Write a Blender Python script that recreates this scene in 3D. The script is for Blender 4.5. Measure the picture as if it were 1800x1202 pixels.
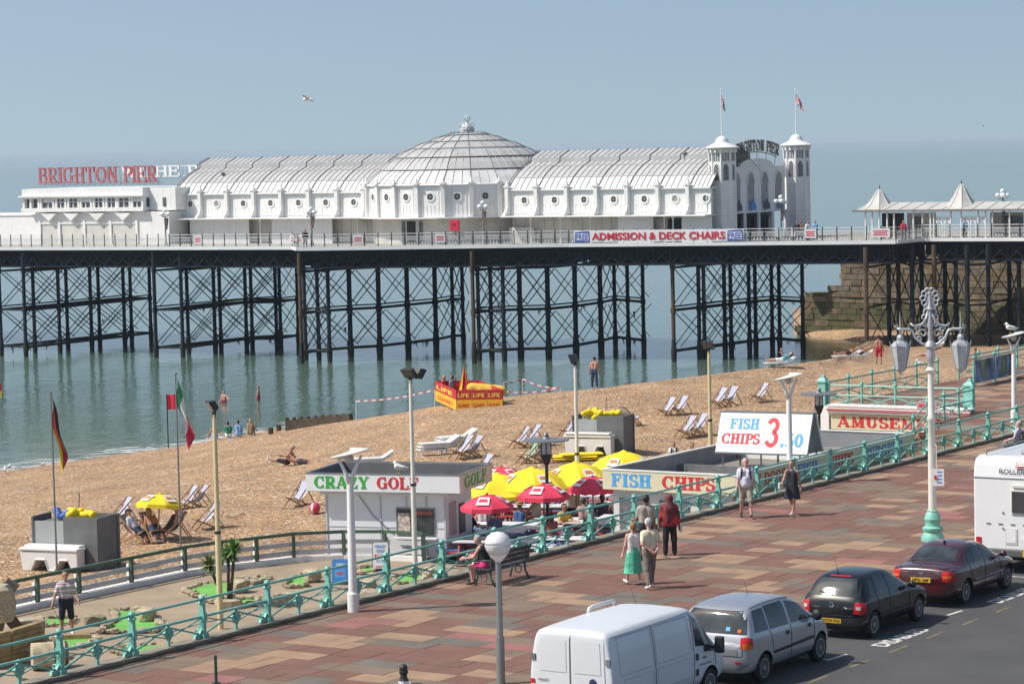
import bpy, bmesh, math, random
import numpy as np
from mathutils import Vector as V, Matrix
random.seed(7); np.random.seed(7)
R = math.radians; PI = math.pi
scene = bpy.context.scene
for o in list(bpy.data.objects): bpy.data.objects.remove(o)
C = scene.collection
# ------------------------------------------------------------------ camera, sky, sun, exposure
HC, F = 11.35, 4900.0                       # eye height above the promenade, focal length in pixels of the 1800 px photo
roll = math.atan(.023); pit = math.atan(342*math.cos(roll)/F)
fw = V((0, math.cos(pit), -math.sin(pit))); r0 = V((1,0,0)); u0 = V((0, math.sin(pit), math.cos(pit)))
rt = r0*math.cos(roll) - u0*math.sin(roll); up = u0*math.cos(roll) + r0*math.sin(roll)
cd = bpy.data.cameras.new('camera'); cam = bpy.data.objects.new('camera', cd); C.objects.link(cam)
cd.sensor_width = 36; cd.lens = 36*F/1800; cd.clip_start = 1; cd.clip_end = 60000
cam.matrix_world = Matrix(((rt.x,up.x,-fw.x,0),(rt.y,up.y,-fw.y,0),(rt.z,up.z,-fw.z,HC),(0,0,0,1)))
scene.camera = cam
SUN_EL, SUN_STR, SKY_STR = R(51), 3.7, .13
world = bpy.data.worlds.new('World'); scene.world = world; world.use_nodes = True
wn = world.node_tree.nodes; wl = world.node_tree.links
bg = wn['Background']; bg.inputs[1].default_value = SKY_STR
sky = wn.new('ShaderNodeTexSky'); sky.sky_type = 'NISHITA'; sky.sun_disc = False
sky.sun_elevation = SUN_EL; sky.sun_rotation = R(-90)
sky.air_density = 1.0; sky.dust_density = 1.6; sky.ozone_density = 3.0; sky.altitude = 0
tint = wn.new('ShaderNodeMix'); tint.data_type = 'RGBA'; tint.blend_type = 'MULTIPLY'; tint.inputs[0].default_value = 1
tint.inputs[7].default_value = (.925,.85,.755,1)
tcw = wn.new('ShaderNodeTexCoord'); sx = wn.new('ShaderNodeSeparateXYZ'); cx = wn.new('ShaderNodeCombineXYZ'); mm = wn.new('ShaderNodeMath'); mm.operation = 'MULTIPLY_ADD'
mm.inputs[1].default_value = .84; mm.inputs[2].default_value = .13       # hazy air: the whole sky keeps the colour it has a little above the horizon
wl.new(tcw.outputs['Generated'], sx.inputs[0]); wl.new(sx.outputs[0], cx.inputs[0]); wl.new(sx.outputs[1], cx.inputs[1]); wl.new(sx.outputs[2], mm.inputs[0]); wl.new(mm.outputs[0], cx.inputs[2]); wl.new(cx.outputs[0], sky.inputs[0])
wl.new(sky.outputs[0], tint.inputs[6]); wl.new(tint.outputs[2], bg.inputs[0])
sd = bpy.data.lights.new('sun','SUN'); sd.energy = SUN_STR; sd.angle = R(.53); sd.color = (1,.95,.87)
sun = bpy.data.objects.new('sun', sd); C.objects.link(sun)
sdir = V((math.cos(SUN_EL)*.998, math.cos(SUN_EL)*.19, -math.sin(SUN_EL)))
sun.rotation_euler = sdir.to_track_quat('-Z','Y').to_euler(); sun.location = (-40,40,60)
vs = scene.view_settings; vs.view_transform = 'Standard'; vs.look = 'None'; vs.gamma = 1; vs.exposure = 0.36; vs.use_curve_mapping = False
scene.cycles.max_bounces = 6; scene.cycles.volume_bounces = 0; scene.cycles.transparent_max_bounces = 12
# ------------------------------------------------------------------ pixel rays to places on known surfaces
def ray(px, py): return fw + rt*((px-900)/F) + up*((601-py)/F)
def atz(px, py, z):
    d = ray(px,py); return V((0,0,HC)) + d*((z-HC)/d.z)
def aty(px, py, Y):
    d = ray(px,py); return V((0,0,HC)) + d*(Y/d.y)
def onplane(px, py, p, nrm):
    d = ray(px,py); o = V((0,0,HC)); return o + d*((V(p)-o).dot(nrm)/d.dot(nrm))
AX = math.atan2(.8415,.540)
U = V((math.cos(AX), math.sin(AX), 0)); N = V((U.y, -U.x, 0)); Z = V((0,0,1))
A0 = V((-9.67,60.58,0))
def SW(s, w, z=0): return A0 + U*s + N*w + Z*z          # s along the promenade, w towards the road
def sw_of(p): q = V(p)-A0; return q.dot(U), q.dot(N)
def railx(px, w=0.):                                     # s where the vertical line w shows at pixel column px (z=0)
    k = (px-900)/F; q = A0+N*w
    lo, hi = -60., 400.
    for _ in range(50):
        m = (lo+hi)/2; p = q+U*m; v = p-V((0,0,HC))
        x = v.dot(rt)/v.dot(fw)
        if x < k: lo = m
        else: hi = m
    return lo
# ------------------------------------------------------------------ objects
ORIG = {}
def thing(name, label, cat, loc=(0,0,0), rotz=0, group=None, local=False):
    o = bpy.data.objects.new(name, None); C.objects.link(o); o.empty_display_size = .2
    o.location = loc; o.rotation_euler = (0,0,rotz); o['label'] = label; o['category'] = cat
    if group: o['group'] = group
    ORIG[o] = V((0,0,0)) if local else V(loc)
    return o
def tag(o, label, cat, group=None):
    o['label'] = label; o['category'] = cat
    if group: o['group'] = group
    return o
def struct(o): o['kind'] = 'structure'; return o
def stuff(o): o['kind'] = 'stuff'; return o
def kids(o): return list(o.children)
def copy_tree(o, parent=None):
    c = o.copy(); C.objects.link(c)
    if parent is not None: c.parent = parent
    for ch in kids(o): copy_tree(ch, c)
    return c
def dup(o, loc, rotz=0, label=None, scale=None):
    c = copy_tree(o); c.location = loc; c.rotation_euler = (0,0,rotz)
    if label: c['label'] = label
    if scale: c.scale = (scale,)*3 if not hasattr(scale,'__len__') else scale
    return c
def inst(name, mesh, parent, loc=(0,0,0), rot=(0,0,0), scale=(1,1,1)):    # another object on the same mesh
    o = bpy.data.objects.new(name, mesh); C.objects.link(o); o.parent = parent
    o.location = loc; o.rotation_euler = rot; o.scale = scale; ORIG[o] = ORIG.get(parent, V()); return o
def basis(d, hint=None):
    d = V(d).normalized(); h = V(hint) if hint is not None else (V((0,0,1)) if abs(d.z) < .95 else V((1,0,0)))
    a = d.cross(h).normalized(); b = a.cross(d).normalized(); return a, b, d
class MB:
    def __init__(s): s.v = []; s.f = []; s.m = []; s.mi = 0
    def add(s, vs, fs):
        o = len(s.v); s.v += [tuple(p) for p in vs]; s.f += [tuple(i+o for i in f) for f in fs]; s.m += [s.mi]*len(fs); return s
    def ob(s, c, ex, ey, ez):                            # oriented box, half-extent vectors
        c = V(c); ex = V(ex); ey = V(ey); ez = V(ez)
        if ex.cross(ey).dot(ez) < 0: ex = -ex
        q = [c+ex*i+ey*j+ez*k for k in (-1,1) for j in (-1,1) for i in (-1,1)]
        return s.add(q, [(0,2,3,1),(4,5,7,6),(0,1,5,4),(2,6,7,3),(0,4,6,2),(1,3,7,5)])
    def box(s, c, d, rz=0):
        ca, sa = math.cos(rz), math.sin(rz)
        return s.ob(c, (ca*d[0]/2, sa*d[0]/2, 0), (-sa*d[1]/2, ca*d[1]/2, 0), (0,0,d[2]/2))
    def bar(s, a, b, r, r1=None, n=6, caps=True):
        a = V(a); b = V(b); r1 = r if r1 is None else r1; x, y, _ = basis(b-a)
        q = []
        for p, rr in ((a,r),(b,r1)):
            for k in range(n):
                t = 2*PI*k/n; q.append(p + x*rr*math.cos(t) + y*rr*math.sin(t))
        fs = [(k,n+k,n+(k+1)%n,(k+1)%n) for k in range(n)]
        if caps: fs += [tuple(range(n)), tuple(range(2*n-1,n-1,-1))]
        return s.add(q, fs)
    def sq(s, a, b, w, h, hint=None):                    # rectangular bar: w sideways, h along hint
        a = V(a); b = V(b); x, y, d = basis(b-a, hint); return s.ob((a+b)/2, x*w/2, y*h/2, (b-a)/2)
    def loft(s, rings, close=True, capa=False, capb=False):
        n = len(rings[0]); q = [p for r in rings for p in r]; fs = []
        for i in range(len(rings)-1):
            for k in range(n if close else n-1):
                k2 = (k+1)%n; fs.append((i*n+k, i*n+k2, (i+1)*n+k2, (i+1)*n+k))
        if capa: fs.append(tuple(range(n-1,-1,-1)))
        if capb: fs.append(tuple((len(rings)-1)*n+k for k in range(n)))
        return s.add(q, fs)
    def lathe(s, c, prof, n=12, ax=None, sx=1, a0=0):
        c = V(c); x, y, d = (V((1,0,0)),V((0,1,0)),Z) if ax is None else basis(ax)
        rings = [[c + x*(r*sx*math.cos(2*PI*k/n+a0)) + y*(r*math.sin(2*PI*k/n+a0)) + d*z for k in range(n)] for r, z in prof]
        return s.loft(rings, True, prof[0][0] > 1e-6, prof[-1][0] > 1e-6)
    def ball(s, c, r, n=10, m=6, sc=(1,1,1)):
        c = V(c); rings = []
        for i in range(m+1):
            t = -PI/2 + PI*i/m; rr = max(math.cos(t),1e-4)
            rings.append([c+V((r*sc[0]*rr*math.cos(2*PI*k/n), r*sc[1]*rr*math.sin(2*PI*k/n), r*sc[2]*math.sin(t))) for k in range(n)])
        return s.loft(rings)
    def tube(s, path, r, n=6, closed=False):
        path = [V(p) for p in path]; rings = []; prev = None
        m = len(path)
        for i, p in enumerate(path):
            d = (path[min(i+1,m-1)]-path[max(i-1,0)]).normalized()
            if prev is None: x, y, _ = basis(d)
            else:
                y = (prev - d*prev.dot(d)).normalized(); x = d.cross(y)
            prev = y; rr = r[i] if hasattr(r,'__len__') else r
            rings.append([p + x*rr*math.cos(2*PI*k/n) + y*rr*math.sin(2*PI*k/n) for k in range(n)])
        return s.loft(rings, True, True, True)
    def prism(s, pts, o, ex, ey, ez):                    # polygon in the ex/ey plane at o, thickness vector ez
        o = V(o); ex = V(ex); ey = V(ey); ez = V(ez); n = len(pts)
        a = [o+ex*x+ey*y for x, y in pts]; b = [p+ez for p in a]
        return s.add(a+b, [tuple(range(n-1,-1,-1)), tuple(range(n,2*n))] + [(k,(k+1)%n,n+(k+1)%n,n+k) for k in range(n)])
    def poly(s, pts): return s.add(pts, [tuple(range(len(pts)))])
    def build(s, name, mat, parent=None, smooth=False, bev=0, sub=0):
        me = bpy.data.meshes.new(name)
        og = ORIG.get(parent, V()) if parent is not None else V()
        me.from_pydata([(p[0]-og[0], p[1]-og[1], p[2]-og[2]) for p in s.v], [], s.f)
        for mm in (mat if isinstance(mat,(list,tuple)) else [mat]): me.materials.append(mm)
        if any(s.m): me.polygons.foreach_set('material_index', s.m)
        bm = bmesh.new(); bm.from_mesh(me); bmesh.ops.recalc_face_normals(bm, faces=bm.faces); bm.to_mesh(me); bm.free()
        if smooth: me.polygons.foreach_set('use_smooth', [True]*len(me.polygons)); 
        if smooth == 2:
            try: me.set_sharp_from_angle(angle=R(40))
            except Exception: pass
        me.update()
        o = bpy.data.objects.new(name, me); C.objects.link(o)
        if parent is not None: o.parent = parent; ORIG[o] = og
        if bev:
            b = o.modifiers.new('bevel','BEVEL'); b.width = bev; b.segments = 2; b.limit_method = 'ANGLE'
        if sub:
            b = o.modifiers.new('sub','SUBSURF'); b.levels = sub; b.render_levels = sub
        return o
# ------------------------------------------------------------------ materials
MATS = {}
def mat(name, col, rough=.6, metal=0, var=.12, sc=3., bump=0, bsc=40., stain=0, coat=0, spec=.5, dirt=(.12,.1,.08), detail=4, streak=0):
    if name in MATS: return MATS[name]
    m = bpy.data.materials.new(name); m.use_nodes = True; nt = m.node_tree; nd = nt.nodes; ln = nt.links
    b = nd['Principled BSDF']; b.inputs['Roughness'].default_value = rough; b.inputs['Metallic'].default_value = metal
    b.inputs['Specular IOR Level'].default_value = spec
    if coat: b.inputs['Coat Weight'].default_value = coat; b.inputs['Coat Roughness'].default_value = .04
    tc = nd.new('ShaderNodeTexCoord'); out = None
    if var:
        nz = nd.new('ShaderNodeTexNoise'); nz.inputs['Scale'].default_value = sc; nz.inputs['Detail'].default_value = detail
        ln.new(tc.outputs['Object'], nz.inputs['Vector'])
        mr = nd.new('ShaderNodeMapRange'); mr.inputs[1].default_value = .3; mr.inputs[2].default_value = .7
        mr.inputs[3].default_value = 1-var; mr.inputs[4].default_value = 1+var; ln.new(nz.outputs[0], mr.inputs[0])
        mx = nd.new('ShaderNodeMix'); mx.data_type = 'RGBA'; mx.blend_type = 'MULTIPLY'; mx.inputs[0].default_value = 1
        mx.inputs[6].default_value = (*col,1); ln.new(mr.outputs[0], mx.inputs[7]); out = mx.outputs[2]
        if stain:
            n2 = nd.new('ShaderNodeTexNoise'); n2.inputs['Scale'].default_value = sc*.37; n2.inputs['Detail'].default_value = 8; n2.inputs['Roughness'].default_value = .7
            ln.new(tc.outputs['Object'], n2.inputs['Vector'])
            m2 = nd.new('ShaderNodeMapRange'); m2.inputs[1].default_value = .52; m2.inputs[2].default_value = .75; m2.inputs[4].default_value = stain
            ln.new(n2.outputs[0], m2.inputs[0])
            m3 = nd.new('ShaderNodeMix'); m3.data_type = 'RGBA'; m3.inputs[7].default_value = (*dirt,1)
            ln.new(m2.outputs[0], m3.inputs[0]); ln.new(out, m3.inputs[6]); out = m3.outputs[2]
        if streak:                                        # rain streaks running down
            mp = nd.new('ShaderNodeMapping'); mp.inputs['Scale'].default_value = (5,5,.22); ln.new(tc.outputs['Object'], mp.inputs[0])
            n4 = nd.new('ShaderNodeTexNoise'); n4.inputs['Scale'].default_value = 1; n4.inputs['Detail'].default_value = 5; ln.new(mp.outputs[0], n4.inputs['Vector'])
            m4 = nd.new('ShaderNodeMapRange'); m4.inputs[1].default_value = .55; m4.inputs[2].default_value = .78; m4.inputs[4].default_value = streak; ln.new(n4.outputs[0], m4.inputs[0])
            m5 = nd.new('ShaderNodeMix'); m5.data_type = 'RGBA'; m5.inputs[7].default_value = (.36,.30,.23,1); ln.new(m4.outputs[0], m5.inputs[0]); ln.new(out, m5.inputs[6]); out = m5.outputs[2]
        ln.new(out, b.inputs['Base Color'])
    else: b.inputs['Base Color'].default_value = (*col,1)
    if bump:
        n3 = nd.new('ShaderNodeTexNoise'); n3.inputs['Scale'].default_value = bsc; n3.inputs['Detail'].default_value = 3
        ln.new(tc.outputs['Object'], n3.inputs['Vector'])
        bp = nd.new('ShaderNodeBump'); bp.inputs['Strength'].default_value = bump; bp.inputs['Distance'].default_value = .02
        ln.new(n3.outputs[0], bp.inputs['Height']); ln.new(bp.outputs[0], b.inputs['Normal'])
    MATS[name] = m; return m
def srgb(r, g, b):
    f = lambda c: (c/255/12.92 if c <= 10 else ((c/255+.055)/1.055)**2.4)
    return (f(r), f(g), f(b))
def mglass(name, col=(.02,.025,.03), rough=.05): return mat(name, col, rough, var=0, spec=.6)
white = mat('white_paint', (.80,.80,.78), .5, var=.05, sc=.8, stain=.22, dirt=(.42,.40,.36), streak=.35)
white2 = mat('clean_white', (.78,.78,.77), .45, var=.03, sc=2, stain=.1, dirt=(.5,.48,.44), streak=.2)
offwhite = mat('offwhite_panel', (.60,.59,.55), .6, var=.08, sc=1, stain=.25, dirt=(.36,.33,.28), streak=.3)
cream = mat('cream_paint', (.66,.62,.45), .5, var=.06, sc=2, stain=.15, dirt=(.4,.33,.22))
turq = mat('turquoise_paint', (.175,.475,.40), .45, var=.15, sc=4, stain=.3, dirt=(.09,.22,.18))
turq2 = mat('turquoise_pale', (.23,.53,.46), .5, var=.15, sc=3, stain=.25, dirt=(.12,.26,.2))
dkiron = mat('dark_iron', (.007,.012,.020), .7, spec=.2, var=.4, sc=.9, stain=.3, dirt=(.04,.035,.03))
blackm = mat('black_metal', (.02,.02,.022), .5, var=.2)
greym = mat('grey_metal', (.20,.21,.22), .45, metal=.3, var=.12, stain=.2)
rubber = mat('rubber', (.015,.015,.016), .75, var=.2, sc=9)
wood = mat('pale_wood', (.42,.25,.12), .6, var=.25, sc=8)
dkwood = mat('dark_wood', (.07,.05,.035), .8, var=.35, sc=3, bump=.3, bsc=12)
stone = mat('rock', (.36,.30,.21), .9, var=.35, sc=5, bump=.6, bsc=18, stain=.5, dirt=(.16,.14,.08))
red = mat('red_paint', (.62,.03,.045), .5, var=.08)
blue = mat('blue_paint', (.06,.24,.62), .5, var=.06)
skyblue = mat('light_blue_paint', (.08,.36,.72), .5, var=.06)
green = mat('green_paint', (.04,.40,.05), .5, var=.06)
yellow = mat('yellow_cloth', (.84,.64,.02), .75, var=.08, sc=2)
redcl = mat('red_cloth', (.72,.045,.10), .75, var=.1, sc=2)
orange = mat('orange_cloth', (.78,.30,.02), .75, var=.08, sc=2)
# ------------------------------------------------------------------ lettering (own stroke letters with slabs, and the built-in sans)
def _arc(cx, cy, rx, ry, a0, a1, w, w2=None, n=14):
    """thick elliptic arc as quads; w at the sides (vertical parts), w2 at top and bottom"""
    w2 = w if w2 is None else w2; q = []
    for i in range(n+1):
        a = R(a0+(a1-a0)*i/n); c, s = math.cos(a), math.sin(a); h = (w*c*c + w2*s*s)/2
        nx, ny = c/rx, s/ry; l = math.hypot(nx,ny); nx, ny = nx/l, ny/l
        q.append(((cx+rx*c+nx*h, cy+ry*s+ny*h), (cx+rx*c-nx*h, cy+ry*s-ny*h)))
    return [[q[i][0], q[i+1][0], q[i+1][1], q[i][1]] for i in range(n)]
def _seg(x0, y0, x1, y1, w):
    l = math.hypot(x1-x0,y1-y0); nx, ny = -(y1-y0)/l*w/2, (x1-x0)/l*w/2
    return [[(x0+nx,y0+ny),(x1+nx,y1+ny),(x1-nx,y1-ny),(x0-nx,y0-ny)]]
def glyph(ch, T=.22, t=.10, slab=.09):
    ry = .5-t/2
    def st(x, y0=0, y1=1, b=True, tp=True):
        g = _seg(x,y0,x,y1,T)
        if slab:
            if b: g += _seg(x-T/2-slab,y0+t/2,x+T/2+slab,y0+t/2,t)
            if tp: g += _seg(x-T/2-slab,y1-t/2,x+T/2+slab,y1-t/2,t)
        return g
    x = T/2+slab; sl = slab
    def foot(cx, y): return _seg(cx-T/2-slab,y,cx+T/2+slab,y,t) if slab else []
    def tick(cx, y0, y1): return _seg(cx,y0,cx,y1,t) if slab else []
    if ch == 'I': return st(x), 2*x
    if ch == 'L': return st(x)+_seg(x,t/2,.72+sl,t/2,t)+tick(.72+sl-t/2,0,.34), .74+sl
    if ch in 'EF':
        g = st(x)+_seg(x,1-t/2,.68+sl,1-t/2,t)+tick(.68+sl-t/2,.68,1)+_seg(x,.53,.52+sl,.53,t)+tick(.52+sl-t/2,.38,.68)
        if ch == 'E': g += _seg(x,t/2,.72+sl,t/2,t)+tick(.72+sl-t/2,0,.34)
        return g, .74+sl
    if ch == 'H': return st(x)+st(x+.5)+_seg(x,.52,x+.5,.52,t), 2*x+.5
    if ch == 'N': return _seg(x-.02,0,x-.02,1,t)+foot(x,t/2)+_seg(x,.97,x+.5,.03,T)+_seg(x+.52,0,x+.52,1,t)+foot(x+.52,1-t/2), 2*x+.52
    if ch == 'M': return _seg(x-.02,0,x-.02,1,t)+foot(x,t/2)+_seg(x+.02,.95,x+.32,.1,T*.8)+_seg(x+.32,.1,x+.6,.95,t)+st(x+.66), 2*x+.66
    if ch == 'U': return _seg(x,.35,x,1,T)+foot(x,1-t/2)+_seg(x+.5,.35,x+.5,1,t)+foot(x+.5,1-t/2)+_arc(x+.25,.36,.25,.31,180,360,T,t), 2*x+.5
    if ch == 'T': return st(.4,tp=False)+_seg(.03,1-t/2,.77,1-t/2,t)+tick(.03+t/2,.68,1)+tick(.77-t/2,.68,1), .8
    if ch in 'PR':
        g = st(x)+_seg(x,1-t/2,x+.25,1-t/2,t)+_seg(x,.46,x+.25,.46,t)+_arc(x+.25,.705,.22,.245,-90,90,T,t)
        if ch == 'R': g += _seg(x+.24,.46,x+.52,.04,T)+_seg(x+.45,t/2,x+.66,t/2,t); return g, x+.68
        return g, x+.48
    if ch == 'B': return st(x)+_seg(x,1-t/2,x+.25,1-t/2,t)+_seg(x,.53,x+.25,.53,t)+_seg(x,t/2,x+.25,t/2,t)+_arc(x+.25,.74,.19,.21,-90,90,T,t)+_arc(x+.25,.29,.24,.24,-90,90,T,t), x+.6
    if ch == 'D': return st(x)+_seg(x,1-t/2,x+.2,1-t/2,t)+_seg(x,t/2,x+.2,t/2,t)+_arc(x+.2,.5,.38,ry,-90,90,T,t), x+.7
    if ch == 'O': return _arc(.46,.5,.34,ry,0,360,T,t,24), .92
    if ch == 'C': return _arc(.46,.5,.34,ry,48,312,T,t,20)+tick(.74,.62,1)+tick(.74,.02,.3), .86
    if ch == 'G': return _arc(.46,.5,.34,ry,48,330,T,t,20)+tick(.74,.64,1)+_seg(.76,.05,.76,.46,T*.9)+_seg(.58,.46,.94,.46,t), .96
    if ch == 'S': return _arc(.38,.73,.24,.22,35,270,T,t,12)+_arc(.38,.27,.26,.22,90,-145,T,t,12)+tick(.6,.68,.98)+tick(.13,.02,.34), .74
    if ch == 'A': return _seg(.12,.03,.46,1,t)+_seg(.44,1,.82,.03,T)+_seg(.25,.33,.68,.33,t)+_seg(.0,t/2,.28,t/2,t)+_seg(.64,t/2,.98,t/2,t), .98
    if ch == 'Z': return _seg(.08,1-t/2,.72,1-t/2,t)+_seg(.08,t/2,.74,t/2,t)+_seg(.62,.96,.18,.04,T)+tick(.1,.68,1)+tick(.72,0,.32), .8
    if ch == 'Y': return _seg(.14,.97,.46,.45,T)+_seg(.78,.97,.46,.45,t)+st(.46,0,.5,tp=False)+_seg(.0,1-t/2,.34,1-t/2,t)+_seg(.62,1-t/2,.92,1-t/2,t), .92
    if ch == 'W': return _seg(.1,1,.34,0,T)+_seg(.34,0,.54,.9,t)+_seg(.54,.9,.76,0,T)+_seg(.76,0,.98,1,t)+_seg(0,1-t/2,.28,1-t/2,t)+_seg(.86,1-t/2,1.1,1-t/2,t), 1.1
    if ch == 'K': return st(x)+_seg(x,.4,x+.5,.97,t)+_seg(x+.2,.58,x+.56,.03,T)+foot(x+.5,1-t/2)+foot(x+.56,t/2), 2*x+.56
    if ch == '3': return _arc(.34,.74,.22,.21,160,-90,T,t,12)+_arc(.34,.28,.25,.23,90,-160,T,t,12), .68
    if ch == '5': return _seg(.2,.5,.2,1,t)+_seg(.16,1-t/2,.56,1-t/2,t)+_arc(.32,.31,.24,.26,125,-155,T,t,12), .66
    if ch == '0': return _arc(.34,.5,.22,ry,0,360,T,t,20), .68
    if ch == '.': return _seg(.12,0,.12,T,T), .26
    if ch == '!': return _seg(.14,0,.14,T*.8,T)+_seg(.14,.3,.14,1,T), .3
    return [], .4
def slab_text(txt, **k):
    polys = []; x = 0
    for ch in txt:
        g, w = glyph(ch, **k); polys += [[(a+x,b) for a, b in p] for p in g]; x += w+.06
    return polys, x-.06
def put_slab(mb, txt, o, ex, ey, width=None, off=None, th=.006, **k):
    """letters on a plane: ex along the line, ey = letter height vector, off = thickness vector out of the board"""
    polys, w = slab_text(txt, **k); ex = V(ex).normalized(); ey = V(ey); h = ey.length
    sx = (width/w) if width else h; nrm = ex.cross(ey).normalized()
    o = V(o)
    for i, p in enumerate(polys):
        e = nrm*(th+.0012*(i%3))
        mb.prism(p if True else p, o, ex*sx, ey, e)
    return mb
_tc = {}
def sans(txt, bold=.0):
    k = (txt,bold)
    if k not in _tc:
        cu = bpy.data.curves.new('t','FONT'); cu.body = txt; cu.offset = bold; cu.resolution_u = 3; cu.fill_mode = 'FRONT'
        ob = bpy.data.objects.new('t', cu); me = bpy.data.meshes.new_from_object(ob)
        v = np.array([x.co[:2] for x in me.vertices]) if len(me.vertices) else np.zeros((1,2)); f = [tuple(p.vertices) for p in me.polygons]
        v = v - v.min(0); bpy.data.objects.remove(ob); bpy.data.curves.remove(cu); bpy.data.meshes.remove(me)
        _tc[k] = (v, f, v[:,0].max(), v[:,1].max())
    return _tc[k]
def put_sans(mb, txt, o, ex, ey, width=None, bold=.02, lift=.004):
    v, f, w, h = sans(txt, bold); ex = V(ex).normalized(); ey = V(ey); hh = ey.length
    if h <= 0: return mb
    sx = (width/w) if width else hh/h; nrm = ex.cross(ey).normalized()*lift; o = V(o)
    return mb.add([o+ex*(a*sx)+ey*(b/h)+nrm for a, b in v], f)
# ------------------------------------------------------------------ smooth solid from capsules (people, birds, soft things)
def nets(caps, h, k=.012, extra=None):
    """one continuous surface round all capsules (p0,p1,r0,r1): smooth union sampled on a grid, surface nets"""
    P = np.array([[*c[0],*c[1]] for c in caps], dtype=np.float32); RR = np.array([[c[2],c[3]] for c in caps], dtype=np.float32)
    lo = np.minimum((P[:,:3]-RR[:,:1]),(P[:,3:]-RR[:,1:])).min(0)-2.5*h-.01; hi = np.maximum((P[:,:3]+RR[:,:1]),(P[:,3:]+RR[:,1:])).max(0)+2.5*h+.01
    n = np.ceil((hi-lo)/h).astype(int)+1
    gx, gy, gz = [lo[i]+h*np.arange(n[i], dtype=np.float32) for i in range(3)]
    S = np.zeros(n, dtype=np.float32)
    for (a0,a1,a2,b0,b1,b2),(ra,rb) in zip(P,RR):
        m = max(ra,rb)+7*k+h
        sl = []
        for g, p, q in ((gx,a0,b0),(gy,a1,b1),(gz,a2,b2)):
            i0 = max(0,np.searchsorted(g,min(p,q)-m)-1); i1 = min(len(g),np.searchsorted(g,max(p,q)+m)+1); sl.append(slice(i0,i1))
        X = gx[sl[0]][:,None,None]-a0; Y = gy[sl[1]][None,:,None]-a1; W = gz[sl[2]][None,None,:]-a2
        d0, d1, d2 = b0-a0, b1-a1, b2-a2; L = d0*d0+d1*d1+d2*d2+1e-12
        t = np.clip((X*d0+Y*d1+W*d2)/L,0,1)
        d = np.sqrt((X-t*d0)**2+(Y-t*d1)**2+(W-t*d2)**2)-(ra+t*(rb-ra))
        S[sl[0],sl[1],sl[2]] += np.exp(-np.clip(d/k,-30,30))
    D = -k*np.log(S+1e-9)
    ins = D < 0
    cell = np.zeros(np.array(n)-1, dtype=np.int32)
    for i in (0,1):
        for j in (0,1):
            for l in (0,1): cell += ins[i:n[0]-1+i, j:n[1]-1+j, l:n[2]-1+l]
    act = (cell > 0)&(cell < 8); idx = -np.ones(act.shape, dtype=np.int64); ii = np.argwhere(act); idx[act] = np.arange(len(ii))
    acc = np.zeros((len(ii),3)); cnt = np.zeros(len(ii))
    corners = [(0,0,0),(1,0,0),(0,1,0),(1,1,0),(0,0,1),(1,0,1),(0,1,1),(1,1,1)]
    for a, b in ((0,1),(2,3),(4,5),(6,7),(0,2),(1,3),(4,6),(5,7),(0,4),(1,5),(2,6),(3,7)):
        ca, cb = np.array(corners[a]), np.array(corners[b])
        da = D[tuple((ii+ca).T)]; db = D[tuple((ii+cb).T)]; x = (da < 0) != (db < 0)
        t = np.where(x, da/np.where(np.abs(da-db) < 1e-9, 1, da-db), 0)
        acc += np.where(x[:,None], ca+(cb-ca)*t[:,None], 0); cnt += x
    vert = lo + h*(ii + acc/cnt[:,None])
    fs = []
    for ax in range(3):
        o1, o2 = [(1,2),(2,0),(0,1)][ax]
        s0 = [slice(1,n[i]-1) for i in range(3)]; s0[ax] = slice(0,n[ax]-1); s1 = list(s0); s1[ax] = slice(1,n[ax])
        a = ins[tuple(s0)]; b = ins[tuple(s1)]; e = np.argwhere(a != b)
        if not len(e): continue
        flip = a[tuple(e.T)]; off = np.array([s.start for s in s0]); e = e+off
        e1 = np.zeros(3,int); e1[o1] = 1; e2 = np.zeros(3,int); e2[o2] = 1
        q = np.stack([idx[tuple((e-e1-e2).T)], idx[tuple((e-e2).T)], idx[tuple(e.T)], idx[tuple((e-e1).T)]],1)
        q = np.where(flip[:,None], q, q[:,::-1]); fs.append(q)
    return vert, (np.concatenate(fs) if fs else np.zeros((0,4),int))
def soft(name, caps, h, m, parent, k=.012, dz=0):
    v, f = nets(caps, h, k)
    v = v - np.array(ORIG.get(parent, V()))
    me = bpy.data.meshes.new(name); me.from_pydata(v.tolist(), [], f.tolist()); me.materials.append(m)
    me.polygons.foreach_set('use_smooth', [True]*len(me.polygons)); me.update()
    o = bpy.data.objects.new(name, me); C.objects.link(o)
    if parent is not None: o.parent = parent; ORIG[o] = ORIG.get(parent,V())
    return o, v
# ================================================================== setting: sea, beach, promenade, road
SEA = -7.4; DECK = 2.8
def lin(x, tab):
    for i in range(len(tab)-1):
        if x <= tab[i+1][0] or i == len(tab)-2:
            a, b = tab[i], tab[i+1]; t = (x-a[0])/(b[0]-a[0]); t = min(1,max(0,t)); return a[1]+(b[1]-a[1])*t
def sm(t): t = min(1,max(0,t)); return t*t*(3-2*t)
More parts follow.
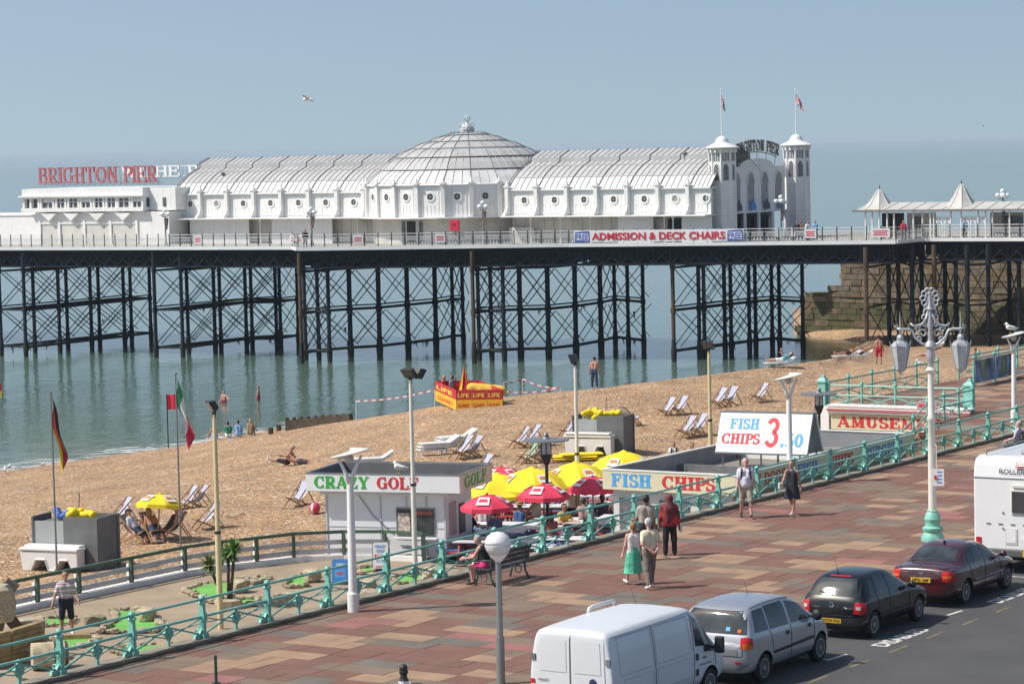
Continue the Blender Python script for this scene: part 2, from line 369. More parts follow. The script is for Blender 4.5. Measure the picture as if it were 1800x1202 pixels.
# sea
def water_mat():
    m = bpy.data.materials.new('sea_water'); m.use_nodes = True; nd = m.node_tree.nodes; ln = m.node_tree.links
    b = nd['Principled BSDF']; b.inputs['Roughness'].default_value = .10; b.inputs['IOR'].default_value = 1.333; b.inputs['Specular IOR Level'].default_value = .36
    tc = nd.new('ShaderNodeTexCoord')
    n0 = nd.new('ShaderNodeTexNoise'); n0.inputs['Scale'].default_value = .02; n0.inputs['Detail'].default_value = 5; ln.new(tc.outputs['Object'], n0.inputs['Vector'])
    cr = nd.new('ShaderNodeValToRGB'); cr.color_ramp.elements[0].color = (.085,.142,.112,1); cr.color_ramp.elements[1].color = (.112,.172,.135,1)
    cr.color_ramp.elements[0].position = .38; cr.color_ramp.elements[1].position = .65
    ln.new(n0.outputs[0], cr.inputs[0]); ln.new(cr.outputs[0], b.inputs['Base Color'])
    prev = None
    for sc, st, ds, stretch in ((.22,.35,.15,(1,.55,1)),(.9,.45,.085,(1,.5,1)),(3.2,.45,.034,(1,.6,1))):
        mp = nd.new('ShaderNodeMapping'); mp.inputs['Scale'].default_value = stretch; mp.inputs['Rotation'].default_value = (0,0,R(-20)); ln.new(tc.outputs['Object'], mp.inputs[0])
        n = nd.new('ShaderNodeTexNoise'); n.inputs['Scale'].default_value = sc; n.inputs['Detail'].default_value = 3; ln.new(mp.outputs[0], n.inputs['Vector'])
        bp = nd.new('ShaderNodeBump'); bp.inputs['Strength'].default_value = st; bp.inputs['Distance'].default_value = ds
        ln.new(n.outputs[0], bp.inputs['Height'])
        if prev: ln.new(prev.outputs[0], bp.inputs['Normal'])
        prev = bp
    ln.new(prev.outputs[0], b.inputs['Normal']); return m
mb = MB(); S2 = 30000
mb.poly([(-S2,40,SEA),(S2,40,SEA),(S2,40000,SEA),(-S2,40000,SEA)])
sea = struct(mb.build('sea', water_mat()))
# beach
def shingle_mat(name='shingle', dark=1.0):
    m = bpy.data.materials.new(name); m.use_nodes = True; nd = m.node_tree.nodes; ln = m.node_tree.links
    b = nd['Principled BSDF']; b.inputs['Roughness'].default_value = .85
    tc = nd.new('ShaderNodeTexCoord'); vo = nd.new('ShaderNodeTexVoronoi'); vo.inputs['Scale'].default_value = 9.5; ln.new(tc.outputs['Object'], vo.inputs['Vector'])
    sp = nd.new('ShaderNodeSeparateColor'); ln.new(vo.outputs['Color'], sp.inputs[0])
    cr = nd.new('ShaderNodeValToRGB'); e = cr.color_ramp.elements
    pal = [(0,(.12,.07,.042)),(.2,(.31,.18,.095)),(.45,(.43,.262,.128)),(.62,(.36,.207,.098)),(.8,(.54,.38,.215)),(.93,(.21,.155,.12)),(1,(.74,.66,.54))]
    e[0].position, e[0].color = pal[0][0], (*[c*dark for c in pal[0][1]],1); e[1].position, e[1].color = pal[-1][0], (*[c*dark for c in pal[-1][1]],1)
    for p, c in pal[1:-1]: x = e.new(p); x.color = (*[q*dark for q in c],1)
    ln.new(sp.outputs[0], cr.inputs[0])
    nz = nd.new('ShaderNodeTexNoise'); nz.inputs['Scale'].default_value = .35; nz.inputs['Detail'].default_value = 6; ln.new(tc.outputs['Object'], nz.inputs['Vector'])
    mr = nd.new('ShaderNodeMapRange'); mr.inputs[1].default_value=.3; mr.inputs[2].default_value=.7; mr.inputs[3].default_value=.78; mr.inputs[4].default_value=1.18; ln.new(nz.outputs[0], mr.inputs[0])
    mx = nd.new('ShaderNodeMix'); mx.data_type='RGBA'; mx.blend_type='MULTIPLY'; mx.inputs[0].default_value=1
    ln.new(cr.outputs[0], mx.inputs[6]); ln.new(mr.outputs[0], mx.inputs[7]); ln.new(mx.outputs[2], b.inputs['Base Color'])
    bp = nd.new('ShaderNodeBump'); bp.inputs['Strength'].default_value=.9; bp.inputs['Distance'].default_value=.06; bp.invert = True
    ln.new(vo.outputs['Distance'], bp.inputs['Height'])
    n2 = nd.new('ShaderNodeTexNoise'); n2.inputs['Scale'].default_value = 1.3; n2.inputs['Detail'].default_value = 3; ln.new(tc.outputs['Object'], n2.inputs['Vector'])
    b2 = nd.new('ShaderNodeBump'); b2.inputs['Strength'].default_value=.5; b2.inputs['Distance'].default_value=.12
    ln.new(n2.outputs[0], b2.inputs['Height']); ln.new(bp.outputs[0], b2.inputs['Normal']); ln.new(b2.outputs[0], b.inputs['Normal'])
    return m
shingle = shingle_mat()
EY = [(-200,848),(0,829),(140,808),(220,797),(300,787),(400,768),(470,757),(520,750),(620,738),(700,726),(770,713),(880,698),(960,690),(1045,683),(1200,664),(1350,646),(1440,634),(1470,629),(1500,614),(1530,598),(1560,590),(2100,586)]
EZ = [(-200,-7.5),(0,-7.35),(220,-7.0),(300,-6.6),(400,-5.8),(520,-5.0),(620,-4.2),(700,-3.7),(770,-3.2),(880,-2.9),(960,-2.6),(1045,-2.3),(1200,-2.1),(1350,-1.9),(1440,-1.85),(1470,-1.95),(1500,-3.3),(1530,-5.6),(1560,-6.5),(2100,-6.5)]
EN = [(-200,980),(0,960),(520,900),(880,800),(1045,740),(1440,690),(1500,650),(1560,642),(2100,642)]
ZB = [(-200,-2.35),(1440,-2.35),(1560,-1.8),(2100,-1.8)]
def beach_z(px, py):
    ye, ze, yn, zb = lin(px,EY), lin(px,EZ), lin(px,EN), lin(px,ZB)
    t = (py-ye)/(yn-ye); t = min(1,max(0,t)); q = sm((px-1470)/100); z = ze+(zb-ze)*(math.sin(t*PI/2)*(1-q)+t**2.6*q)
    if px > 1440 and py > yn: z += (-2.35-zb)*min(1,(py-yn)/60)
    return z
def bpt(px, py): return atz(px, py, beach_z(px,py))
mb = MB(); cols = list(range(-220,2101,10)); rows = 80; grid = []
for px in cols:
    ye = lin(px,EY); col = []
    e = bpt(px,ye); d = V((ray(px,ye).x,ray(px,ye).y,0)).normalized()
    for k, dist in enumerate((45,25,12,5,2)): q = e+d*dist+Z*(-dist*.22-.06*min(dist,4)); q.z = max(q.z,-8.4); col.append(q)
    for i in range(rows+1):
        t = (i/rows)**1.25; py = ye+(1230-ye)*t; p = bpt(px,py)
        p.z += .05*math.sin(p.x*.9+p.y*.35)*math.sin(p.y*.5-p.x*.3)*min(1,i/6)
        p.z += .06*math.sin((p-e).length*1.35+.8*math.sin(p.x*.12)+.5*math.sin(p.y*.31))*min(1,i/3)*(1 if px < 1440 else .4); col.append(p)
    grid.append(col)
nr = len(grid[0]); mb.add([p for c in grid for p in c], [(i*nr+j,i*nr+j+1,(i+1)*nr+j+1,(i+1)*nr+j) for i in range(len(grid)-1) for j in range(nr-1)])
beach = struct(mb.build('beach', shingle, smooth=True))
# pale stones and litter scattered on the shingle
mb = MB()
for i in range(260):
    px = random.uniform(0,1450); ye = lin(px,EY); py = ye+(1000-ye)*random.random()**1.2+4; p = bpt(px,py); r = random.uniform(.02,.06)
    mb.ball(p+Z*r*.3, r, 6, 4, (random.uniform(.7,1.5),random.uniform(.7,1.3),.6))
stuff(mb.build('pebbles', mat('pale_pebble',(.62,.57,.48),.8,var=.3,sc=.8)))
# a thin broken line of foam where the sea meets the shingle
mb = MB(); rnd = random.Random(3)
for k in range(260):
    px = rnd.uniform(-150,560); e = bpt(px,lin(px,EY)); e = atz(px,lin(px,EY)-rnd.choice((1,1,2,3,6,10)),SEA+.012); l = rnd.uniform(.3,1.6); w_ = rnd.uniform(.05,.2); d = V((.93,.36,0)).normalized(); n_ = V((-d.y,d.x,0))
    mb.poly([e-d*l,e-n_*w_,e+d*l,e+n_*w_*rnd.uniform(.4,1)])
stuff(mb.build('foam', mat('foam',(.62,.66,.64),.7,var=.3,sc=3)))
# shingle bank by the stone wall
mb = MB(); fr = [(1395,590),(1440,597),(1500,602),(1560,604),(1650,606),(1760,606),(1900,606)]
q = []
for px, py in fr:
    a = atz(px,py,SEA-.15); d = V((ray(px,py).x,ray(px,py).y,0)).normalized()
    q += [a, a+d*2+Z*.5, a+d*9+Z*1.2, a+d*22+Z*1.4]
mb.add(q, [(i*4+j,i*4+j+1,i*4+4+j+1,i*4+4+j) for i in range(len(fr)-1) for j in range(3)])
struct(mb.build('shingle_bank', shingle, smooth=True))
# ---- promenade: base sheet and coloured slabs
concrete = mat('concrete', (.30,.28,.25), .85, var=.15, sc=.6, bump=.25, bsc=25, stain=.4, dirt=(.17,.16,.14))
dampstone = mat('damp_stone', (.17,.15,.115), .9, var=.3, sc=1.5, bump=.4, bsc=14, stain=.5, dirt=(.08,.09,.05))
KERB = 11.2
mb = MB(); mb.poly([SW(-60,0,-.03),SW(-60,KERB-.3,-.03),SW(160,KERB-.3,-.03),SW(160,0,-.03)]); mb.poly([SW(56,-5,-.03),SW(56,0,-.03),SW(160,0,-.03),SW(160,-5,-.03)]); mb.poly([SW(60.5,-12.2,-.03),SW(60.5,-5,-.03),SW(160,-5,-.03),SW(160,-12.2,-.03)])
prom = struct(mb.build('promenade', concrete))
SLABC = [((.185,.092,.066),.43),((.195,.138,.099),.30),((.325,.21,.132),.18),((.15,.128,.105),.065),((.29,.125,.11),.025)]
slabm = [mat('slab_%d'%i if False else ['red_slab','taupe_slab','buff_slab','grey_slab','pink_slab'][i], c, .8, var=.14, sc=1.1, bump=.2, bsc=30, stain=.5, dirt=(.115,.092,.075), detail=8) for i,(c,_) in enumerate(SLABC)]
slabs = []
def pickc(prev):
    r = random.random()
    if prev is not None and r < .15: return prev
    r = random.random()
    for i,(c,p) in enumerate(SLABC):
        if r < p: return i
        r -= p
    return 0
above = {}
for row in range(int(-24/.75), int(100/.75)):
    s0 = row*.75; 
    for (wa, wb, smin) in ((.02,KERB-.32,-99),(-4.98,-.02,56),(-12.1,-5.02,60.6)):
        if s0 < smin or (wa < 0 and s0 > 90): continue
        w = wa+random.choice((.25,.5)); w0 = wa; prev = None
        while w0 < wb-.01:
            w = min(wb, w0+.5*random.choice((1,1,2,2,2,3,3))); 
            if wb-w < .3: w = wb
            key = int(w0*2); c = above.get((row-1,key)) if random.random() < .16 and (row-1,key) in above else pickc(prev)
            for kk in range(int(w0*2), int(w*2)): above[(row,kk)] = c
            slabs.append((s0,w0,w,c)); prev = c; w0 = w
def slab_box(mb, s0, w0, w1):
    g = .009; dz = random.uniform(-.003,.003)
    mb.ob(SW(s0+.375,(w0+w1)/2,-.024+dz), U*(.375-g), N*((w1-w0)/2-g), Z*.024)
def inview(p):
    v = p-V((0,0,HC)); f = v.dot(fw); x = 900+F*v.dot(rt)/f; y = 601-F*v.dot(up)/f; return -30 < x < 1830 and y < 1230, f
near = []
for k, (s0,w0,w1,c) in enumerate(slabs):
    ok, d = inview(SW(s0+.3,(w0+w1)/2))
    near.append((d if ok else 1e6, k))
near.sort(); pick = set(k for _,k in near[:300])
for k in pick:
    s0,w0,w1,c = slabs[k]; mb = MB(); slab_box(mb,s0,w0,w1); mb.build('paving_slab', slabm[c], prom)
mb = MB()
for k,(s0,w0,w1,c) in enumerate(slabs):
    if k in pick: continue
    mb.mi = c; slab_box(mb,s0,w0,w1)
stuff(mb.build('paving_slabs', slabm, prom))
# ---- road, kerb, markings
def asphalt_mat():
    return mat('asphalt', (.072,.072,.074), .88, var=.16, sc=.5, bump=.35, bsc=45, stain=.35, dirt=(.05,.05,.05), detail=8)
mb = MB(); mb.poly([SW(-60,KERB-.1,-.125),SW(160,KERB-.1,-.125),SW(160,60,-.125),SW(-60,60,-.125)])
road = struct(mb.build('road', asphalt_mat()))
kst = mat('kerb_granite', (.30,.29,.28), .8, var=.2, sc=3, bump=.2)
m0 = MB(); m0.ob((0,0,0), U*.455, N*.15, Z*.07); kerb = None
kroot = thing('kerb','row of grey granite kerb stones edging the promenade','kerb',SW(0,KERB-.15,-.06)); kroot['kind']='structure'; del kroot['category']
k0 = m0.build('kerb_stone', kst, None); k0.parent = kroot; k0.location = U*(-12.)
for i in range(1,75):
    inst('kerb_stone', k0.data, kroot, U*(-12.+i*.92)+Z*random.uniform(-.004,.004))
wpaint = mat('road_white', (.62,.61,.57), .8, var=.3, sc=6, stain=.75, dirt=(.2,.2,.19)); ypaint = mat('road_yellow', (.20,.16,.085), .85, var=.3, sc=5, stain=.95, dirt=(.11,.105,.09))
RZ = -.121
def strip(mb, a, b, w):
    a = V(a); b = V(b); d = (b-a).normalized(); n = V((-d.y,d.x,0))*w/2; mb.poly([a-n,b-n,b+n,a+n])
mk = MB()
def rp(px,py): return atz(px,py,RZ)
for ss in (4.2, 9.4, 15.8, 22.0):
    strip(mk, SW(ss,11.5,RZ), SW(ss,13.6,RZ), .08); strip(mk, SW(ss-.1,13.62,RZ), SW(ss+.75,13.68,RZ), .08)
bay = mk.build('bay_line', wpaint, road)
for ss in range(0,14):
    s0 = .9+ss*1.97; y = MB(); strip(y, SW(s0,14.34+ss*.022,RZ), SW(s0+.95,14.34+ss*.022,RZ), .075); y.build('yellow_dash', ypaint, road)
for (s0, nm) in ((11.35,'DISABLED'),(18.0,'DISABLED')):
    t = MB(); put_sans(t, nm, SW(s0,14.1,RZ), U, N*-.42, 2.5, .03, lift=0)
    t.build('road_lettering', wpaint, road)
# drain cover and tyre scuffs on the road
d = MB(); d.lathe(SW(12.3,17.6,RZ-.0), [(.32,0),(.32,.004),(.0001,.004)], 16); d.build('drain_cover', mat('iron_cover',(.05,.048,.045),.7), road)
# ---- sea wall under the railing, golf ground, cafe ground
GZ = -1.95
mb = MB()
mb.ob(SW(18,-.18,-1.22), U*40, N*.18, Z*1.27)
wallr = struct(mb.build('sea_wall', dampstone))
mb = MB()
for i in range(62): 
    if -18+i*1.25 < 57: mb.ob(SW(-18+i*1.25,-.18,.07), U*.615, N*.2, Z*.03)
cope = mb.build('coping', mat('coping_stone',(.24,.215,.17),.9,var=.25,sc=2,bump=.3,bsc=20,stain=.5,dirt=(.11,.12,.06)), wallr)
FEN = [(-70,1098),(67,1067),(140,1052),(232,1032),(326,1012),(390,1002),(452,995),(517,987),(605,983),(677,983),(745,987)]
gpoly = [atz(x,y,GZ) for x,y in FEN]+[atz(800,993,GZ), SW(railx(905),-.3,GZ), SW(-20,-.3,GZ)]
golfm = mat('golf_path', (.33,.255,.175), .9, var=.12, sc=.9, bump=.2, bsc=30, stain=.45, dirt=(.2,.15,.10))
golf = struct(MB().poly(gpoly).build('golf_ground', golfm))
cz = -2.15
cpoly = [atz(778,990,cz),atz(800,905,cz),atz(880,868,cz),atz(1060,845,cz),SW(34,-1,cz),SW(34,-.3,cz),SW(16,-.3,cz)]
cafeg = struct(MB().poly(cpoly).build('cafe_ground', mat('cafe_paving',(.20,.16,.14),.9,var=.2,sc=1.2,stain=.4)))
# ---- terrace over the arcade, and the steps
mb = MB()
mb.ob(SW(95,-2.65,-1.33), U*39, N*2.35, Z*1.29); mb.ob(SW(98,-8.6,-1.33), U*37.5, N*3.6, Z*1.29)
terr = struct(mb.build('terrace', concrete))
mb0 = None
stepm = mat('step_stone',(.235,.14,.085),.85,var=.2,sc=2,bump=.2,stain=.3)
steps = struct(MB().ob(SW(53,-2.6,-2.3), U*2.9, N*2.2, Z*.1).build('steps', concrete))
for i in range(12):
    MB().ob(SW(55.7-i*.5,-2.6,-.17*(i+1)-.6), U*.25, N*2.2, Z*.6).build('step', stepm, steps)
# ---- stone wall beyond the pier
wst = [mat(n, c, .95, var=.4, sc=1.2, bump=.7, bsc=6, stain=.6, dirt=(.085,.075,.05)) for n, c in (('wall_stone_tan',(.205,.152,.09)),('wall_stone_brown',(.15,.108,.066)),('wall_stone_grey',(.165,.135,.10)))]
wgreen = mat('wall_stone_weedy', (.085,.082,.036), .95, var=.4, sc=1.5, bump=.7, bsc=6, stain=.5, dirt=(.06,.05,.03))
W0 = aty(1408,590,269.); W0.z = SEA; WD = (N*1.0+U*-.12).normalized(); WN = V((-WD.y,WD.x,0))
gw = thing('stone_wall','long weathered block stone sea wall stepped at its seaward end beyond the pier','wall',W0)
MB().ob(W0+WD*36+WN*1.6+Z*3.9, WD*31, WN*1.3, Z*4.2).build('wall_core', wst[1], gw)
MB().ob(W0+WD*34+WN*1.2+Z*1.8, WD*33.6, WN*1.0, Z*2.3).build('wall_base', wgreen, gw)
zz = SEA-.2; n = 0; rws = 0
bl = []
while zz < .9:
    h = random.uniform(.52,.62); x = 0 if zz < -4.1 else (1.2+3.6); 
    if -4.1 <= zz < -3.0: x = 3.4
    if zz < -6.6: x = -.6
    x += random.uniform(-.3,.3)
    while x < 27:
        l = random.uniform(.9,1.75); bl.append((x,l,zz,h)); x += l
    zz += h
for (x,l,z0,h) in bl[:]:
    dpt = random.uniform(-.05,.06)+(0 if z0 < -4.1 else .12)
    m = MB(); m.ob(W0+WD*(x+l/2)+WN*(.3-dpt)+Z*(z0-SEA+h/2), WD*(l/2-.02), WN*.35, Z*(h/2-.02))
    m.build('stone_block', random.choice(wst) if z0 > -4.4+random.uniform(-.8,.5) else (wgreen if random.random() < .75 else wst[1]), gw)
# ================================================================== the pier
PA, PB = N.copy(), U.copy()                     # along the pier (towards the shore) and across it (away from the eye)
DZ = DECK
edge_px = [(-420,437.8),(515,435.3),(524,437.3),(880,432.3),(1000,430.5),(1575,425),(1622,420.5),(2050,419.5)]
EDGE = [atz(x,y,DZ) for x,y in edge_px]
pier = thing('pier','long white edged pleasure pier on dark iron piles standing in the sea','pier',(EDGE[3].x,EDGE[3].y+6,SEA))
deckm = mat('deck_boards', (.30,.27,.23), .8, var=.15, sc=1.5)
fasc = mat('fascia_white', (.74,.75,.76), .5, var=.04, sc=.7, stain=.2, dirt=(.45,.44,.42))
mb = MB(); bk = [p+PB*24 for p in EDGE]
mb.add([p+Z*0 for p in EDGE]+[p+Z*0 for p in bk], [(i,i+1,8+i+1,8+i) for i in range(7)])
mb.add([p-Z*.22 for p in EDGE]+[p-Z*.22 for p in bk], [(i,8+i,8+i+1,i+1) for i in range(7)])
mb.build('deck', deckm, pier)
for i in range(7):
    a, b = EDGE[i], EDGE[i+1]; d = (b-a).normalized(); o = V((d.y,-d.x,0))
    L = (b-a).length; nseg = max(1,int(L/7.5))
    for j in range(nseg):
        p, q = a+d*(L*j/nseg), a+d*(L*(j+1)/nseg-.012)
        MB().sq(p+o*.08-Z*.03, q+o*.08-Z*.03, .18, .30+random.uniform(-.01,.01), Z).build('fascia', fasc, pier)
# girders under the deck: lattice at the edge, more rows behind it
def girder(a, b, z1, z0, back, nm):
    d = (b-a).normalized(); o = V((d.y,-d.x,0)); L = (b-a).length; nb = max(2,round(L/1.55)); m = MB(); g = a-o*back; 
    m.sq(g+Z*(z1-.08-DZ), g+d*L+Z*(z1-.08-DZ), .26, .2, Z); m.sq(g+Z*(z0+.08-DZ), g+d*L+Z*(z0+.08-DZ), .26, .18, Z)
    for i in range(nb+1):
        p = g+d*(L*i/nb); m.sq(p+Z*(z0-DZ+.1), p+Z*(z1-DZ-.1), .14, .14)
        if i < nb:
            q = g+d*(L*(i+1)/nb)
            m.sq(p+Z*(z0-DZ+.1), q+Z*(z1-DZ-.1), .05, .12, d); m.sq(p-o*.05+Z*(z1-DZ-.1), q-o*.05+Z*(z0-DZ+.1), .05, .12, d)
    return m.build(nm, dkiron, pier)
for i in range(7):
    a, b = EDGE[i], EDGE[i+1]
    if (b-a).length < 2: continue
    girder(a,b,DZ-.22,.98,.25,'lattice_girder')
    for bkk in (3.6,7.2): girder(a,b,DZ-.22,1.0,bkk,'lattice_girder')
    d = (b-a).normalized(); o = V((d.y,-d.x,0)); L = (b-a).length; m = MB(); x = 0
    while x < L-.1:                                   # plate girder behind, with small gaps light comes through
        l = min(L-x, random.uniform(2.2,5.5)); g = a-o*.62+d*x
        m.ob(g+d*l/2+Z*(DZ-.72-DZ), d*l/2, o*.05, Z*.62); x += l
        if random.random() < .8: x += .14
    x = 0
    while x < L-.1:
        l = min(L-x, random.uniform(.9,3.2)); m.ob(a-o*5.2+d*(x+l/2)+Z*(-1.38), d*l/2, o*.05, Z*.34); x += l+random.uniform(.1,.22)
    m.ob((a+b)/2-o*10+Z*(-.9), d*L/2, o*.05, Z*.75)
    stuff(m.build('plate_girder', dkiron, pier))
# piles: (pixel column, pixel row of the waterline)
BENTS = [
 [(-269,625),(-226,626),(-210,619),(-166,620),(-152,613),(-110,613),(-96,606),(-52,606),(-40,599),(-5,600)],
 [(3,626),(46,627.5),(62,620),(106,621),(120,614),(162,614),(176,607.5),(220,607.5),(232,600),(266,601)],
 [(275,629),(322,629),(332,622.5),(379,621),(389,616),(434,612.5),(444,610),(487,612),(494,607),(525,606)],
 [(531,639),(538,634),(561,634),(580,636),(617,629),(668,626),(718,620),(767,614),(797,607.5),(815,607)],
 [(834,639),(843,634),(865,634),(887,636),(916,632),(965,631),(1013,625),(1057,617),(1082,610),(1105,612),(1132,616)],
 [(1185,636),(1230,631),(1239,628),(1275,624),(1286,622),(1318,618),(1329,616),(1358,613),(1371,612),(1412,617)],
]
pilem = mat('pile_iron', (.011,.018,.028), .7, spec=.25, var=.45, sc=.8, stain=.55, dirt=(.075,.06,.035))
weed = mat('pile_weed', (.018,.02,.014), .9, var=.5, sc=5, bump=.8, bsc=12)
rust = mat('rusty_pile', (.09,.055,.032), .8, var=.5, sc=.7, stain=.6, dirt=(.03,.03,.032))
ZM, ZL = -2.95, -6.45
def pile(p, top, r, m=pilem, zb=SEA-1.5):
    b = MB(); b.bar((p.x,p.y,zb),(p.x,p.y,top),r,n=8)
    for zc in (ZM,.85): b.bar((p.x,p.y,zc-.22),(p.x,p.y,zc+.22),r*1.35,n=8)
    o = b.build('pile', m, pier, smooth=2)
    w = MB(); w.lathe((p.x,p.y,0),[(r*1.05,SEA-.6),(r*1.35,SEA+.3),(r*1.5,SEA+.9),(r*1.15,SEA+1.5),(r*1.02,SEA+1.9)],8); w.build('weed_collar', weed, o)
def xbrace(p, q, z0, z1, r=.055):
    m = MB(); e = (q-p); e.z = 0; e.normalize(); s = V((-e.y,e.x,0))*.1
    m.bar(V((p.x,p.y,z0))+s, V((q.x,q.y,z1))+s, r, n=4); m.bar(V((p.x,p.y,z1))-s, V((q.x,q.y,z0))-s, r, n=4); m.build('cross_brace', dkiron, pier)
for bi, B in enumerate(BENTS):
    pts = [atz(x,y,SEA) for x,y in B]
    for i, p in enumerate(pts):
        thick = .22 if (bi in (3,4) and 4 <= i <= 7) else .175
        pile(p, 2.4, thick, rust if (bi >= 3 and i in (0,)) or (bi == 5 and i == 2) else pilem)
    rowA = pts[0::2]; rowB = pts[1::2]
    if bi in (3,4): rowA = [pts[0],pts[2]]+pts[4:8]+[pts[8],pts[-1]]; rowB = [pts[1],pts[3]]
    for rowp in (rowA,rowB):
        for i in range(len(rowp)-1):
            p, q = rowp[i], rowp[i+1]
            for zc, r in ((ZM,.13),(ZM+.32,.07),(ZL,.14),(.72,.11)):
                MB().bar(V((p.x,p.y,zc)),V((q.x,q.y,zc)),r,n=5).build('beam', weed if zc == ZL else dkiron, pier)
            xbrace(p,q,ZM+.3,.7); xbrace(p,q,ZL+.2,ZM-.1)
            if True: 
                e = PA*.75; xbrace(p+e,q+e,ZM+.45,.6,.045); xbrace(p+e,q+e,ZL+.35,ZM-.2,.045)
    for i in range(0,len(pts)-1,2):
        for zc in (ZM,ZL): MB().bar(V((*pts[i].xy,zc)),V((*pts[i+1].xy,zc)),.08,n=4).build('beam', dkiron, pier)
# shoreward piles over the shingle
sh = [(1523,231),(1563,236),(1580,240),(1604,233),(1621,239),(1643,233),(1662,241),(1681,235),(1701,231),(1738,232),(1775,240),(1792,233)]
sp = [aty(x,560,Y) for x,Y in sh]
for i,p in enumerate(sp): pile(p, 2.4, .19, rust if i in (0,2,5) else pilem, -9)
for i in range(len(sp)-1):
    p,q = sp[i],sp[i+1]; MB().bar(V((*p.xy,-2.6)),V((*q.xy,-2.6)),.08,n=5).build('beam', dkiron, pier); MB().bar(V((*p.xy,.75)),V((*q.xy,.75)),.1,n=5).build('beam', dkiron, pier)
    xbrace(p,q,-2.4,.7); xbrace(p,q,-6.2,-2.7)
# hanging weed and loose rods on the braces
m = MB()
for _ in range(60):
    B = random.choice(BENTS); i = random.randrange(len(B)-1); p, q = atz(*B[i],SEA), atz(*B[i+1],SEA); t = random.random(); c = p.lerp(q,t); zc = random.choice((ZL,ZL,ZM,random.uniform(-6,-4)))
    for k in range(3): m.bar(c+Z*(zc-SEA)+V((random.uniform(-.2,.2),0,.05)), c+Z*(zc-SEA-random.uniform(.2,.7))+V((random.uniform(-.25,.25),0,0)), .06,.02,4)
stuff(m.build('hanging_weed', weed, pier))
# ---------------------------------------------------------------- deck railing
ironpost = mat('post_dark', (.03,.032,.036), .5, var=.2)
panelm = mat('filigree_white', (.62,.63,.62), .55, var=.08)
rail = thing('pier_railing','white filigree railing with dark posts along the near edge of the pier deck','railing',EDGE[3])
pm = MB(); pm.bar((0,0,0),(0,0,1.12),.045,n=6); pm.ball((0,0,1.15),.06,6,4); post0 = pm.build('post', ironpost, None)
fm = MB(); W = 1.0
for i in range(9): fm.sq((.06+i*.11,0,.12),(.06+i*.11,0,.5),.016,.016)
for i in range(4):
    cx = .17+i*.22
    pts = [(cx+.11*math.cos(a*PI/4),0,.66+.13*math.sin(a*PI/4)) for a in range(9)]; fm.tube(pts,.014,4)
    pts = [(cx+.05*math.cos(a*PI/3),0,.66+.06*math.sin(a*PI/3)) for a in range(7)]; fm.tube(pts,.014,4)
for z in (.1,.5,.8,.86): fm.sq((0,0,z),(W,0,z),.02,.03)
for i in range(3): fm.prism([(-.07,0),(.07,0),(.0,.22)],(.26+i*.24,-.01,.16),(1,0,0),(0,0,1),(0,.02,0))
fil0 = fm.build('filigree_panel', panelm, None)
first = [True,True]
def put0(o, par, loc, rz, sx):
    k = 0 if o is post0 else 1
    if first[k]: first[k] = False; o.parent = par; o.location = loc; o.rotation_euler = (0,0,rz); o.scale = (sx,1,1); ORIG[o] = ORIG[par]
    else: inst(o.name.split('.')[0], o.data, par, loc, (0,0,rz), (sx,1,1))
for i in range(7):
    a, b = EDGE[i]+Z*.12, EDGE[i+1]+Z*.12; d = (b-a).normalized(); L = (b-a).length; nb = max(1,round(L/1.26)); rz = math.atan2(d.y,d.x)
    for j in range(nb):
        p = a+d*(L*j/nb); put0(post0, rail, p-EDGE[3], rz, 1); put0(fil0, rail, p-EDGE[3]+d*.05, rz, L/nb-.1)
    MB().bar(a+Z*1.08,b+Z*1.08,.028,n=5).build('top_rail', panelm, rail)
# ---------------------------------------------------------------- pavilion with dome
P0 = V((0,249,0))
def pav(px, py, t=0.): return onplane(px, py, P0+PB*t, PB)
def pvx(px, z, t=0.):                                  # point on the facade plane at pixel column px and height z
    lo = pav(px, 300, t); 
    for _ in range(6):
        v = lo-V((0,0,HC)); 
        y = 601-F*(V((lo.x,lo.y,z))-V((0,0,HC))).dot(up)/(V((lo.x,lo.y,z))-V((0,0,HC))).dot(fw); lo = pav(px, y, t)
    lo.z = z; return lo
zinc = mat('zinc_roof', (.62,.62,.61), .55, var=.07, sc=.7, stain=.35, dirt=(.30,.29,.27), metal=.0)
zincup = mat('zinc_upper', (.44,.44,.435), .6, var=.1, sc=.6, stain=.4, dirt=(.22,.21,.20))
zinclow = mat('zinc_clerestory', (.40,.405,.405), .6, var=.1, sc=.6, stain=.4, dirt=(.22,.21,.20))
seam = mat('roof_seam', (.17,.17,.175), .6, var=.2)
seamw = mat('roof_seam_pale', (.46,.46,.46), .6, var=.1)
wglass = mat('window_glass', (.10,.115,.12), .12, var=.5, sc=2.5)
dark = mat('dark_interior', (.025,.025,.03), .8, var=.3)
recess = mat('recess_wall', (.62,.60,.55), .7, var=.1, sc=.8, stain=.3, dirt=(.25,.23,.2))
pv = thing('pavilion','long white pier pavilion with a ribbed central dome and round porthole windows','pavilion',V((-4,259,DZ)))
ZE = 7.55
PROF = [(0,ZE),(.5,8.05),(1.1,8.6),(1.9,9.12),(2.9,9.6),(3.9,9.92)]
UP = [(3.92,10.35),(5.6,10.95),(7.3,10.35)]
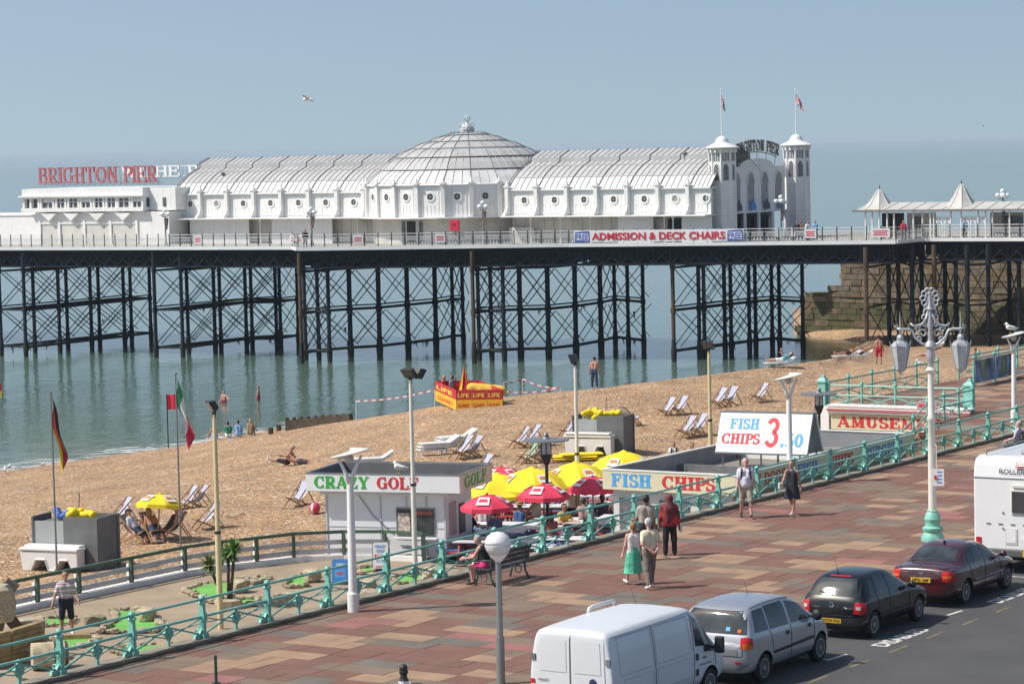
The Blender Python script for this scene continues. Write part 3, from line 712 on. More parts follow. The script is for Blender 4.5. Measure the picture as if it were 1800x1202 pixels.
def wing(x0, x1, wins, pils, blank):
    a, b = pvx(x0,0), pvx(x1,0); L = (b-a).length; 
    # walls
    MB().ob((a+b)/2+PB*.15+Z*6.4, PA*L/2, PB*.15, Z*1.15).build('upper_wall', white, pv)
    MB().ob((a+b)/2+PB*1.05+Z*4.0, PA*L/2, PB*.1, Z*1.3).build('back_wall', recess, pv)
    MB().ob((a+b)/2+PB*1.0+Z*(ZE-.02), PA*L/2, PB*1.25, Z*.06).build('eave', white, pv)
    MB().ob((a+b)/2+PB*.4+Z*5.2, PA*L/2, PB*1.5, Z*.06).build('ledge', white, pv)
    # roof in curved zinc sheets between dark seams
    s = 0; brd = sorted([a.dot(PA)]+[pvx(p,0).dot(PA) for p in pils]+[b.dot(PA)])
    def pt(sv, t, z): q = a+PA*(sv-a.dot(PA))+PB*t; q.z = z; return q
    for i in range(len(brd)-1):
        s0, s1 = brd[i], brd[i+1]
        if s1-s0 < .25: continue
        m = MB(); g = .02
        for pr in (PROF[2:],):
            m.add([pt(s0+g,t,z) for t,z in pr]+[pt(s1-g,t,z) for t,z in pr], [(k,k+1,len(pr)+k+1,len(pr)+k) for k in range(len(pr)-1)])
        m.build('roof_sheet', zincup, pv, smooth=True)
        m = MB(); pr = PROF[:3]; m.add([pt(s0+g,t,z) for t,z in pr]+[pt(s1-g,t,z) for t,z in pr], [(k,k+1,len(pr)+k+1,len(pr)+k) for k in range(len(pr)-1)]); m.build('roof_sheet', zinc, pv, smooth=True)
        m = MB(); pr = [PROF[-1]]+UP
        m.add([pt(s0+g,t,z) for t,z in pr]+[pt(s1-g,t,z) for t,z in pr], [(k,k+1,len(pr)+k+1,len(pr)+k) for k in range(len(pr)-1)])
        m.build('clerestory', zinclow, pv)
        # minor ribs
        for r in range(1,5):
            sv = s0+(s1-s0)*r/5; q = MB(); q.tube([pt(sv,t-.02,z+.03) for t,z in PROF],.028,4); q.tube([pt(sv,t,z+.03) for t,z in UP[:2]],.028,4); q.build('roof_rib', seamw if r % 1 == 0 else seam, pv)
    for sv in brd:
        m = MB(); m.tube([pt(sv,t-.03,z+.05) for t,z in PROF]+[pt(sv,t-.03,z+.05) for t,z in UP[:2]],.042,4); m.build('roof_seam', seam, pv)
    m = MB(); 
    for k in (2,4): t,z = PROF[k]; m.bar(pt(brd[0],t-.03,z+.03),pt(brd[-1],t-.03,z+.03),.03,n=4)
    m.build('purlin', seamw, pv)
    # far slope
    m = MB(); pr = [UP[-1],(7.4,9.9),(11.2,ZE)]; m.add([pt(brd[0],t,z) for t,z in pr]+[pt(brd[-1],t,z) for t,z in pr],[(k,k+1,3+k+1,3+k) for k in range(2)]); m.build('far_roof', zinc, pv)
    # round windows
    for k, x in enumerate(wins):
        c = pvx(x,6.62)
        f = MB(); f.lathe(c-PB*.0,[(.28,.0),(.28,.07),(.42,.07),(.44,0)],16,ax=-PB); w = f.build('window', cream if False else white, pv, smooth=2)
        g = MB(); g.lathe(c,[(.285,.03),(.0001,.03)],16,ax=-PB); g.build('pane', offwhite if x in blank else wglass, w)
        if x not in blank:
            b_ = MB(); b_.sq(c-PB*.05-PA*.27,c-PB*.05+PA*.27,.02,.02); b_.sq(c-PB*.05-Z*.27,c-PB*.05+Z*.27,.02,.02); b_.build('glazing_bar', white, w)
    # raised panels with a thin bead round each window field
    for i in range(len(brd)-1):
        s0, s1 = brd[i], brd[i+1]
        if s1-s0 < 1.2: continue
        m = MB(); 
        for (u0,u1,z0,z1) in ((s0+.35,s0+.41,5.5,7.25),(s1-.41,s1-.35,5.5,7.25),(s0+.35,s1-.35,7.2,7.26),(s0+.35,s1-.35,5.45,5.51)):
            m.ob(pt((u0+u1)/2,-.03,(z0+z1)/2), PA*(u1-u0)/2, PB*.03, Z*(z1-z0)/2)
        for f in (.25,.42,.58,.75): m.ob(pt(s0+(s1-s0)*f,-.012,5.9), PA*.02, PB*.012, Z*.3)
        m.build('panel_moulding', white, pv)
    # pilasters: shaft, flared foot, cap and pointed finial
    for x in pils:
        c = pvx(x,0); m = MB()
        m.ob(c-PB*.2+Z*6.55, PA*.17, PB*.2, Z*1.25)
        m.prism([(0,0),(-.95,0),(-.85,.18),(-.55,.42),(-.36,.9),(-.3,1.5),(0,1.5)], c-PA*.12+Z*5.26, PB, Z, PA*.24)
        m.ob(c-PB*.2+Z*7.85, PA*.25, PB*.27, Z*.07)
        pl = m.build('pilaster', white, pv)
        f = MB(); f.lathe(c-PB*.2+Z*7.9,[(.2,0),(.22,.1),(.13,.2),(.1,.32),(.02,.5),(.0001,.55)],8); f.build('finial', white, pl)
LW = [335,381,428,476,525,573,622]; RW = [922,975,1027,1079,1133,1187,1241]
wing(308,652,LW,[312,358,405,452,500,548.5,598,645],{381})
wing(893,1252,RW,[897,948,1001,1053,1107,1161,1214],{1187})
# ground floor: white boarding, posts, beams
def gpanel(x0, x1, t=.05, z0=DZ, z1=5.12, m=white2, nm='boarding'):
    a, b = pvx(x0,0), pvx(x1,0); L = (b-a).length
    n = max(1,round(L/2.4))
    for i in range(n):
        c = a+PA*(L*(i+.5)/n)+PB*t; MB().ob(V((c.x,c.y,(z0+z1)/2)), PA*(L/n/2-.012), PB*.06, Z*(z1-z0)/2).build(nm, m, pv)
gpanel(336,440); gpanel(480,586); gpanel(1088,1150); gpanel(1200,1253)
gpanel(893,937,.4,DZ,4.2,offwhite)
for x in (460,631,660,682,762,797,833,935,987,1040,1170,1185):
    c = pvx(x,0); m = MB(); m.bar(V((c.x,c.y,DZ)),V((c.x,c.y,5.15)),.07,n=8); m.lathe(V((c.x,c.y,4.8)),[(.07,0),(.13,.2),(.16,.3)],8); m.build('column', white, pv, smooth=2)
for x0,x1,m_ in ((706,740,dark),(1153,1172,recess),(1176,1199,dark),(300,336,dark)):
    a,b = pvx(x0,0,.9), pvx(x1,0,.9); MB().ob((a+b)/2+Z*3.85, PA*(b-a).length/2, PB*.05, Z*1.05).build('doorway', m_, pv)
for x in (716,724,733):
    c = pvx(x,3.9,.8); MB().ob(c, PA*.04, PB*.03, Z*1.0).build('door_frame', white, pv)
for x0 in (596,640,668,900,950,1000,1050,1092):
    a = pvx(x0,0,.92); m = MB()
    for k in range(2): m.ob(a+PA*(.5+k*1.0)+Z*4.0, PA*.03, PB*.03, Z*1.2)
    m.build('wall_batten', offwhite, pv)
# dome: drum of 24 sides, ribbed roof in rings
CD = V((-3.70,258.97,0)); RD = 9.62; NS = 24; A0d = -PI/2-.0378-R(7.5)*0+R(0)
def dp(k, r, z): a = A0d+2*PI*k/NS+math.atan2(0,1); return CD+V((r*math.cos(a),r*math.sin(a),z))
off = math.asin(7/185.)
def dpt(k, r, z):
    a = -PI/2+off+2*PI*k/NS; return CD+V((r*math.cos(a),r*math.sin(a),z))
ZD = 8.13
vis = [k for k in range(-8,5)]
for k in range(NS):
    q = [dpt(k,RD,5.2),dpt(k+1,RD,5.2),dpt(k+1,RD,ZD),dpt(k,RD,ZD)]
    kk = k if k <= 12 else k-24
    MB().add(q+[p-V((p.x-CD.x,p.y-CD.y,0)).normalized()*.2 for p in q],[(0,1,2,3),(4,7,6,5),(0,4,5,1),(3,2,6,7)]).build('drum_wall', white, pv)
    if -7 <= kk <= 3:
        mid = (q[0]+q[1])/2; nn = V((mid.x-CD.x,mid.y-CD.y,0)).normalized(); e = (q[1]-q[0]).normalized(); c = V((mid.x,mid.y,7.08))
        f = MB(); f.lathe(c,[(.30,.0),(.30,.07),(.44,.07),(.46,0)],16,ax=nn); w = f.build('window', white, pv, smooth=2)
        MB().lathe(c,[(.305,.03),(.0001,.03)],16,ax=nn).build('pane', wglass, w)
        b_ = MB(); b_.sq(c+nn*.05-e*.28,c+nn*.05+e*.28,.02,.02); b_.sq(c+nn*.05-Z*.28,c+nn*.05+Z*.28,.02,.02); b_.build('glazing_bar', white, w)
        m = MB()
        for f_ in (-.62,.62): m.ob(V((mid.x,mid.y,6.6))+e*f_*1.25+nn*.02, e*.03, nn*.03, Z*1.2)
        for f_ in (-.3,0,.3): m.ob(V((mid.x,mid.y,5.85))+e*f_*1.25+nn*.015, e*.02, nn*.02, Z*.5)
        m.build('panel_moulding', white, pv)
    if -8 <= kk <= 4:
        p = dpt(k,RD+.1,0); nn = V((p.x-CD.x,p.y-CD.y,0)).normalized(); e = V((-nn.y,nn.x,0)); m = MB()
        m.ob(p+Z*6.75, e*.17, nn*.16, Z*1.5); m.ob(p+nn*.05+Z*8.25, e*.25, nn*.26, Z*.07); pl = m.build('pilaster', white, pv)
        f = MB(); f.lathe(p+nn*.05+Z*8.3,[(.19,0),(.22,.1),(.13,.2),(.1,.32),(.02,.5),(.0001,.55)],8); f.build('finial', white, pl)
RINGS = [(9.75,ZD-.02),(8.15,9.42),(6.8,10.53),(5.3,11.33),(3.7,11.96),(2.05,12.54),(1.0,12.78)]
for i in range(len(RINGS)-1):
    (ra,za),(rb,zb) = RINGS[i],RINGS[i+1]
    if i: za += .05
    zmm = (za+zb)/2+.11*(1 if i < 5 else .3)
    for k in range(NS):
        m = MB(); m.add([dpt(k,ra,za),dpt(k+1,ra,za),dpt(k+1,(ra+rb)/2,zmm),dpt(k,(ra+rb)/2,zmm),dpt(k+1,rb,zb),dpt(k,rb,zb)],[(0,1,2,3),(3,2,4,5)])
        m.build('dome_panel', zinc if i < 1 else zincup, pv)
    m = MB(); m.tube([dpt(k,ra+.02,za+.03) for k in range(NS+1)],.042 if i else .08,5); m.build('dome_ring', seam if i else white, pv)
for k in range(NS):
    m = MB(); pth = []
    for i in range(len(RINGS)-1):
        (ra,za),(rb,zb) = RINGS[i],RINGS[i+1]; pth += [dpt(k,ra,za+.07),dpt(k,(ra+rb)/2,(za+zb)/2+.17)]
    m.tube(pth+[dpt(k,1.0,12.85)],.03,4); m.build('dome_rib', seam, pv)
    m = MB()
    for fr_ in (.33,.67):
        pth = []
        for i in range(3):
            (ra,za),(rb,zb) = RINGS[i],RINGS[i+1]; pth += [dpt(k,ra,za+.05).lerp(dpt(k+1,ra,za+.05),fr_),dpt(k,(ra+rb)/2,(za+zb)/2+.15).lerp(dpt(k+1,(ra+rb)/2,(za+zb)/2+.15),fr_)]
        m.tube(pth,.026,4)
    m.build('dome_batten', seamw, pv)
m = MB(); m.lathe(CD,[(8.6,5.2),(8.6,5.0)],24); 
cw = MB(); cw.lathe(CD,[(RD-.7,DZ),(RD-.7,5.2)],24); cw.build('drum_base', recess, pv)
for th_,w_,mm_ in ((-.617,.75,dark),(-.50,.28,wglass),(-.72,.25,wglass),(.12,.4,recess)):
    a = -PI/2+th_; nn = V((math.cos(a),math.sin(a),0)); MB().ob(CD+nn*(RD-.70)+Z*3.85, V((-nn.y,nn.x,0))*w_*.6, nn*.06, Z*1.05).build('doorway', mm_, pv)
lg = MB(); lg.lathe(CD,[(RD-1.7,5.14),(RD+.75,5.14),(RD+.75,5.26),(RD-.1,5.26)],24); lg.build('ledge', white, pv)
lt = MB(); lt.lathe(CD,[(.95,12.75),(.95,13.2),(1.02,13.22),(1.0,13.35)],12); lt.lathe(CD,[(.75,13.35),(.78,13.6),(.55,13.9),(.28,14.1),(.16,14.2),(.16,14.35)],10)
def lk(m_):
    m_.v = [(CD.x+(x-CD.x)*.70,CD.y+(y-CD.y)*.70,12.75+(z-12.75)*.69) for x,y,z in m_.v]
lk(lt); lan = lt.build('lantern', mat('lantern_white',(.60,.61,.61),.5,var=.15,sc=5,stain=.3), pv, smooth=2)
cr = MB()
for k in range(8):
    a = 2*PI*k/8; d = V((math.cos(a),math.sin(a),0)); cr.tube([CD+d*.75+Z*13.4,CD+d*1.0+Z*13.75,CD+d*.7+Z*14.1,CD+d*.4+Z*14.0],.05,5)
for k in range(4):
    a = PI*k/4; d = V((math.cos(a),math.sin(a),0)); cr.tube([CD+d*(.42*math.cos(t))+Z*(14.72+.42*math.sin(t)) for t in [2*PI*i/12 for i in range(13)]],.05,5)
cr.ball(CD+Z*14.72,.14); cr.bar(CD+Z*15.1,CD+Z*15.45,.04,.01); lk(cr); cr.build('crown', lan.data.materials[0], lan)
# roof chimneys
for x,z,t in ((392,8.9,2.2),(1204,9.9,4.0)):
    c = pvx(x,z,t); MB().bar(c-Z*.8,c+Z*.5,.12,n=8).lathe(c+Z*.5,[(.22,0),(.22,.12),(.05,.25)],8).build('roof_vent', greym, pv)
# ---------------------------------------------------------------- end building with the long window strip
T2 = -2.0
eb = thing('end_building','flat roofed white two storey building with strip windows at the seaward end of the pavilion','building',pvx(150,DZ,0))
def ebox(x0, x1, z0, z1, t0, t1, m, nm, par=eb):
    a, b = pvx(x0,0,T2), pvx(x1,0,T2); L = (b-a).length
    return MB().ob((a+b)/2+PB*(t0+t1)/2+Z*(z0+z1)/2, PA*L/2, PB*(t1-t0)/2, Z*(z1-z0)/2).build(nm, m, par)
def ez(px, py): return pav(px,py,T2).z
zt, zl, zw1, zw0, zs = ez(150,331), ez(150,345), ez(150,349), ez(150,366), ez(150,371)
ebox(66,300,DZ,zs-.1,0,8,white,'lower_wall'); ebox(50,262,zw1,zt,-.55,8,white,'parapet'); ebox(262,308,zs,zt-.05,.4,8,white,'side_wall')
ebox(46,264,zl-.05,zl+.12,-.8,-.5,white,'cornice'); ebox(48,262,zs-.05,zw0+.05,-.6,8,white,'sill_band')
ebox(49,261,zw0,zw1,-.1,6,wglass,'window_glass')
for i,x in enumerate((50,62,76,80,102,107,123,128,146,150,168,173,190,195,212,215,236,240,258)):
    ebox(x,x+3.2,zw0,zw1,-.5,.0,white,'window_post')
for i,(x0,x1) in enumerate(((85,101),(108,122),(129,145),(151,167),(174,189),(197,211),(217,235),(241,257))):
    w = ebox(x0,x1,zw0+.02,zw1-.02,-.3,-.22,wglass,'window'); a = (x0+x1)/2
    ebox(a-.6,a+.6,zw0,zw1,-.38,-.28,white,'glazing_bar',w); ebox(x0,x1,(zw0*.35+zw1*.65)-.03,(zw0*.35+zw1*.65)+.03,-.38,-.28,white,'glazing_bar',w)
    if i in (0,3,7): ebox(x0,x1,zw1-.3,zw1-.05,-.36,-.3,white,'blind',w)
for x in (72,106,150,196,242):
    ebox(x,x+4,DZ,ez(150,388),-.15,0,white,'pier_pilaster')
for x0,x1 in ((110,150),(154,196),(200,242),(76,106)):
    zz_ = ez(150,390); ebox(x0+1,x1-1,DZ,zz_-.35,-.02,.02,offwhite,'boarding'); ebox(x0,x1,zz_-.2,zz_-.05,-.12,0,white,'lintel')
    c = pvx((x0+x1)/2,zs-.2,T2); m = MB()
    m.prism([(-1.0,.0),(1.0,0),(0,-.75)], c-PB*.5, PA, Z, PB*.5); m.build('bracket', white, eb)
ebox(286,291,zw0+.1,zw1,.33,.4,wglass,'window')
lw = thing('low_hall','long low white flat roofed hall at the left end of the pier','hall',pvx(30,DZ,-1))
a, b = pvx(-330,0,-1.2), pvx(66,0,-1.2); zz_ = pav(30,379,-1.2).z
MB().ob((a+b)/2+PB*4+Z*(DZ+zz_)/2, PA*(b-a).length/2, PB*4, Z*(zz_-DZ)/2).build('wall', white2, lw)
MB().ob((a+b)/2+PB*4+Z*(zz_+.04), PA*((b-a).length/2+.1), PB*4.1, Z*.05).build('roof_edge', white, lw)
# rooftop letters
pinkred = mat('faded_red_letters', (.40,.10,.11), .6, var=.15, sc=2, stain=.3, dirt=(.5,.35,.33))
def letters3d(name, txt, label, m, a, ex, hgt, width, depth, frame, T=.2, slab=.07, arch=0, curve=None):
    t = thing(name, label, 'sign', a)
    tot = slab_text(txt,T=T,slab=slab)[1]; sx = width/tot; x = 0; nn = V(ex).cross(Z).normalized()
    for ch in txt:
        g, w = glyph(ch,T=T,slab=slab)
        if g:
            mb = MB(); f = (x+w/2)/tot-.5; dz = arch*(1-4*f*f)
            for i,p in enumerate(g): mb.prism(p, V(a)+V(ex)*(x*sx)+Z*dz+nn*.004*(i%3), V(ex)*sx, Z*hgt, nn*(depth+.004*(i%2)))
            mb.build('letter', m, t)
        x += w+.06
    if frame:
        mb = MB()
        for zf in (.05,.95): mb.sq(V(a)-nn*.08+Z*hgt*zf, V(a)+V(ex)*width-nn*.08+Z*hgt*zf, .05,.05)
        k = int(width/.8)
        for i in range(k+1): p = V(a)+V(ex)*(width*i/k)-nn*.08; mb.sq(p-Z*.25, p+Z*hgt, .04,.04); mb.bar(p, p-nn*-.0-V((nn.x,nn.y,0))*.9-Z*.2, .02, n=4)
        mb.build('sign_frame', frame, t)
    return t
lb = pvx(69,ez(150,322.5),T2+1.0); le = pvx(283,0,T2+1.0); h_ = pav(150,294,T2+1).z-pav(150,322.5,T2+1).z
letters3d('rooftop_sign','BRIGHTON PIER','big faded red letters spelling BRIGHTON PIER on the roof of the end building', pinkred, lb, PA, h_, (V((le.x,le.y,0))-V((lb.x,lb.y,0))).length, .12, greym, T=.17, slab=.06)
t9 = 7.5
lb = pvx(215,pav(300,311,t9).z,t9); le = pvx(408,0,t9); h_ = pav(300,291,t9).z-lb.z
rs = letters3d('rooftop_sign','WITHE PIER','tall white rooftop letter sign seen behind the red letters', white2, lb, PA, h_, (V((le.x,le.y,0))-V((lb.x,lb.y,0))).length, .12, white, T=.16, slab=.06)
# ---------------------------------------------------------------- entrance: two flag towers and the arched front between them
def tower(px, zf, t, label, rx):
    c = pvx(px,DZ,t); T = thing('entrance_tower',label,'tower',c); m = MB(); r = 1.12; n = 8; a0 = AX+PI/8
    zt = 10.85+zf
    m.lathe(c,[(r,0),(r,zt-DZ)],n,a0=a0); 
    sh = m.build('shaft', white, T)
    for k in range(n):                                  # corner strips and weatherboards
        a = a0+2*PI*k/n; p = c+V((math.cos(a),math.sin(a),0))*r; MB().bar(p, p+Z*(zt-DZ), .085, n=6).build('corner_post', white, T)
        am = a+PI/n; d = V((math.cos(am),math.sin(am),0)); e = V((-d.y,d.x,0)); rr = r*math.cos(PI/n)
        if d.y > .35: continue
        w = MB()
        w.prism([(-.24,0),(.24,0),(.24,1.05),(.15,1.3),(0,1.4),(-.15,1.3),(-.24,1.05)], c+d*(rr+.002)+Z*(zt-DZ-2.75), e, Z, d*.03)
        wd = w.build('window', mat('tower_window',(.16,.17,.18),.3,var=.3), T)
        fr = MB(); fr.tube([c+d*(rr+.03)+e*x+Z*(zt-DZ-2.75+y) for x,y in ((-.27,0),(-.27,1.07),(-.16,1.34),(0,1.45),(.16,1.34),(.27,1.07),(.27,0))],.035,4); fr.build('window_frame', white, wd)
        sl = MB()
        for x in (-.22,0,.22): sl.ob(c+d*(rr+.01)+e*x+Z*(zt-DZ-.75), e*.06, d*.02, Z*.35)
        sl.build('louvre', MATS['tower_window'], T)
        bd = MB()
        for z in [i*.26 for i in range(2,int((zt-DZ-3.0)/.26))]: bd.ob(c+d*(rr+.006)+Z*z, e*.38, d*.012, Z*.012)
        bd.build('board_joint', mat('joint_grey',(.5,.5,.49),.7,var=.1), T)
    rf = MB(); rf.lathe(c+Z*(zt-DZ),[(1.1,-.10),(1.2,-.04),(1.42,.0),(1.46,.07),(1.15,.22),(.8,.38),(.6,.50),(.55,.62),(.5,.78),(.34,.93),(.16,1.01),(.04,1.04)],16); rf.build('roof', white2, T, smooth=2)
    cb = MB()
    for k in range(16): a = a0+2*PI*k/16; p = c+V((math.cos(a),math.sin(a),0))*1.2+Z*(zt-DZ-.22); cb.box(p,(.16,.16,.3),a)
    cb.build('corbel', white, T)
    return T, c, zt+1.0
T1, c1, z1 = tower(1272, .0, 2.3, 'white octagonal flag tower nearer the dome at the pavilion entrance', 0)
T2_, c2, z2 = tower(1402, .05, 15.2, 'white octagonal flag tower at the far corner of the pavilion entrance', 0)
ujb = mat('flag_navy',(.03,.04,.16),.8,var=.1); ujr = mat('flag_red',(.5,.03,.05),.8,var=.1); ujw = mat('flag_white',(.7,.7,.7),.8,var=.1)
def union_flag(c, z, h, label, px, droop):
    t = thing('flagpole',label,'flagpole',(c.x,c.y,z)); top = V((c.x,c.y,z+h))
    MB().bar(V((c.x,c.y,z-.2)),top,.05,.035,8).build('pole', white, t); MB().ball(top,.08).build('finial', white, t)
    fl = MB(); nx, nz = 16, 22; vs_ = []
    for i in range(nx+1):
        for j in range(nz+1):
            u, v = i/nx, j/nz; x = u*droop*(.6+.5*v); y = .14*math.sin(u*9+v*2)*u
            zz = -.15-v*1.1-u*1.1*(1-.25*v)-.12*math.sin(u*7+v*4)
            vs_.append(top+PA*x+PB*y+Z*zz)
    for i in range(nx):
        for j in range(nz):
            X, Y = (i+.5)/nx*2-1, (j+.5)/nz*2-1
            if abs(X) < .14 or abs(Y) < .16: k = 1
            elif abs(X) < .26 or abs(Y) < .3: k = 2
            elif abs(abs(X)-abs(Y)) < .12: k = 1
            elif abs(abs(X)-abs(Y)) < .3: k = 2
            else: k = 0
            fl.mi = k; o = len(fl.v); fl.add([vs_[i*(nz+1)+j],vs_[i*(nz+1)+j+1],vs_[(i+1)*(nz+1)+j+1],vs_[(i+1)*(nz+1)+j]],[(0,1,2,3)])
    fl.build('flag',[ujb,ujr,ujw],t)
union_flag(c1, z1, 4.0, 'white flagpole with a limp red white and blue flag on the tower nearer the dome', 1272, .45)
union_flag(c2, z2, 4.0, 'white flagpole with a drooping red white and blue flag on the far entrance tower', 1402, .95)
# entrance front
ef = thing('entrance_building','white arched entrance front with tall niches between the two flag towers','facade',(c1+c2)/2)
E0 = c1+PB*1.2; EL = (c2-c1).dot(PB)-2.4; E0 = V((E0.x,E0.y,0))
def ep(u, z, o=0): return E0+PB*u+PA*o+Z*z
MB().ob(ep(EL/2,7.15,-.2), PB*EL/2, PA*.2, Z*1.95).build('upper_wall', white, ef)
ped = [(0,0),(EL,0),(EL,.1)]+[(EL/2+EL*.3*math.cos(PI*i/12),.1+.7*math.sin(PI*i/12)) for i in range(13)]+[(0,.1)]
MB().prism(ped, ep(0,9.1,-.3), PB, Z, PA*.28).build('pediment', white, ef)
MB().ob(ep(EL/2,4.0,-1.2), PB*EL/2, PA*.1, Z*1.25).build('lobby_wall', dark, ef)
MB().ob(ep(EL/2,9.12,-.05), PB*EL/2, PA*.12, Z*.07).build('cornice', white, ef); MB().ob(ep(EL/2,5.22,.02), PB*EL/2, PA*.3, Z*.06).build('cornice', white, ef)
nar = 4
for k in range(nar):
    u = EL*(k+.5)/nar; nm = MB(); pts = [(-.62,0),(.62,0),(.62,1.7)]+[(.74*math.cos(PI*i/10)*(1-.12*math.sin(PI*i/10)),1.9+.95*math.sin(PI*i/10)) for i in range(11)]+[(-.62,1.7)]
    nm.prism(pts, ep(u,5.9,.004), PB, Z, PA*.02); nc = nm.build('niche', mat('niche_grey',(.33,.33,.33),.7,var=.15), ef)
    fr = MB(); fr.tube([ep(u+x,5.9+y,.05) for x,y in pts[1:]],.07,5); fr.build('niche_frame', white, nc)
    b = MB(); b.prism([(-.5,0),(.5,0),(.42,.55),(.15,.6),(0,.9),(-.15,.6),(-.42,.55)], ep(u,5.4,.2), PB, Z, PA*.1); b.build('crest_board', blue if k%2 else mat('crest_dark',(.09,.07,.12),.6,var=.2), nc)
    for s in (-1,1):
        MB().bar(ep(u+s*EL/nar/2*.96,DZ,.05),ep(u+s*EL/nar/2*.96,5.2,.05),.14,n=8).build('column', white, ef)
    MB().ob(ep(u,3.75,-.8), PB*.55, PA*.05, Z*.95).build('door', mat('door_glass',(.03,.035,.045),.15,var=.2), ef)
nrm_ = mat('sign_dark',(.10,.105,.10),.6,var=.2)
u_ = 0
es = thing('entrance_sign','arched dark letters spelling BRIGHTON PIER above the entrance front','sign',ep(EL/2,10,0))
txt = 'BRIGHTON PIER'; tot = slab_text(txt,T=.2,slab=.06)[1]; x = 0; sx = EL*.80/tot
for ch in txt:
    g,w = glyph(ch,T=.2,slab=.06); f = (x+w/2)/tot-.5
    if g:
        mb = MB(); ang = -f*.5
        o = ep(EL*.46+f*EL*.80, 10.05+.5*(1-4*f*f), .1)
        ex = PB*math.cos(ang)+Z*math.sin(ang); ey = Z*math.cos(ang)-PB*math.sin(ang)
        for i,p in enumerate(g): mb.prism([(a-w/2,b) for a,b in p], o+PA*.004*(i%3), ex*sx, ey*.98, PA*(.12+.004*(i%2)))
        mb.build('letter', nrm_, es)
    x += w+.06
mb = MB(); mb.tube([ep(EL*.46+f*EL*.80,9.95+.5*(1-4*f*f),0) for f in [i/12-.5 for i in range(13)]],.05,5)
for i in range(7): f = i/6-.5; mb.bar(ep(EL/2+f*EL,9.2,-.1),ep(EL/2+f*EL,9.95+.5*(1-4*f*f),0),.04,n=5)
mb.build('sign_frame', greym, es)
# ticket kiosk
q = pvx(1335,DZ,1.5)+PA*0; q = atz(1335,407,DZ+.0)+PB*.5
tk = thing('ticket_kiosk','small white flat roofed ticket kiosk beside the entrance tower on the pier','kiosk',q)
MB().ob(q+Z*.95, PA*.75, PB*.7, Z*.95).build('wall', white2, tk); MB().ob(q+Z*1.95, PA*.85, PB*.8, Z*.06).build('roof', white, tk); MB().ob(q+Z*1.3-PB*.71, PA*.5, PB*.02, Z*.3).build('hatch', offwhite, tk)
# ---------------------------------------------------------------- shoreward shelter with two tent roofs
TS = 9.0
shl = thing('pier_shelter','long low white shelter with two small tent roofs at the shore end of the pier','shelter',pvx(1640,DZ,TS))
def sx_(px, z, t=TS): return pvx(px,z,t)
zr = pav(1650,370,TS).z; zr1 = pav(1650,356,TS).z
a, b = sx_(1508,0), sx_(1900,0); L = (b-a).length
MB().ob((a+b)/2+PB*2+Z*(zr), PA*(L/2+.3), PB*2.4, Z*.08).build('eave', seam, shl)
mb = MB(); e0 = a-PB*.3+Z*(zr+.09); e1 = b-PB*.3+Z*(zr+.09); m0_ = a+PB*1.6+PA*.6+Z*zr1; m1_ = b+PB*1.6+Z*zr1; f0 = a+PB*4.3+Z*(zr+.09); f1 = b+PB*4.3+Z*(zr+.09)
mb.add([e0,e1,m1_,m0_,f0,f1],[(0,1,2,3),(3,2,5,4),(0,3,4)]); mb.build('roof', mat('shelter_roof',(.45,.45,.43),.6,var=.12,sc=.8,stain=.4,dirt=(.28,.26,.24)), shl)
for i in range(16): 
    p = e0.lerp(e1,i/15); q_ = m0_.lerp(m1_,i/15); MB().sq(p+Z*.03,q_+Z*.03,.06,.06).build('roof_rib', offwhite, shl)
for x, hpx in ((1548,333),(1692,324)):
    c = sx_(x,0,TS+1.2); c.z = zr+.1; ht = pav(x,hpx,TS+1.2).z-c.z; k = ht/2.2; rb = 1.62
    t_ = MB(); prof = [(rb,0),(rb*.82,.12*ht),(rb*.62,.28*ht),(rb*.42,.52*ht),(rb*.24,.78*ht),(rb*.1,.95*ht),(.06,ht)]
    t_.lathe(c,prof,8,a0=AX+PI/8); tr = t_.build('tent_roof', mat('tent_roof',(.50,.49,.46),.6,var=.08,sc=1,stain=.3,dirt=(.33,.3,.26)), shl)
    for j in range(8):
        a_ = AX+PI/8+2*PI*j/8; MB().tube([c+V((math.cos(a_)*r_,math.sin(a_)*r_,z_+.02)) for r_,z_ in prof],.035,4).build('roof_rib', offwhite, tr)
    MB().bar(c+Z*ht,c+Z*(ht+.35),.06,.03,6).build('finial', blackm, tr)
cols_ = [1522,1534,1546,1560,1572,1606,1622,1636,1642,1672,1690,1720,1733,1745,1775]
for x in cols_:
    c = sx_(x,DZ); MB().bar(c, c+Z*(zr-DZ), .075, n=8).build('column', white, shl)
for x0,x1,m_ in ((1596,1634,recess),(1638,1646,recess),(1742,1800,recess),(1552,1590,dark)):
    a,b = sx_(x0,0,TS+3), sx_(x1,0,TS+3); MB().ob((a+b)/2+Z*(DZ+1.05), PA*(b-a).length/2, PB*.06, Z*1.05).build('back_wall', m_, shl)
for x0,x1 in ((1606,1622),(1765,1800)):
    a,b = sx_(x0,0,TS+2.9), sx_(x1,0,TS+2.9); MB().ob((a+b)/2+Z*(DZ+1.3), PA*(b-a).length/2, PB*.03, Z*.5).build('window', wglass, shl)
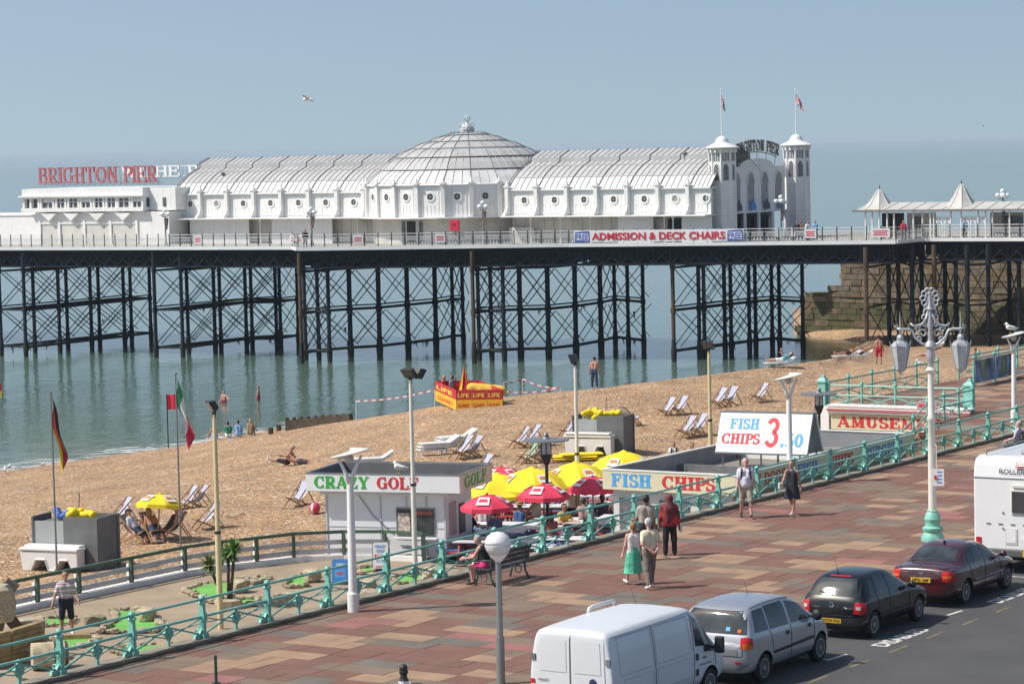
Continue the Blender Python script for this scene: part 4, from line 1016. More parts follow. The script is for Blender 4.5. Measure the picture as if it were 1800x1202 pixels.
for x0,x1 in ((1646,1657),(1660,1671),(1690,1704),(1706,1716),(1720,1733)):
    a,b = sx_(x0,0,TS+.05), sx_(x1,0,TS+.05); wd = (b-a).length/2; m = MB()
    pts = [(-wd,0),(-wd,1.0)]+[(wd*.75*math.cos(PI-PI*i/8),.9+.45*math.sin(PI*i/8)) for i in range(9)]+[(wd,1.0),(wd,0),(wd,1.75),(-wd,1.75)]
    m.prism([(-wd,1.75),(-wd,0),(-wd*.8,0),(-wd*.8,.9)]+[(wd*.8*math.cos(PI-PI*i/8),.9+.5*math.sin(PI*i/8)) for i in range(1,8)]+[(wd*.8,.9),(wd*.8,0),(wd,0),(wd,1.75)], (a+b)/2+Z*(DZ+.1), PA, Z, PB*.06); m.build('arch_panel', white, shl)
# ---------------------------------------------------------------- lamps, banner, lifebuoy box on the pier
globe = mat('lamp_globe',(.75,.77,.78),.25,var=.04)
l0 = thing('pier_lamp','lamp','street lamp',(0,0,0),local=True,group='globe lamps on the pier'); l0['group'] = 'globe lamps on the pier'
MB().lathe((0,0,0),[(.16,0),(.16,.3),(.09,.4),(.07,1.6),(.055,3.1),(.05,3.3)],8).build('post', greym, l0, smooth=2)
m = MB()
for k in range(4): a = PI/4+k*PI/2; m.tube([(0,0,3.1),(.2*math.cos(a),.2*math.sin(a),3.05),(.36*math.cos(a),.36*math.sin(a),3.2)],.03,5)
m.build('bracket', greym, l0)
for k in range(5):
    a = PI/4+k*PI/2; p = (.36*math.cos(a),.36*math.sin(a),3.38) if k < 4 else (0,0,3.72); MB().ball(p,.19,10,7).build('globe', globe, l0, smooth=True)
bn = MB(); bn.add([(-.1,-.05,2.95),(.28,-.05,2.95),(.22,-.12,2.3),(.12,-.1,1.7),(-.02,-.06,1.75),(-.08,-.1,2.3)],[(0,1,2,5),(5,2,3,4)]); 
bnn = bn.build('banner', mat('lamp_banner',(.28,.20,.20),.8,var=.6,sc=4), l0)
spots = [(287,368,'lamp with a limp banner by the end building on the pier'),(544,364,'lamp with a red banner in front of the left white boarding'),(846,353,'lamp with a dark banner in front of the dome on the pier'),(1370,343,'lamp beside the entrance front on the pier'),(1760,332,'tall lamp with clustered globes beside the shelter on the pier')]
for i,(x,yt,lb_) in enumerate(spots):
    p = atz(x,{287:433,544:433,846:430,1370:424,1760:418}[x],DZ)
    h = (HC+(601-yt)/F*0) ; zt_ = aty(x,yt,p.y).z; s_ = (zt_-DZ)/3.9
    o = l0 if i == 0 else copy_tree(l0); o.location = p+PB*.4; o.scale = (1.15 if s_ < 1.2 else 1.25,)*2+(s_,); o['label'] = 'white globe '+lb_; o.rotation_euler = (0,0,random.random())
bw = mat('banner_white',(.74,.74,.76),.7,var=.04); bred = mat('banner_red',(.55,.02,.05),.7,var=.05); bblue = mat('banner_blue',(.05,.09,.38),.7,var=.05)
a, b = atz(1038,427,DZ), atz(1308,427.6,DZ); a = EDGE[4]+(EDGE[5]-EDGE[4]).normalized()*((a-EDGE[4]).dot((EDGE[5]-EDGE[4]).normalized())); ed = (EDGE[5]-EDGE[4]).normalized(); b = EDGE[4]+ed*((b-EDGE[4]).dot(ed)); eo = V((ed.y,-ed.x,0)); L = (b-a).length
bn = thing('banner','long white banner with red and blue lettering about deck chairs on the pier railing','banner',a)
bb = a+eo*.16+Z*.2; m = MB(); nn_ = 40
for i in range(nn_):
    f0_, f1_ = i/nn_, (i+1)/nn_; w0_, w1_ = .02*math.sin(i*1.7), .02*math.sin((i+1)*1.7)
    m.add([bb+ed*L*f0_+eo*w0_, bb+ed*L*f1_+eo*w1_, bb+ed*L*f1_+eo*w1_*.3+Z*1.02, bb+ed*L*f0_+eo*w0_*.3+Z*1.02],[(0,1,2,3)])
m.build('sheet', bw, bn)
m = MB(); put_sans(m,'ADMISSION & DECK CHAIRS',bb+ed*L*.108+Z*.17+eo*.03,ed,Z*.66,L*.785,.035); m.build('lettering', bred, bn)
for f in (.005,.905):
    m = MB(); m.prism([(0,.0),(L*.09,.06),(L*.088,.98),(.05,.9)],bb+ed*L*f+eo*.03,ed,Z,eo*.004); m.build('patch', bblue, bn)
    m = MB(); m.prism([(.1,.2),(L*.085,.16),(L*.083,.78),(.1,.78)],bb+ed*L*f+eo*.036,ed,Z,eo*.003); m.build('patch', bw, bn)
    m = MB(); put_sans(m,'FREE',bb+ed*(L*f+.12)+Z*.22+eo*.043,ed,Z*.5,L*.074,.03); m.build('lettering', bblue, bn)
p = atz(808,432,DZ); q = EDGE[2].lerp(EDGE[3],(p-EDGE[2]).length/(EDGE[3]-EDGE[2]).length)
lbx = thing('lifebuoy_box','bright red lifebuoy box on a post at the pier railing below the dome','lifebuoy box',q)
MB().bar(q+Z*.1-eo*.1,q+Z*1.5-eo*.1,.05).build('post', red, lbx)
m = MB(); m.prism([(-.42,.1),(-.3,0),(.3,0),(.42,.1),(.42,.85),(.32,.98),(-.32,.98),(-.42,.85)],q+Z*1.35-eo*.1,ed,Z,eo*.28); m.build('box', mat('buoy_red',(.66,.03,.07),.45,var=.05), lbx, bev=.03)
m = MB()
for s in (-.12,.1): m.ob(q+Z*1.9+ed*s+eo*.19, ed*.04, eo*.01, Z*.14)
m.build('lettering', mat('dark_red',(.25,.01,.02),.6,var=.1), lbx)
ntc = mat('notice_red',(.55,.05,.07),.6,var=.1)
for (x,y,w_,lb_) in ((387,421,.9,'small white notice with red lettering on the railing in front of the left white boarding'),(651,421,.9,'small white notice with red lettering on the railing left of the doorway'),(780,420,.9,'small white notice with red lettering on the railing left of the red lifebuoy box'),(1503,413,1.6,'large pale notice with red lettering on the railing by the shelter'),(1383,409,1.0,'white notice with red lettering on the railing by the entrance front'),(552,421,1.4,'white notice with red lettering beside the corner of the deck railing')):
    p = atz(x,433,DZ); k = min(range(7),key=lambda i:abs((EDGE[i]-p).length+(EDGE[i+1]-p).length-(EDGE[i+1]-EDGE[i]).length)); d = (EDGE[k+1]-EDGE[k]).normalized(); o_ = V((d.y,-d.x,0)); q = EDGE[k]+d*((p-EDGE[k]).dot(d))+o_*.08
    t = thing('notice',lb_,'notice',q+Z*.5); MB().ob(q+Z*.75, d*w_/2, o_*.015, Z*.36).build('board', bw, t)
    m = MB()
    for j in range(3): m.ob(q+Z*(.9-.16*j)+o_*.018, d*w_*(.4-.05*(j%2)), o_*.004, Z*.05)
    m.build('lettering', ntc, t)
# ================================================================== turquoise seafront railing
RPX = [-30,118,245,368,482,588,690,788,880,965,1048,1125,1204,1272,1340,1405,1469,1529,1586,1640,1694,1745,1795,1845]
RS = [railx(x) for x in RPX]
for i in range(1,len(RS)-1): pass
def lerp(a,b,t): return a+(b-a)*t
sr = thing('seafront_railing','long turquoise cast iron railing with crossed braces along the edge of the promenade','railing',SW(20,0,.1))
def post_mb():
    m = MB()
    m.prism([(-.07,0),(.07,0),(.055,.98),(-.055,.98)], U*-.05, N, Z, U*.10)      # tapered standard
    m.ob((0,0,.06), U*.1, N*.1, Z*.06); m.ob(Z*.52, U*.065, N*.09, Z*.05); m.ob(Z*.60, U*.06, N*.085, Z*.10)
    m.lathe((0,0,.96),[(.085,0),(.11,.03),(.085,.07),(.05,.09),(.075,.13),(.08,.17),(.055,.22),(.0001,.25)],8)
    return m
pm0 = post_mb().build('post', turq, None, bev=.006)
br = MB()                                                                         # scrolled foot bracket, landward side
br.prism([(0,.02),(.30,.02),(.27,.09),(.17,.12),(.12,.24),(.07,.42),(0,.46)], U*-.03, N*-1, Z, U*.06)
br.tube([N*-(.17+.06*math.cos(a))+Z*(.17+.06*math.sin(a)) for a in [i*PI/4 for i in range(9)]], .022, 5)
br.prism([(0,.02),(.34,.02),(.30,.10),(.16,.13),(.10,.22),(0,.30)], N*-.03, U*-1, Z, N*.06)
br0 = br.build('foot_bracket', turq, None)
dm = MB()
dm.prism([(-.0,.20),(.155,0),(0,-.24),(-.155,0)], N*-.045+Z*.37, U, Z, N*.09); dm.bar((0,0,.17),(0,0,-.04),.04,.05,6); dm.ball((0,0,.60),.055,8,5)
dm.lathe(N*.045+Z*.37,[(.07,0),(.05,.02),(.0001,.03)],8,ax=N); dm.lathe(N*-.045+Z*.37,[(.07,0),(.05,.02),(.0001,.03)],8,ax=-N)
dm0 = dm.build('diamond_boss', turq, None)
f3 = {}
RH = .84
def place(o, par, p, rz=0):
    if o.name not in f3: f3[o.name] = 1; o.parent = par; o.scale = (1,1,RH); o.location = p-ORIG[par]; ORIG[o] = ORIG[par]; return o
    q = inst(o.name.split('.')[0], o.data, par, p-ORIG[par], (0,0,0), (1,1,RH)); 
    for md in o.modifiers: n = q.modifiers.new(md.name, md.type); n.width = md.width; n.segments = md.segments; n.limit_method = md.limit_method
    return q
RB = .1
for i,s in enumerate(RS):
    p = SW(s,-.18,RB); place(pm0, sr, p); place(br0, sr, p)
    if i+1 < len(RS):
        s2 = RS[i+1]; mid = SW((s+s2)/2,-.18,RB); place(dm0, sr, mid)
        a, b = SW(s+.05,-.18,RB), SW(s2-.05,-.18,RB)
        MB().bar(a+Z*1.08*RH,b+Z*1.08*RH,.032,n=8).build('top_rail', turq, sr, smooth=2)
        MB().bar(a+Z*.60*RH,b+Z*.60*RH,.036,n=8).build('middle_rail', turq2, sr, smooth=2)
        for q, sg in ((a,1),(b,-1)):
            MB().bar(q+Z*.08,mid+Z*.52*RH,.024,n=6).build('brace', turq, sr); MB().bar(q+Z*.56*RH,mid+Z*.18,.016,n=6).build('brace', turq, sr)
            MB().bar(q+Z*.42*RH,mid+Z*.37*RH,.014,n=5).build('brace', turq, sr)
# ================================================================== white street lamps with Y shaped heads
def ylamp(loc, label, h, lean=0, first=None):
    t = thing('street_lamp',label,'street lamp',loc,group='white street lamps with Y shaped heads'); l = V(loc)
    m = MB(); m.bar(l,l+Z*.45,.145,.145,12); m.bar(l+Z*.45,l+Z*.5,.145,.11,12); m.bar(l+Z*.5,l+Z*(h-.75),.11,.085,12); m.build('post', white2, t, smooth=2)
    m = MB(); c = l+Z*(h-.75)
    for a in (-1,1):
        d = U*a*.6+N*a*.5
        m.tube([c, c+d*.12+Z*.28, c+d*.26+Z*.52, c+d*.40+Z*.72],[.07,.05,.04,.028],6)
    m.build('fork', white2, t, smooth=True)
    hd = MB(); d = (U*.5+N*.8).normalized(); e = V((-d.y,d.x,0)); ct = c+Z*.76; rings = []
    for k,(z,r) in enumerate(((-.03,.05),(.0,.40),(.03,.42),(.06,.3),(.07,.02))):
        rings.append([ct+d*(r*1.15*math.cos(2*PI*j/16))+e*(r*.7*math.sin(2*PI*j/16))+Z*(z+.10*math.cos(2*PI*j/16)) for j in range(16)])
    hd.loft(rings,True,True,True); hd.build('reflector_head', mat('lamp_head',(.68,.68,.64),.5,var=.05,stain=.2,dirt=(.4,.38,.33)), t, smooth=2)
    MB().lathe(ct-Z*.22,[(.06,0),(.11,.08),(.11,.16),(.07,.2)],8).build('lamp_bulb', mat('lamp_glass',(.5,.5,.5),.1,var=0), t)
    return t
def topz(px, py, p): 
    return aty(px,py,p.y).z
for px,by,ty,lb,s,w in ((626,1075,787,'white street lamp with a Y shaped head standing at the railing beside the golf kiosk',9.51,.55),(1389,850,652,'white street lamp with a Y shaped head rising behind the price board',None,-1.0),(1783,742,578,'white Y headed street lamp with a gull on top at the right edge',None,None)):
    p = atz(px,by,0)
    if s: p = SW(s,w,0)
    if px == 1389: p.z = -.9
    h = topz(px-9,ty+12,p)-p.z
    L_ = ylamp(p, lb, h)
    if px == 1783: yl_top = p+Z*(h+.13)
# ================================================================== floodlight poles
cream_pole = mat('pole_cream',(.62,.53,.30),.55,var=.1,sc=1.5,stain=.25,dirt=(.4,.33,.2)); white_pole = mat('pole_white',(.68,.67,.60),.55,var=.1,sc=1.5,stain=.25,dirt=(.42,.38,.3))
def flood(px, by, ty, z, m, label, aim, two=False, tilt=.7):
    p = atz(px,by,z); h = topz(px,ty,p)-z
    t = thing('floodlight_pole',label,'floodlight pole',p,group='slim floodlight poles'); mb = MB(); mb.bar(p,p+Z*h*.45,.085,.085,10); mb.bar(p+Z*h*.45,p+Z*h,.07,.06,10); mb.build('pole', m, t, smooth=2)
    MB().bar(p+Z*(h*.45-.03),p+Z*(h*.45+.05),.092,n=10).build('collar', blackm, t)
    tp = p+Z*h; d = V((math.cos(aim),math.sin(aim),0)); e = V((-d.y,d.x,0))
    b = MB(); b.sq(tp-Z*.1,tp+Z*.14,.1,.1); b.sq(tp+Z*.1-e*.16,tp+Z*.1+e*.16,.05,.05); b.build('bracket', blackm, t)
    def head(c, d):
        e = V((-d.y,d.x,0)); n_ = d*math.cos(tilt)-Z*math.sin(tilt); v_ = d*math.sin(tilt)+Z*math.cos(tilt); m_ = MB()
        q = [c+e*(.24*a)+v_*(.18*b_)+n_*.08 for a,b_ in ((-1,-1),(1,-1),(1,1),(-1,1))]+[c+e*(.16*a)+v_*(.11*b_)-n_*.11 for a,b_ in ((-1,-1),(1,-1),(1,1),(-1,1))]
        m_.add(q,[(0,1,2,3),(7,6,5,4),(0,4,5,1),(1,5,6,2),(2,6,7,3),(3,7,4,0)])
        hd = m_.build('lamp_head', mat('floodlight_black',(.028,.028,.03),.55,var=.2), t)
        g = MB(); g.add([c+e*(.21*a)+v_*(.155*b_)+n_*.084 for a,b_ in ((-1,-1),(1,-1),(1,1),(-1,1))],[(0,1,2,3)]); g.build('front_glass', mat('flood_glass',(.08,.085,.09),.1,var=.1), hd)
    head(tp+Z*.25+d*.05, d)
    if two: head(tp+Z*.22-d*.26+e*.08, -d)
    return t
flood(388,1105,728,GZ,cream_pole,'cream floodlight pole with a tilted black lamp standing in the golf course',R(200),tilt=.5)
flood(730,1002,668,GZ,white_pole,'white floodlight pole with two black lamps in front of the golf kiosk',R(230),True)
flood(1017,925,642,-2.1,white_pole,'white floodlight pole with a tilted black lamp standing among the cafe tables',R(160),tilt=.35)
flood(1250,838,617,-1.2,cream_pole,'cream floodlight pole with a small black lamp in front of the fish and chips sign',R(250))
# ================================================================== dark lantern lamps with disc tops
def lantern_lamp(px, by, ty, z, label):
    p = atz(px,by,z); h = topz(px,ty,p)-z; t = thing('lantern_lamp',label,'street lamp',p,group='dark lantern lamps')
    MB().lathe(p,[(.12,0),(.12,.4),(.06,.5),(.055,h-.95),(.10,h-.9),(.2,h-.62),(.2,h-.58)],10).build('post', blackm, t, smooth=2)
    MB().lathe(p+Z*(h-.58),[(.13,0),(.15,.1),(.15,.4),(.13,.48)],10).build('lantern_glass', mat('lantern_glass',(.45,.48,.5),.08,var=.1), t, smooth=2)
    m = MB(); m.lathe(p+Z*(h-.12),[(.1,-.02),(.78,.0),(.78,.04),(.14,.08),(.09,.14),(.1,.2),(.06,.26)],16); m.build('disc_top', greym, t, smooth=2)
    for k in range(4): a = k*PI/2; MB().bar(p+V((.16*math.cos(a),.16*math.sin(a),h-.6)),p+V((.16*math.cos(a),.16*math.sin(a),h-.1)),.015,n=4).build('stay', blackm, t)
    return t
lantern_lamp(964,965,768,-2.1,'dark lantern lamp with a flat disc top beside the yellow parasols')
lantern_lamp(1441,800,688,-1.7,'dark lantern lamp with a flat disc top behind the price board')
# ================================================================== globe lamp in the foreground
p = SW(3.3,8.9,0); t = thing('globe_lamp','grey lamp post with one white globe standing in front of the seated woman','street lamp',p); zg = topz(880,957,p)
MB().bar(p,p+Z*1.0,.09,n=12).bar(p+Z*1.0,p+Z*(zg-.28),.068,.062,12).build('post', mat('grey_post',(.22,.24,.25),.4,metal=.3,var=.08), t, smooth=2)
MB().lathe(p+Z*(zg-.3),[(.07,-.06),(.1,-.02),(.17,.05),(.2,.1)],14).build('collar', white2, t, smooth=2)
MB().lathe(p+Z*zg,[(.2,-.2),(.262,-.09),(.285,0),(.285,.012)],24).build('globe_bowl', mat('globe_bowl',(.62,.63,.64),.25,var=.02), t, smooth=True)
MB().lathe(p+Z*zg,[(.285,.016),(.275,.09),(.22,.19),(.12,.26),(.0001,.285)],24).build('globe_top', mat('globe_top',(.76,.76,.74),.2,var=.02), t, smooth=True)
# ================================================================== ornate twin lantern lamp post
p = SW(26.37,8.54,0); t = thing('ornate_lamp_post','tall ornate silver and white lamp post with two hanging lanterns and a turquoise base','street lamp',p)
def pz(py): return topz(1637,py,p)
silver = mat('silver_paint',(.42,.44,.46),.4,metal=.25,var=.1,sc=6); lpw = mat('lamp_post_white',(.70,.68,.62),.5,var=.06,sc=3,stain=.2,dirt=(.45,.4,.33))
zb = pz(897)
MB().lathe(p,[(.33,0),(.33,.12),(.27,.2),(.25,zb*.3),(.29,zb*.36),(.29,zb*.44),(.21,zb*.5),(.2,zb*.62),(.24,zb*.72),(.19,zb*.9),(.15,zb*.97),(.16,zb),(.12,zb+.02)],16).build('base', mat('turquoise_base',(.20,.50,.42),.45,var=.12,sc=4,stain=.2,dirt=(.1,.25,.2)), t, smooth=2)
z1 = pz(650)
MB().lathe(p,[(.115,zb+.02),(.108,zb+1.5),(.10,pz(740)),(.12,pz(738)),(.12,pz(732)),(.095,pz(730)),(.085,z1-.1),(.13,z1-.05),(.15,z1),(.09,z1+.08)],14).build('shaft', lpw, t, smooth=2)
z2 = pz(612); z3 = pz(578)
MB().lathe(p,[(.07,z1+.08),(.1,z1+.25),(.13,z1+.4),(.1,z2),(.17,z2+.05),(.14,z2+.15),(.07,z2+.22),(.06,z3),(.09,z3+.1),(.05,z3+.3),(.04,pz(545)),(.1,pz(543)),(.05,pz(535)),(.03,pz(515))],12).build('upper_stem', silver, t, smooth=2)
d = V((.985,-.17,0)); ar = MB()
lx = [(-53),(51)]
for sg in (-1,1):
    def q(u, z): return p+d*(sg*u)+Z*z
    za = pz(578)
    ar.tube([q(.05,z2+.1),q(.22,z2+.12),q(.42,z2+.3),q(.5,za-.05),q(.62,za),q(.82,za-.01),q(.93,za+.02)],.045,6)
    ar.tube([q(.05,pz(550)),q(.12,pz(562)),q(.25,za+.12),q(.45,za+.08),q(.55,za+.16)],.035,5)
    ar.tube([q(.06,z3+.5),q(.14,z3+.2),q(.3,z3+.05)],.03,5)
    for (cx,cz,r0_) in ((.2,za-.12,.12),(.34,za-.02,.09),(.16,za+.12,.07),(.3,za-.28,.07)):
        ar.tube([q(cx+r0_*(1-.09*i/1.5)*math.cos(i*.65),cz+r0_*(1-.06*i)*math.sin(i*.65)) for i in range(11)],.028,4)
    ar.tube([q(.93,za+.02),q(.98,za+.1),q(.93,za+.14),q(.9,za+.06)],.02,4)
arm = ar.build('scroll_arm', silver, t, smooth=True)
cr = MB(); zc = pz(524)
for k in range(10): a = 2*PI*k/10; c = p+d*(.19*math.cos(a))+Z*(zc+.20*math.sin(a)*1.1); cr.tube([c+d*(.075*math.cos(b_))+Z*(.075*math.sin(b_)) for b_ in [i*PI/4 for i in range(9)]],.024,4)
for k in range(6): a = 2*PI*k/6+.3; c = p+d*(.08*math.cos(a))+Z*(zc+.09*math.sin(a)); cr.tube([c+d*(.06*math.cos(b_))+Z*(.06*math.sin(b_)) for b_ in [i*PI/4 for i in range(9)]],.022,4)
for sg in (-1,1): 
    for (u,z,r0_) in ((.10,pz(548),.08),(.17,pz(557),.06),(.10,pz(539),.06)): cr.tube([p+d*(sg*u+r0_*math.cos(b_))+Z*(z+r0_*math.sin(b_)) for b_ in [i*PI/4 for i in range(9)]],.024,4)
cr.build('finial_crest', silver, t)
for px in (1583,1684):
    c = aty(px,600,p.y); sg = -1 if px < 1637 else 1; c = p+d*(sg*.84); L0 = MB()
    z_t = pz(600); z_b = pz(648); lan = MB()
    tp = MB(); tp.bar(c+Z*(pz(578)),c+Z*pz(585),.03); tp.lathe(c,[(.09,pz(598)),(.1,pz(592)),(.05,pz(587))],8); tp.bar(c+Z*pz(578),c+Z*pz(547),.028,.006,6)
    tp.lathe(c,[(.275,pz(608)),(.23,pz(603)),(.12,pz(598))],6)
    cap = tp.build('lantern_cap', silver, t)
    for k in range(6):
        a = 2*PI*k/6; v = V((math.cos(a),math.sin(a),0)); v2 = V((math.cos(a+PI/3),math.sin(a+PI/3),0))
        MB().bar(c+v*.265+Z*pz(608),c+v*.3+Z*pz(598),.02,.005,4).build('spike', silver, cap)
        MB().bar(c+v*.27+Z*pz(608),c+v*.15+Z*z_b,.016,n=4).build('glazing_bar', silver, cap)
        g = MB(); g.add([c+v*.262+Z*pz(608.5),c+v2*.262+Z*pz(608.5),c+v2*.145+Z*z_b,c+v*.145+Z*z_b],[(0,1,2,3)]); g.build('pane', mat('lantern_pane',(.42,.44,.45),.15,var=.12,sc=5), cap)
    MB().lathe(c,[(.16,z_b),(.1,z_b-.06),(.05,z_b-.1),(.0001,pz(658))],8).build('drip_tip', silver, cap)
# parking plate on the lamp post
q = p+V((.16,-.15,pz(838))); s_ = thing('parking_sign','small white parking plate fixed to the ornate lamp post','sign',q)
MB().ob(q,(.15,-.03,0),(.003,.012,0),Z*.24).build('plate', white2, s_)
m = MB()
for j in range(4): m.ob(q+V((.03,-.015,.15-.1*j)),(.07,-.014,0),(.001,.004,0),Z*.022)
m.build('lettering', blue, s_); MB().ob(q+V((-.09,-.014,.0)),(.035,-.007,0),(.001,.004,0),Z*.06).build('symbol', red, s_)
m = MB(); m.tube([q+V((-.05,.02,.25)),q+V((-.05,.02,.9)),q+V((-.14,.1,.95))],.012,5); m.build('bracket', white2, s_)
# bollard, green post
p = SW(2.36,7.04,0); t = thing('bollard','short black bollard with a white band at the bottom edge of the promenade','bollard',p)
zt = topz(710,1171,p); MB().lathe(p,[(.11,0),(.11,zt-.28),(.085,zt-.26),(.07,zt-.17),(.1,zt-.13),(.1,zt-.09),(.05,zt-.06)],12).build('body', blackm, t, smooth=2); MB().ball(p+Z*(zt-.03),.09,12,8).build('cap', blackm, t, smooth=True)
m = MB(); m.lathe(p,[(.113,zt-.5),(.113,zt-.3)],12); m.build('band', white2, t); 
m = MB()
for k in range(5): a = -PI/2+(k-2)*.5; m.ob(p+V((.113*math.cos(a),.113*math.sin(a),zt-.4)),(.015*-math.sin(a),.015*math.cos(a),0),(.004*math.cos(a),.004*math.sin(a),0),Z*.05)
m.build('lettering', blackm, t); MB().ob(p+V((.1,-.05,zt-.38)),(.05,-.02,0),(.005,.012,0),Z*.07).build('plate', white2, t)
p = SW(.58,3.37,0); t = thing('marker_post','thin dark green post standing alone on the promenade near the bottom edge','post',p)
zt = topz(379,1151,p); MB().sq(p,p+Z*zt,.06,.06).build('shaft', mat('dark_green',(.02,.07,.05),.5,var=.1), t, bev=.008); MB().ob(p+Z*.02,(.08,0,0),(0,.08,0),Z*.02).build('foot', mat('dark_green',(.02,.07,.05),.5,var=.1), t)
# ================================================================== crazy golf kiosk
KZ = GZ; e1 = V((.952,-.306,0)); e2 = V((.306,.952,0))
k0 = atz(808,867,.22); k0 = V((k0.x,k0.y,0))           # front right corner of the sign board (underside)
WF = 5.35; DP = 3.4
kz1 = aty(808,836,k0.y).z; kz0 = .22
kio = thing('golf_kiosk','white crazy golf kiosk with green and red lettering on its roof sign','kiosk',V((k0.x,k0.y,KZ))-e1*2.6+e2*1.7)
kw = mat('kiosk_white',(.80,.81,.83),.55,var=.04,sc=1.2,stain=.15,dirt=(.48,.47,.44))
def kp(u, v, z): return V((k0.x,k0.y,0))-e1*(WF-u)+e2*v+Z*z     # u from the left end of the sign, v back from it
def kbox(u0,u1,v0,v1,z0,z1,m,nm,par=kio): return MB().ob(kp((u0+u1)/2,(v0+v1)/2,(z0+z1)/2), e1*(u1-u0)/2, e2*(v1-v0)/2, Z*(z1-z0)/2).build(nm,m,par)
kbox(0,WF,0,.06,kz0,kz1,kw,'sign_board'); kbox(WF-.06,WF,.062,DP,kz0,kz1,mat('kiosk_side_sign',(.76,.70,.50),.6,var=.06,stain=.2),'sign_board')
kbox(0,.06,.062,DP,kz0,kz1,kw,'sign_board'); kbox(.062,WF-.062,DP-.06,DP,kz0,kz1,kw,'sign_board'); kbox(.062,WF-.062,.062,DP-.062,kz0-.02,kz0+.06,mat('roof_felt',(.16,.165,.17),.9,var=.2,sc=2,stain=.3),'roof')
kbox(.065,WF-.065,DP-.075,DP-.062,kz0+.07,kz1-.005,mat('tray_lining',(.13,.135,.145),.85,var=.15,sc=2,stain=.3),'lining'); kbox(WF-.075,WF-.063,.07,DP-.08,kz0+.07,kz1-.005,MATS['tray_lining'],'lining'); kbox(.063,.075,.07,DP-.08,kz0+.07,kz1-.005,MATS['tray_lining'],'lining')
for u0,u1,v0,v1 in ((-.02,WF+.02,-.015,.062),(WF-.062,WF+.02,.08,DP),(-.02,.062,.08,DP),(.08,WF-.08,DP-.06,DP+.02)): kbox(u0,u1,v0,v1,kz1,kz1+.035,greym,'trim')
kbox(.55,WF-.65,.4,DP-.3,KZ,kz0-.02,kw,'wall'); kbox(.4,WF-.5,.25,DP-.2,kz0-.14,kz0-.021,kw,'soffit')
for u in (.55,1.35,2.45,3.35,4.05,WF-.66): kbox(u-.03,u+.03,.37,.4,KZ,kz0-.14,mat('batten_grey',(.55,.57,.6),.6,var=.05),'batten')  # upright battens, greyer than the kiosk wall
kbox(.6,WF-.7,.385,.398,-1.0,-.97,mat('batten_grey2',(.5,.52,.55),.6,var=.05),'batten')  # cross batten in a slightly darker grey
kbox(3.0,4.35,.36,.398,-1.28,-.32,mat('hatch_frame',(.25,.27,.28),.5,var=.1),'hatch_frame')
wi = kbox(3.05,4.3,.34,.36,-1.23,-.38,mat('hatch_dark',(.05,.055,.05),.4,var=.5,sc=3),'hatch_window'); kbox(3.55,3.6,.32,.34,-1.23,-.38,white2,'glazing_bar',wi); kbox(3.08,3.5,.325,.34,-1.1,-.5,mat('kiosk_poster',(.55,.45,.38),.7,var=.5,sc=9),'poster',wi)
kbox(3.65,4.28,.325,.34,-.55,-.42,mat('hatch_red',(.4,.12,.1),.6,var=.2),'blind',wi)
kbox(2.95,4.45,.15,.37,-1.34,-1.29,kw,'counter')
MB().ob(kp(WF-.64,1.1,-.75), e1*.012, e2*.35, Z*.55).build('side_panel', mat('side_panel_pink',(.5,.35,.34),.6,var=.1), kio)
MB().ob(kp(WF-.64,2.05,-.85), e1*.012, e2*.3, Z*.5).build('side_window', MATS['hatch_dark'], kio)
m = MB(); m.tube([kp(1.7,.36,kz0-.14),kp(2.2,.36,-.6),kp(2.95,.36,-1.25)],.012,4); m.build('cable', blackm, kio)
m = MB(); put_slab(m,'CRAZY',kp(.30,-.004,kz0+.1),e1,Z*.40,1.92,T=.27,t=.12); m.build('lettering', green, kio)
m = MB(); put_slab(m,'GOLF',kp(2.5,-.004,kz0+.1),e1,Z*.40,1.45,T=.27,t=.12); m.build('lettering', red, kio)
m = MB(); put_slab(m,'GOLF',kp(WF+.004,.5,kz0+.1),e2,Z*.40,2.3,T=.27,t=.12); m.build('lettering', green, kio)
# ================================================================== fish and chips building
FZ = .72; FB = .08; GR = -2.25
fcb = thing('fish_and_chips_shop','flat roofed fish and chips shop with cream sign boards below the promenade','shop',SW(39,-3.4,GR))
crm = mat('sign_cream',(.66,.62,.42),.6,var=.05,sc=1.2,stain=.2,dirt=(.45,.4,.28)); fgrey = mat('parapet_grey',(.24,.25,.27),.8,var=.15,sc=1.2,stain=.3)
def fbx(s0,s1,w0,w1,z0,z1,m,nm,par=fcb): return MB().ob(SW((s0+s1)/2,(w0+w1)/2,(z0+z1)/2), U*(s1-s0)/2, N*(w1-w0)/2, Z*(z1-z0)/2).build(nm,m,par)
S0,S1,W0_,W1_ = 32.5,46.2,-5.95,-1.0
fbx(S0+.25,S1-.25,W0_+.25,W1_-.25,GR,FB,offwhite,'wall')
fbx(S0,S0+.07,W0_,W1_,FB,FZ,crm,'sign_board'); fbx(S0+.072,S1,W1_-.07,W1_,FB,FZ,crm,'sign_board'); fbx(S0+.072,S1,W0_,W0_+.07,FB,FZ,fgrey,'parapet'); fbx(S1-.07,S1-.001,W0_+.072,W1_-.072,FB,FZ,fgrey,'parapet')
fbx(S0+.075,S1-.075,W0_+.075,W1_-.075,FB-.02,FB+.05,mat('roof_felt_brown',(.24,.215,.18),.9,var=.2,sc=1,stain=.4),'roof')
for a in ((S0-.02,S0+.1,W0_-.02,W1_+.02),(S0+.11,S1,W1_-.1,W1_+.02),(S0+.11,S1,W0_-.02,W0_+.1),(S1-.1,S1+.02,W0_+.11,W1_-.11)): fbx(*a,FZ,FZ+.04,white,'trim')
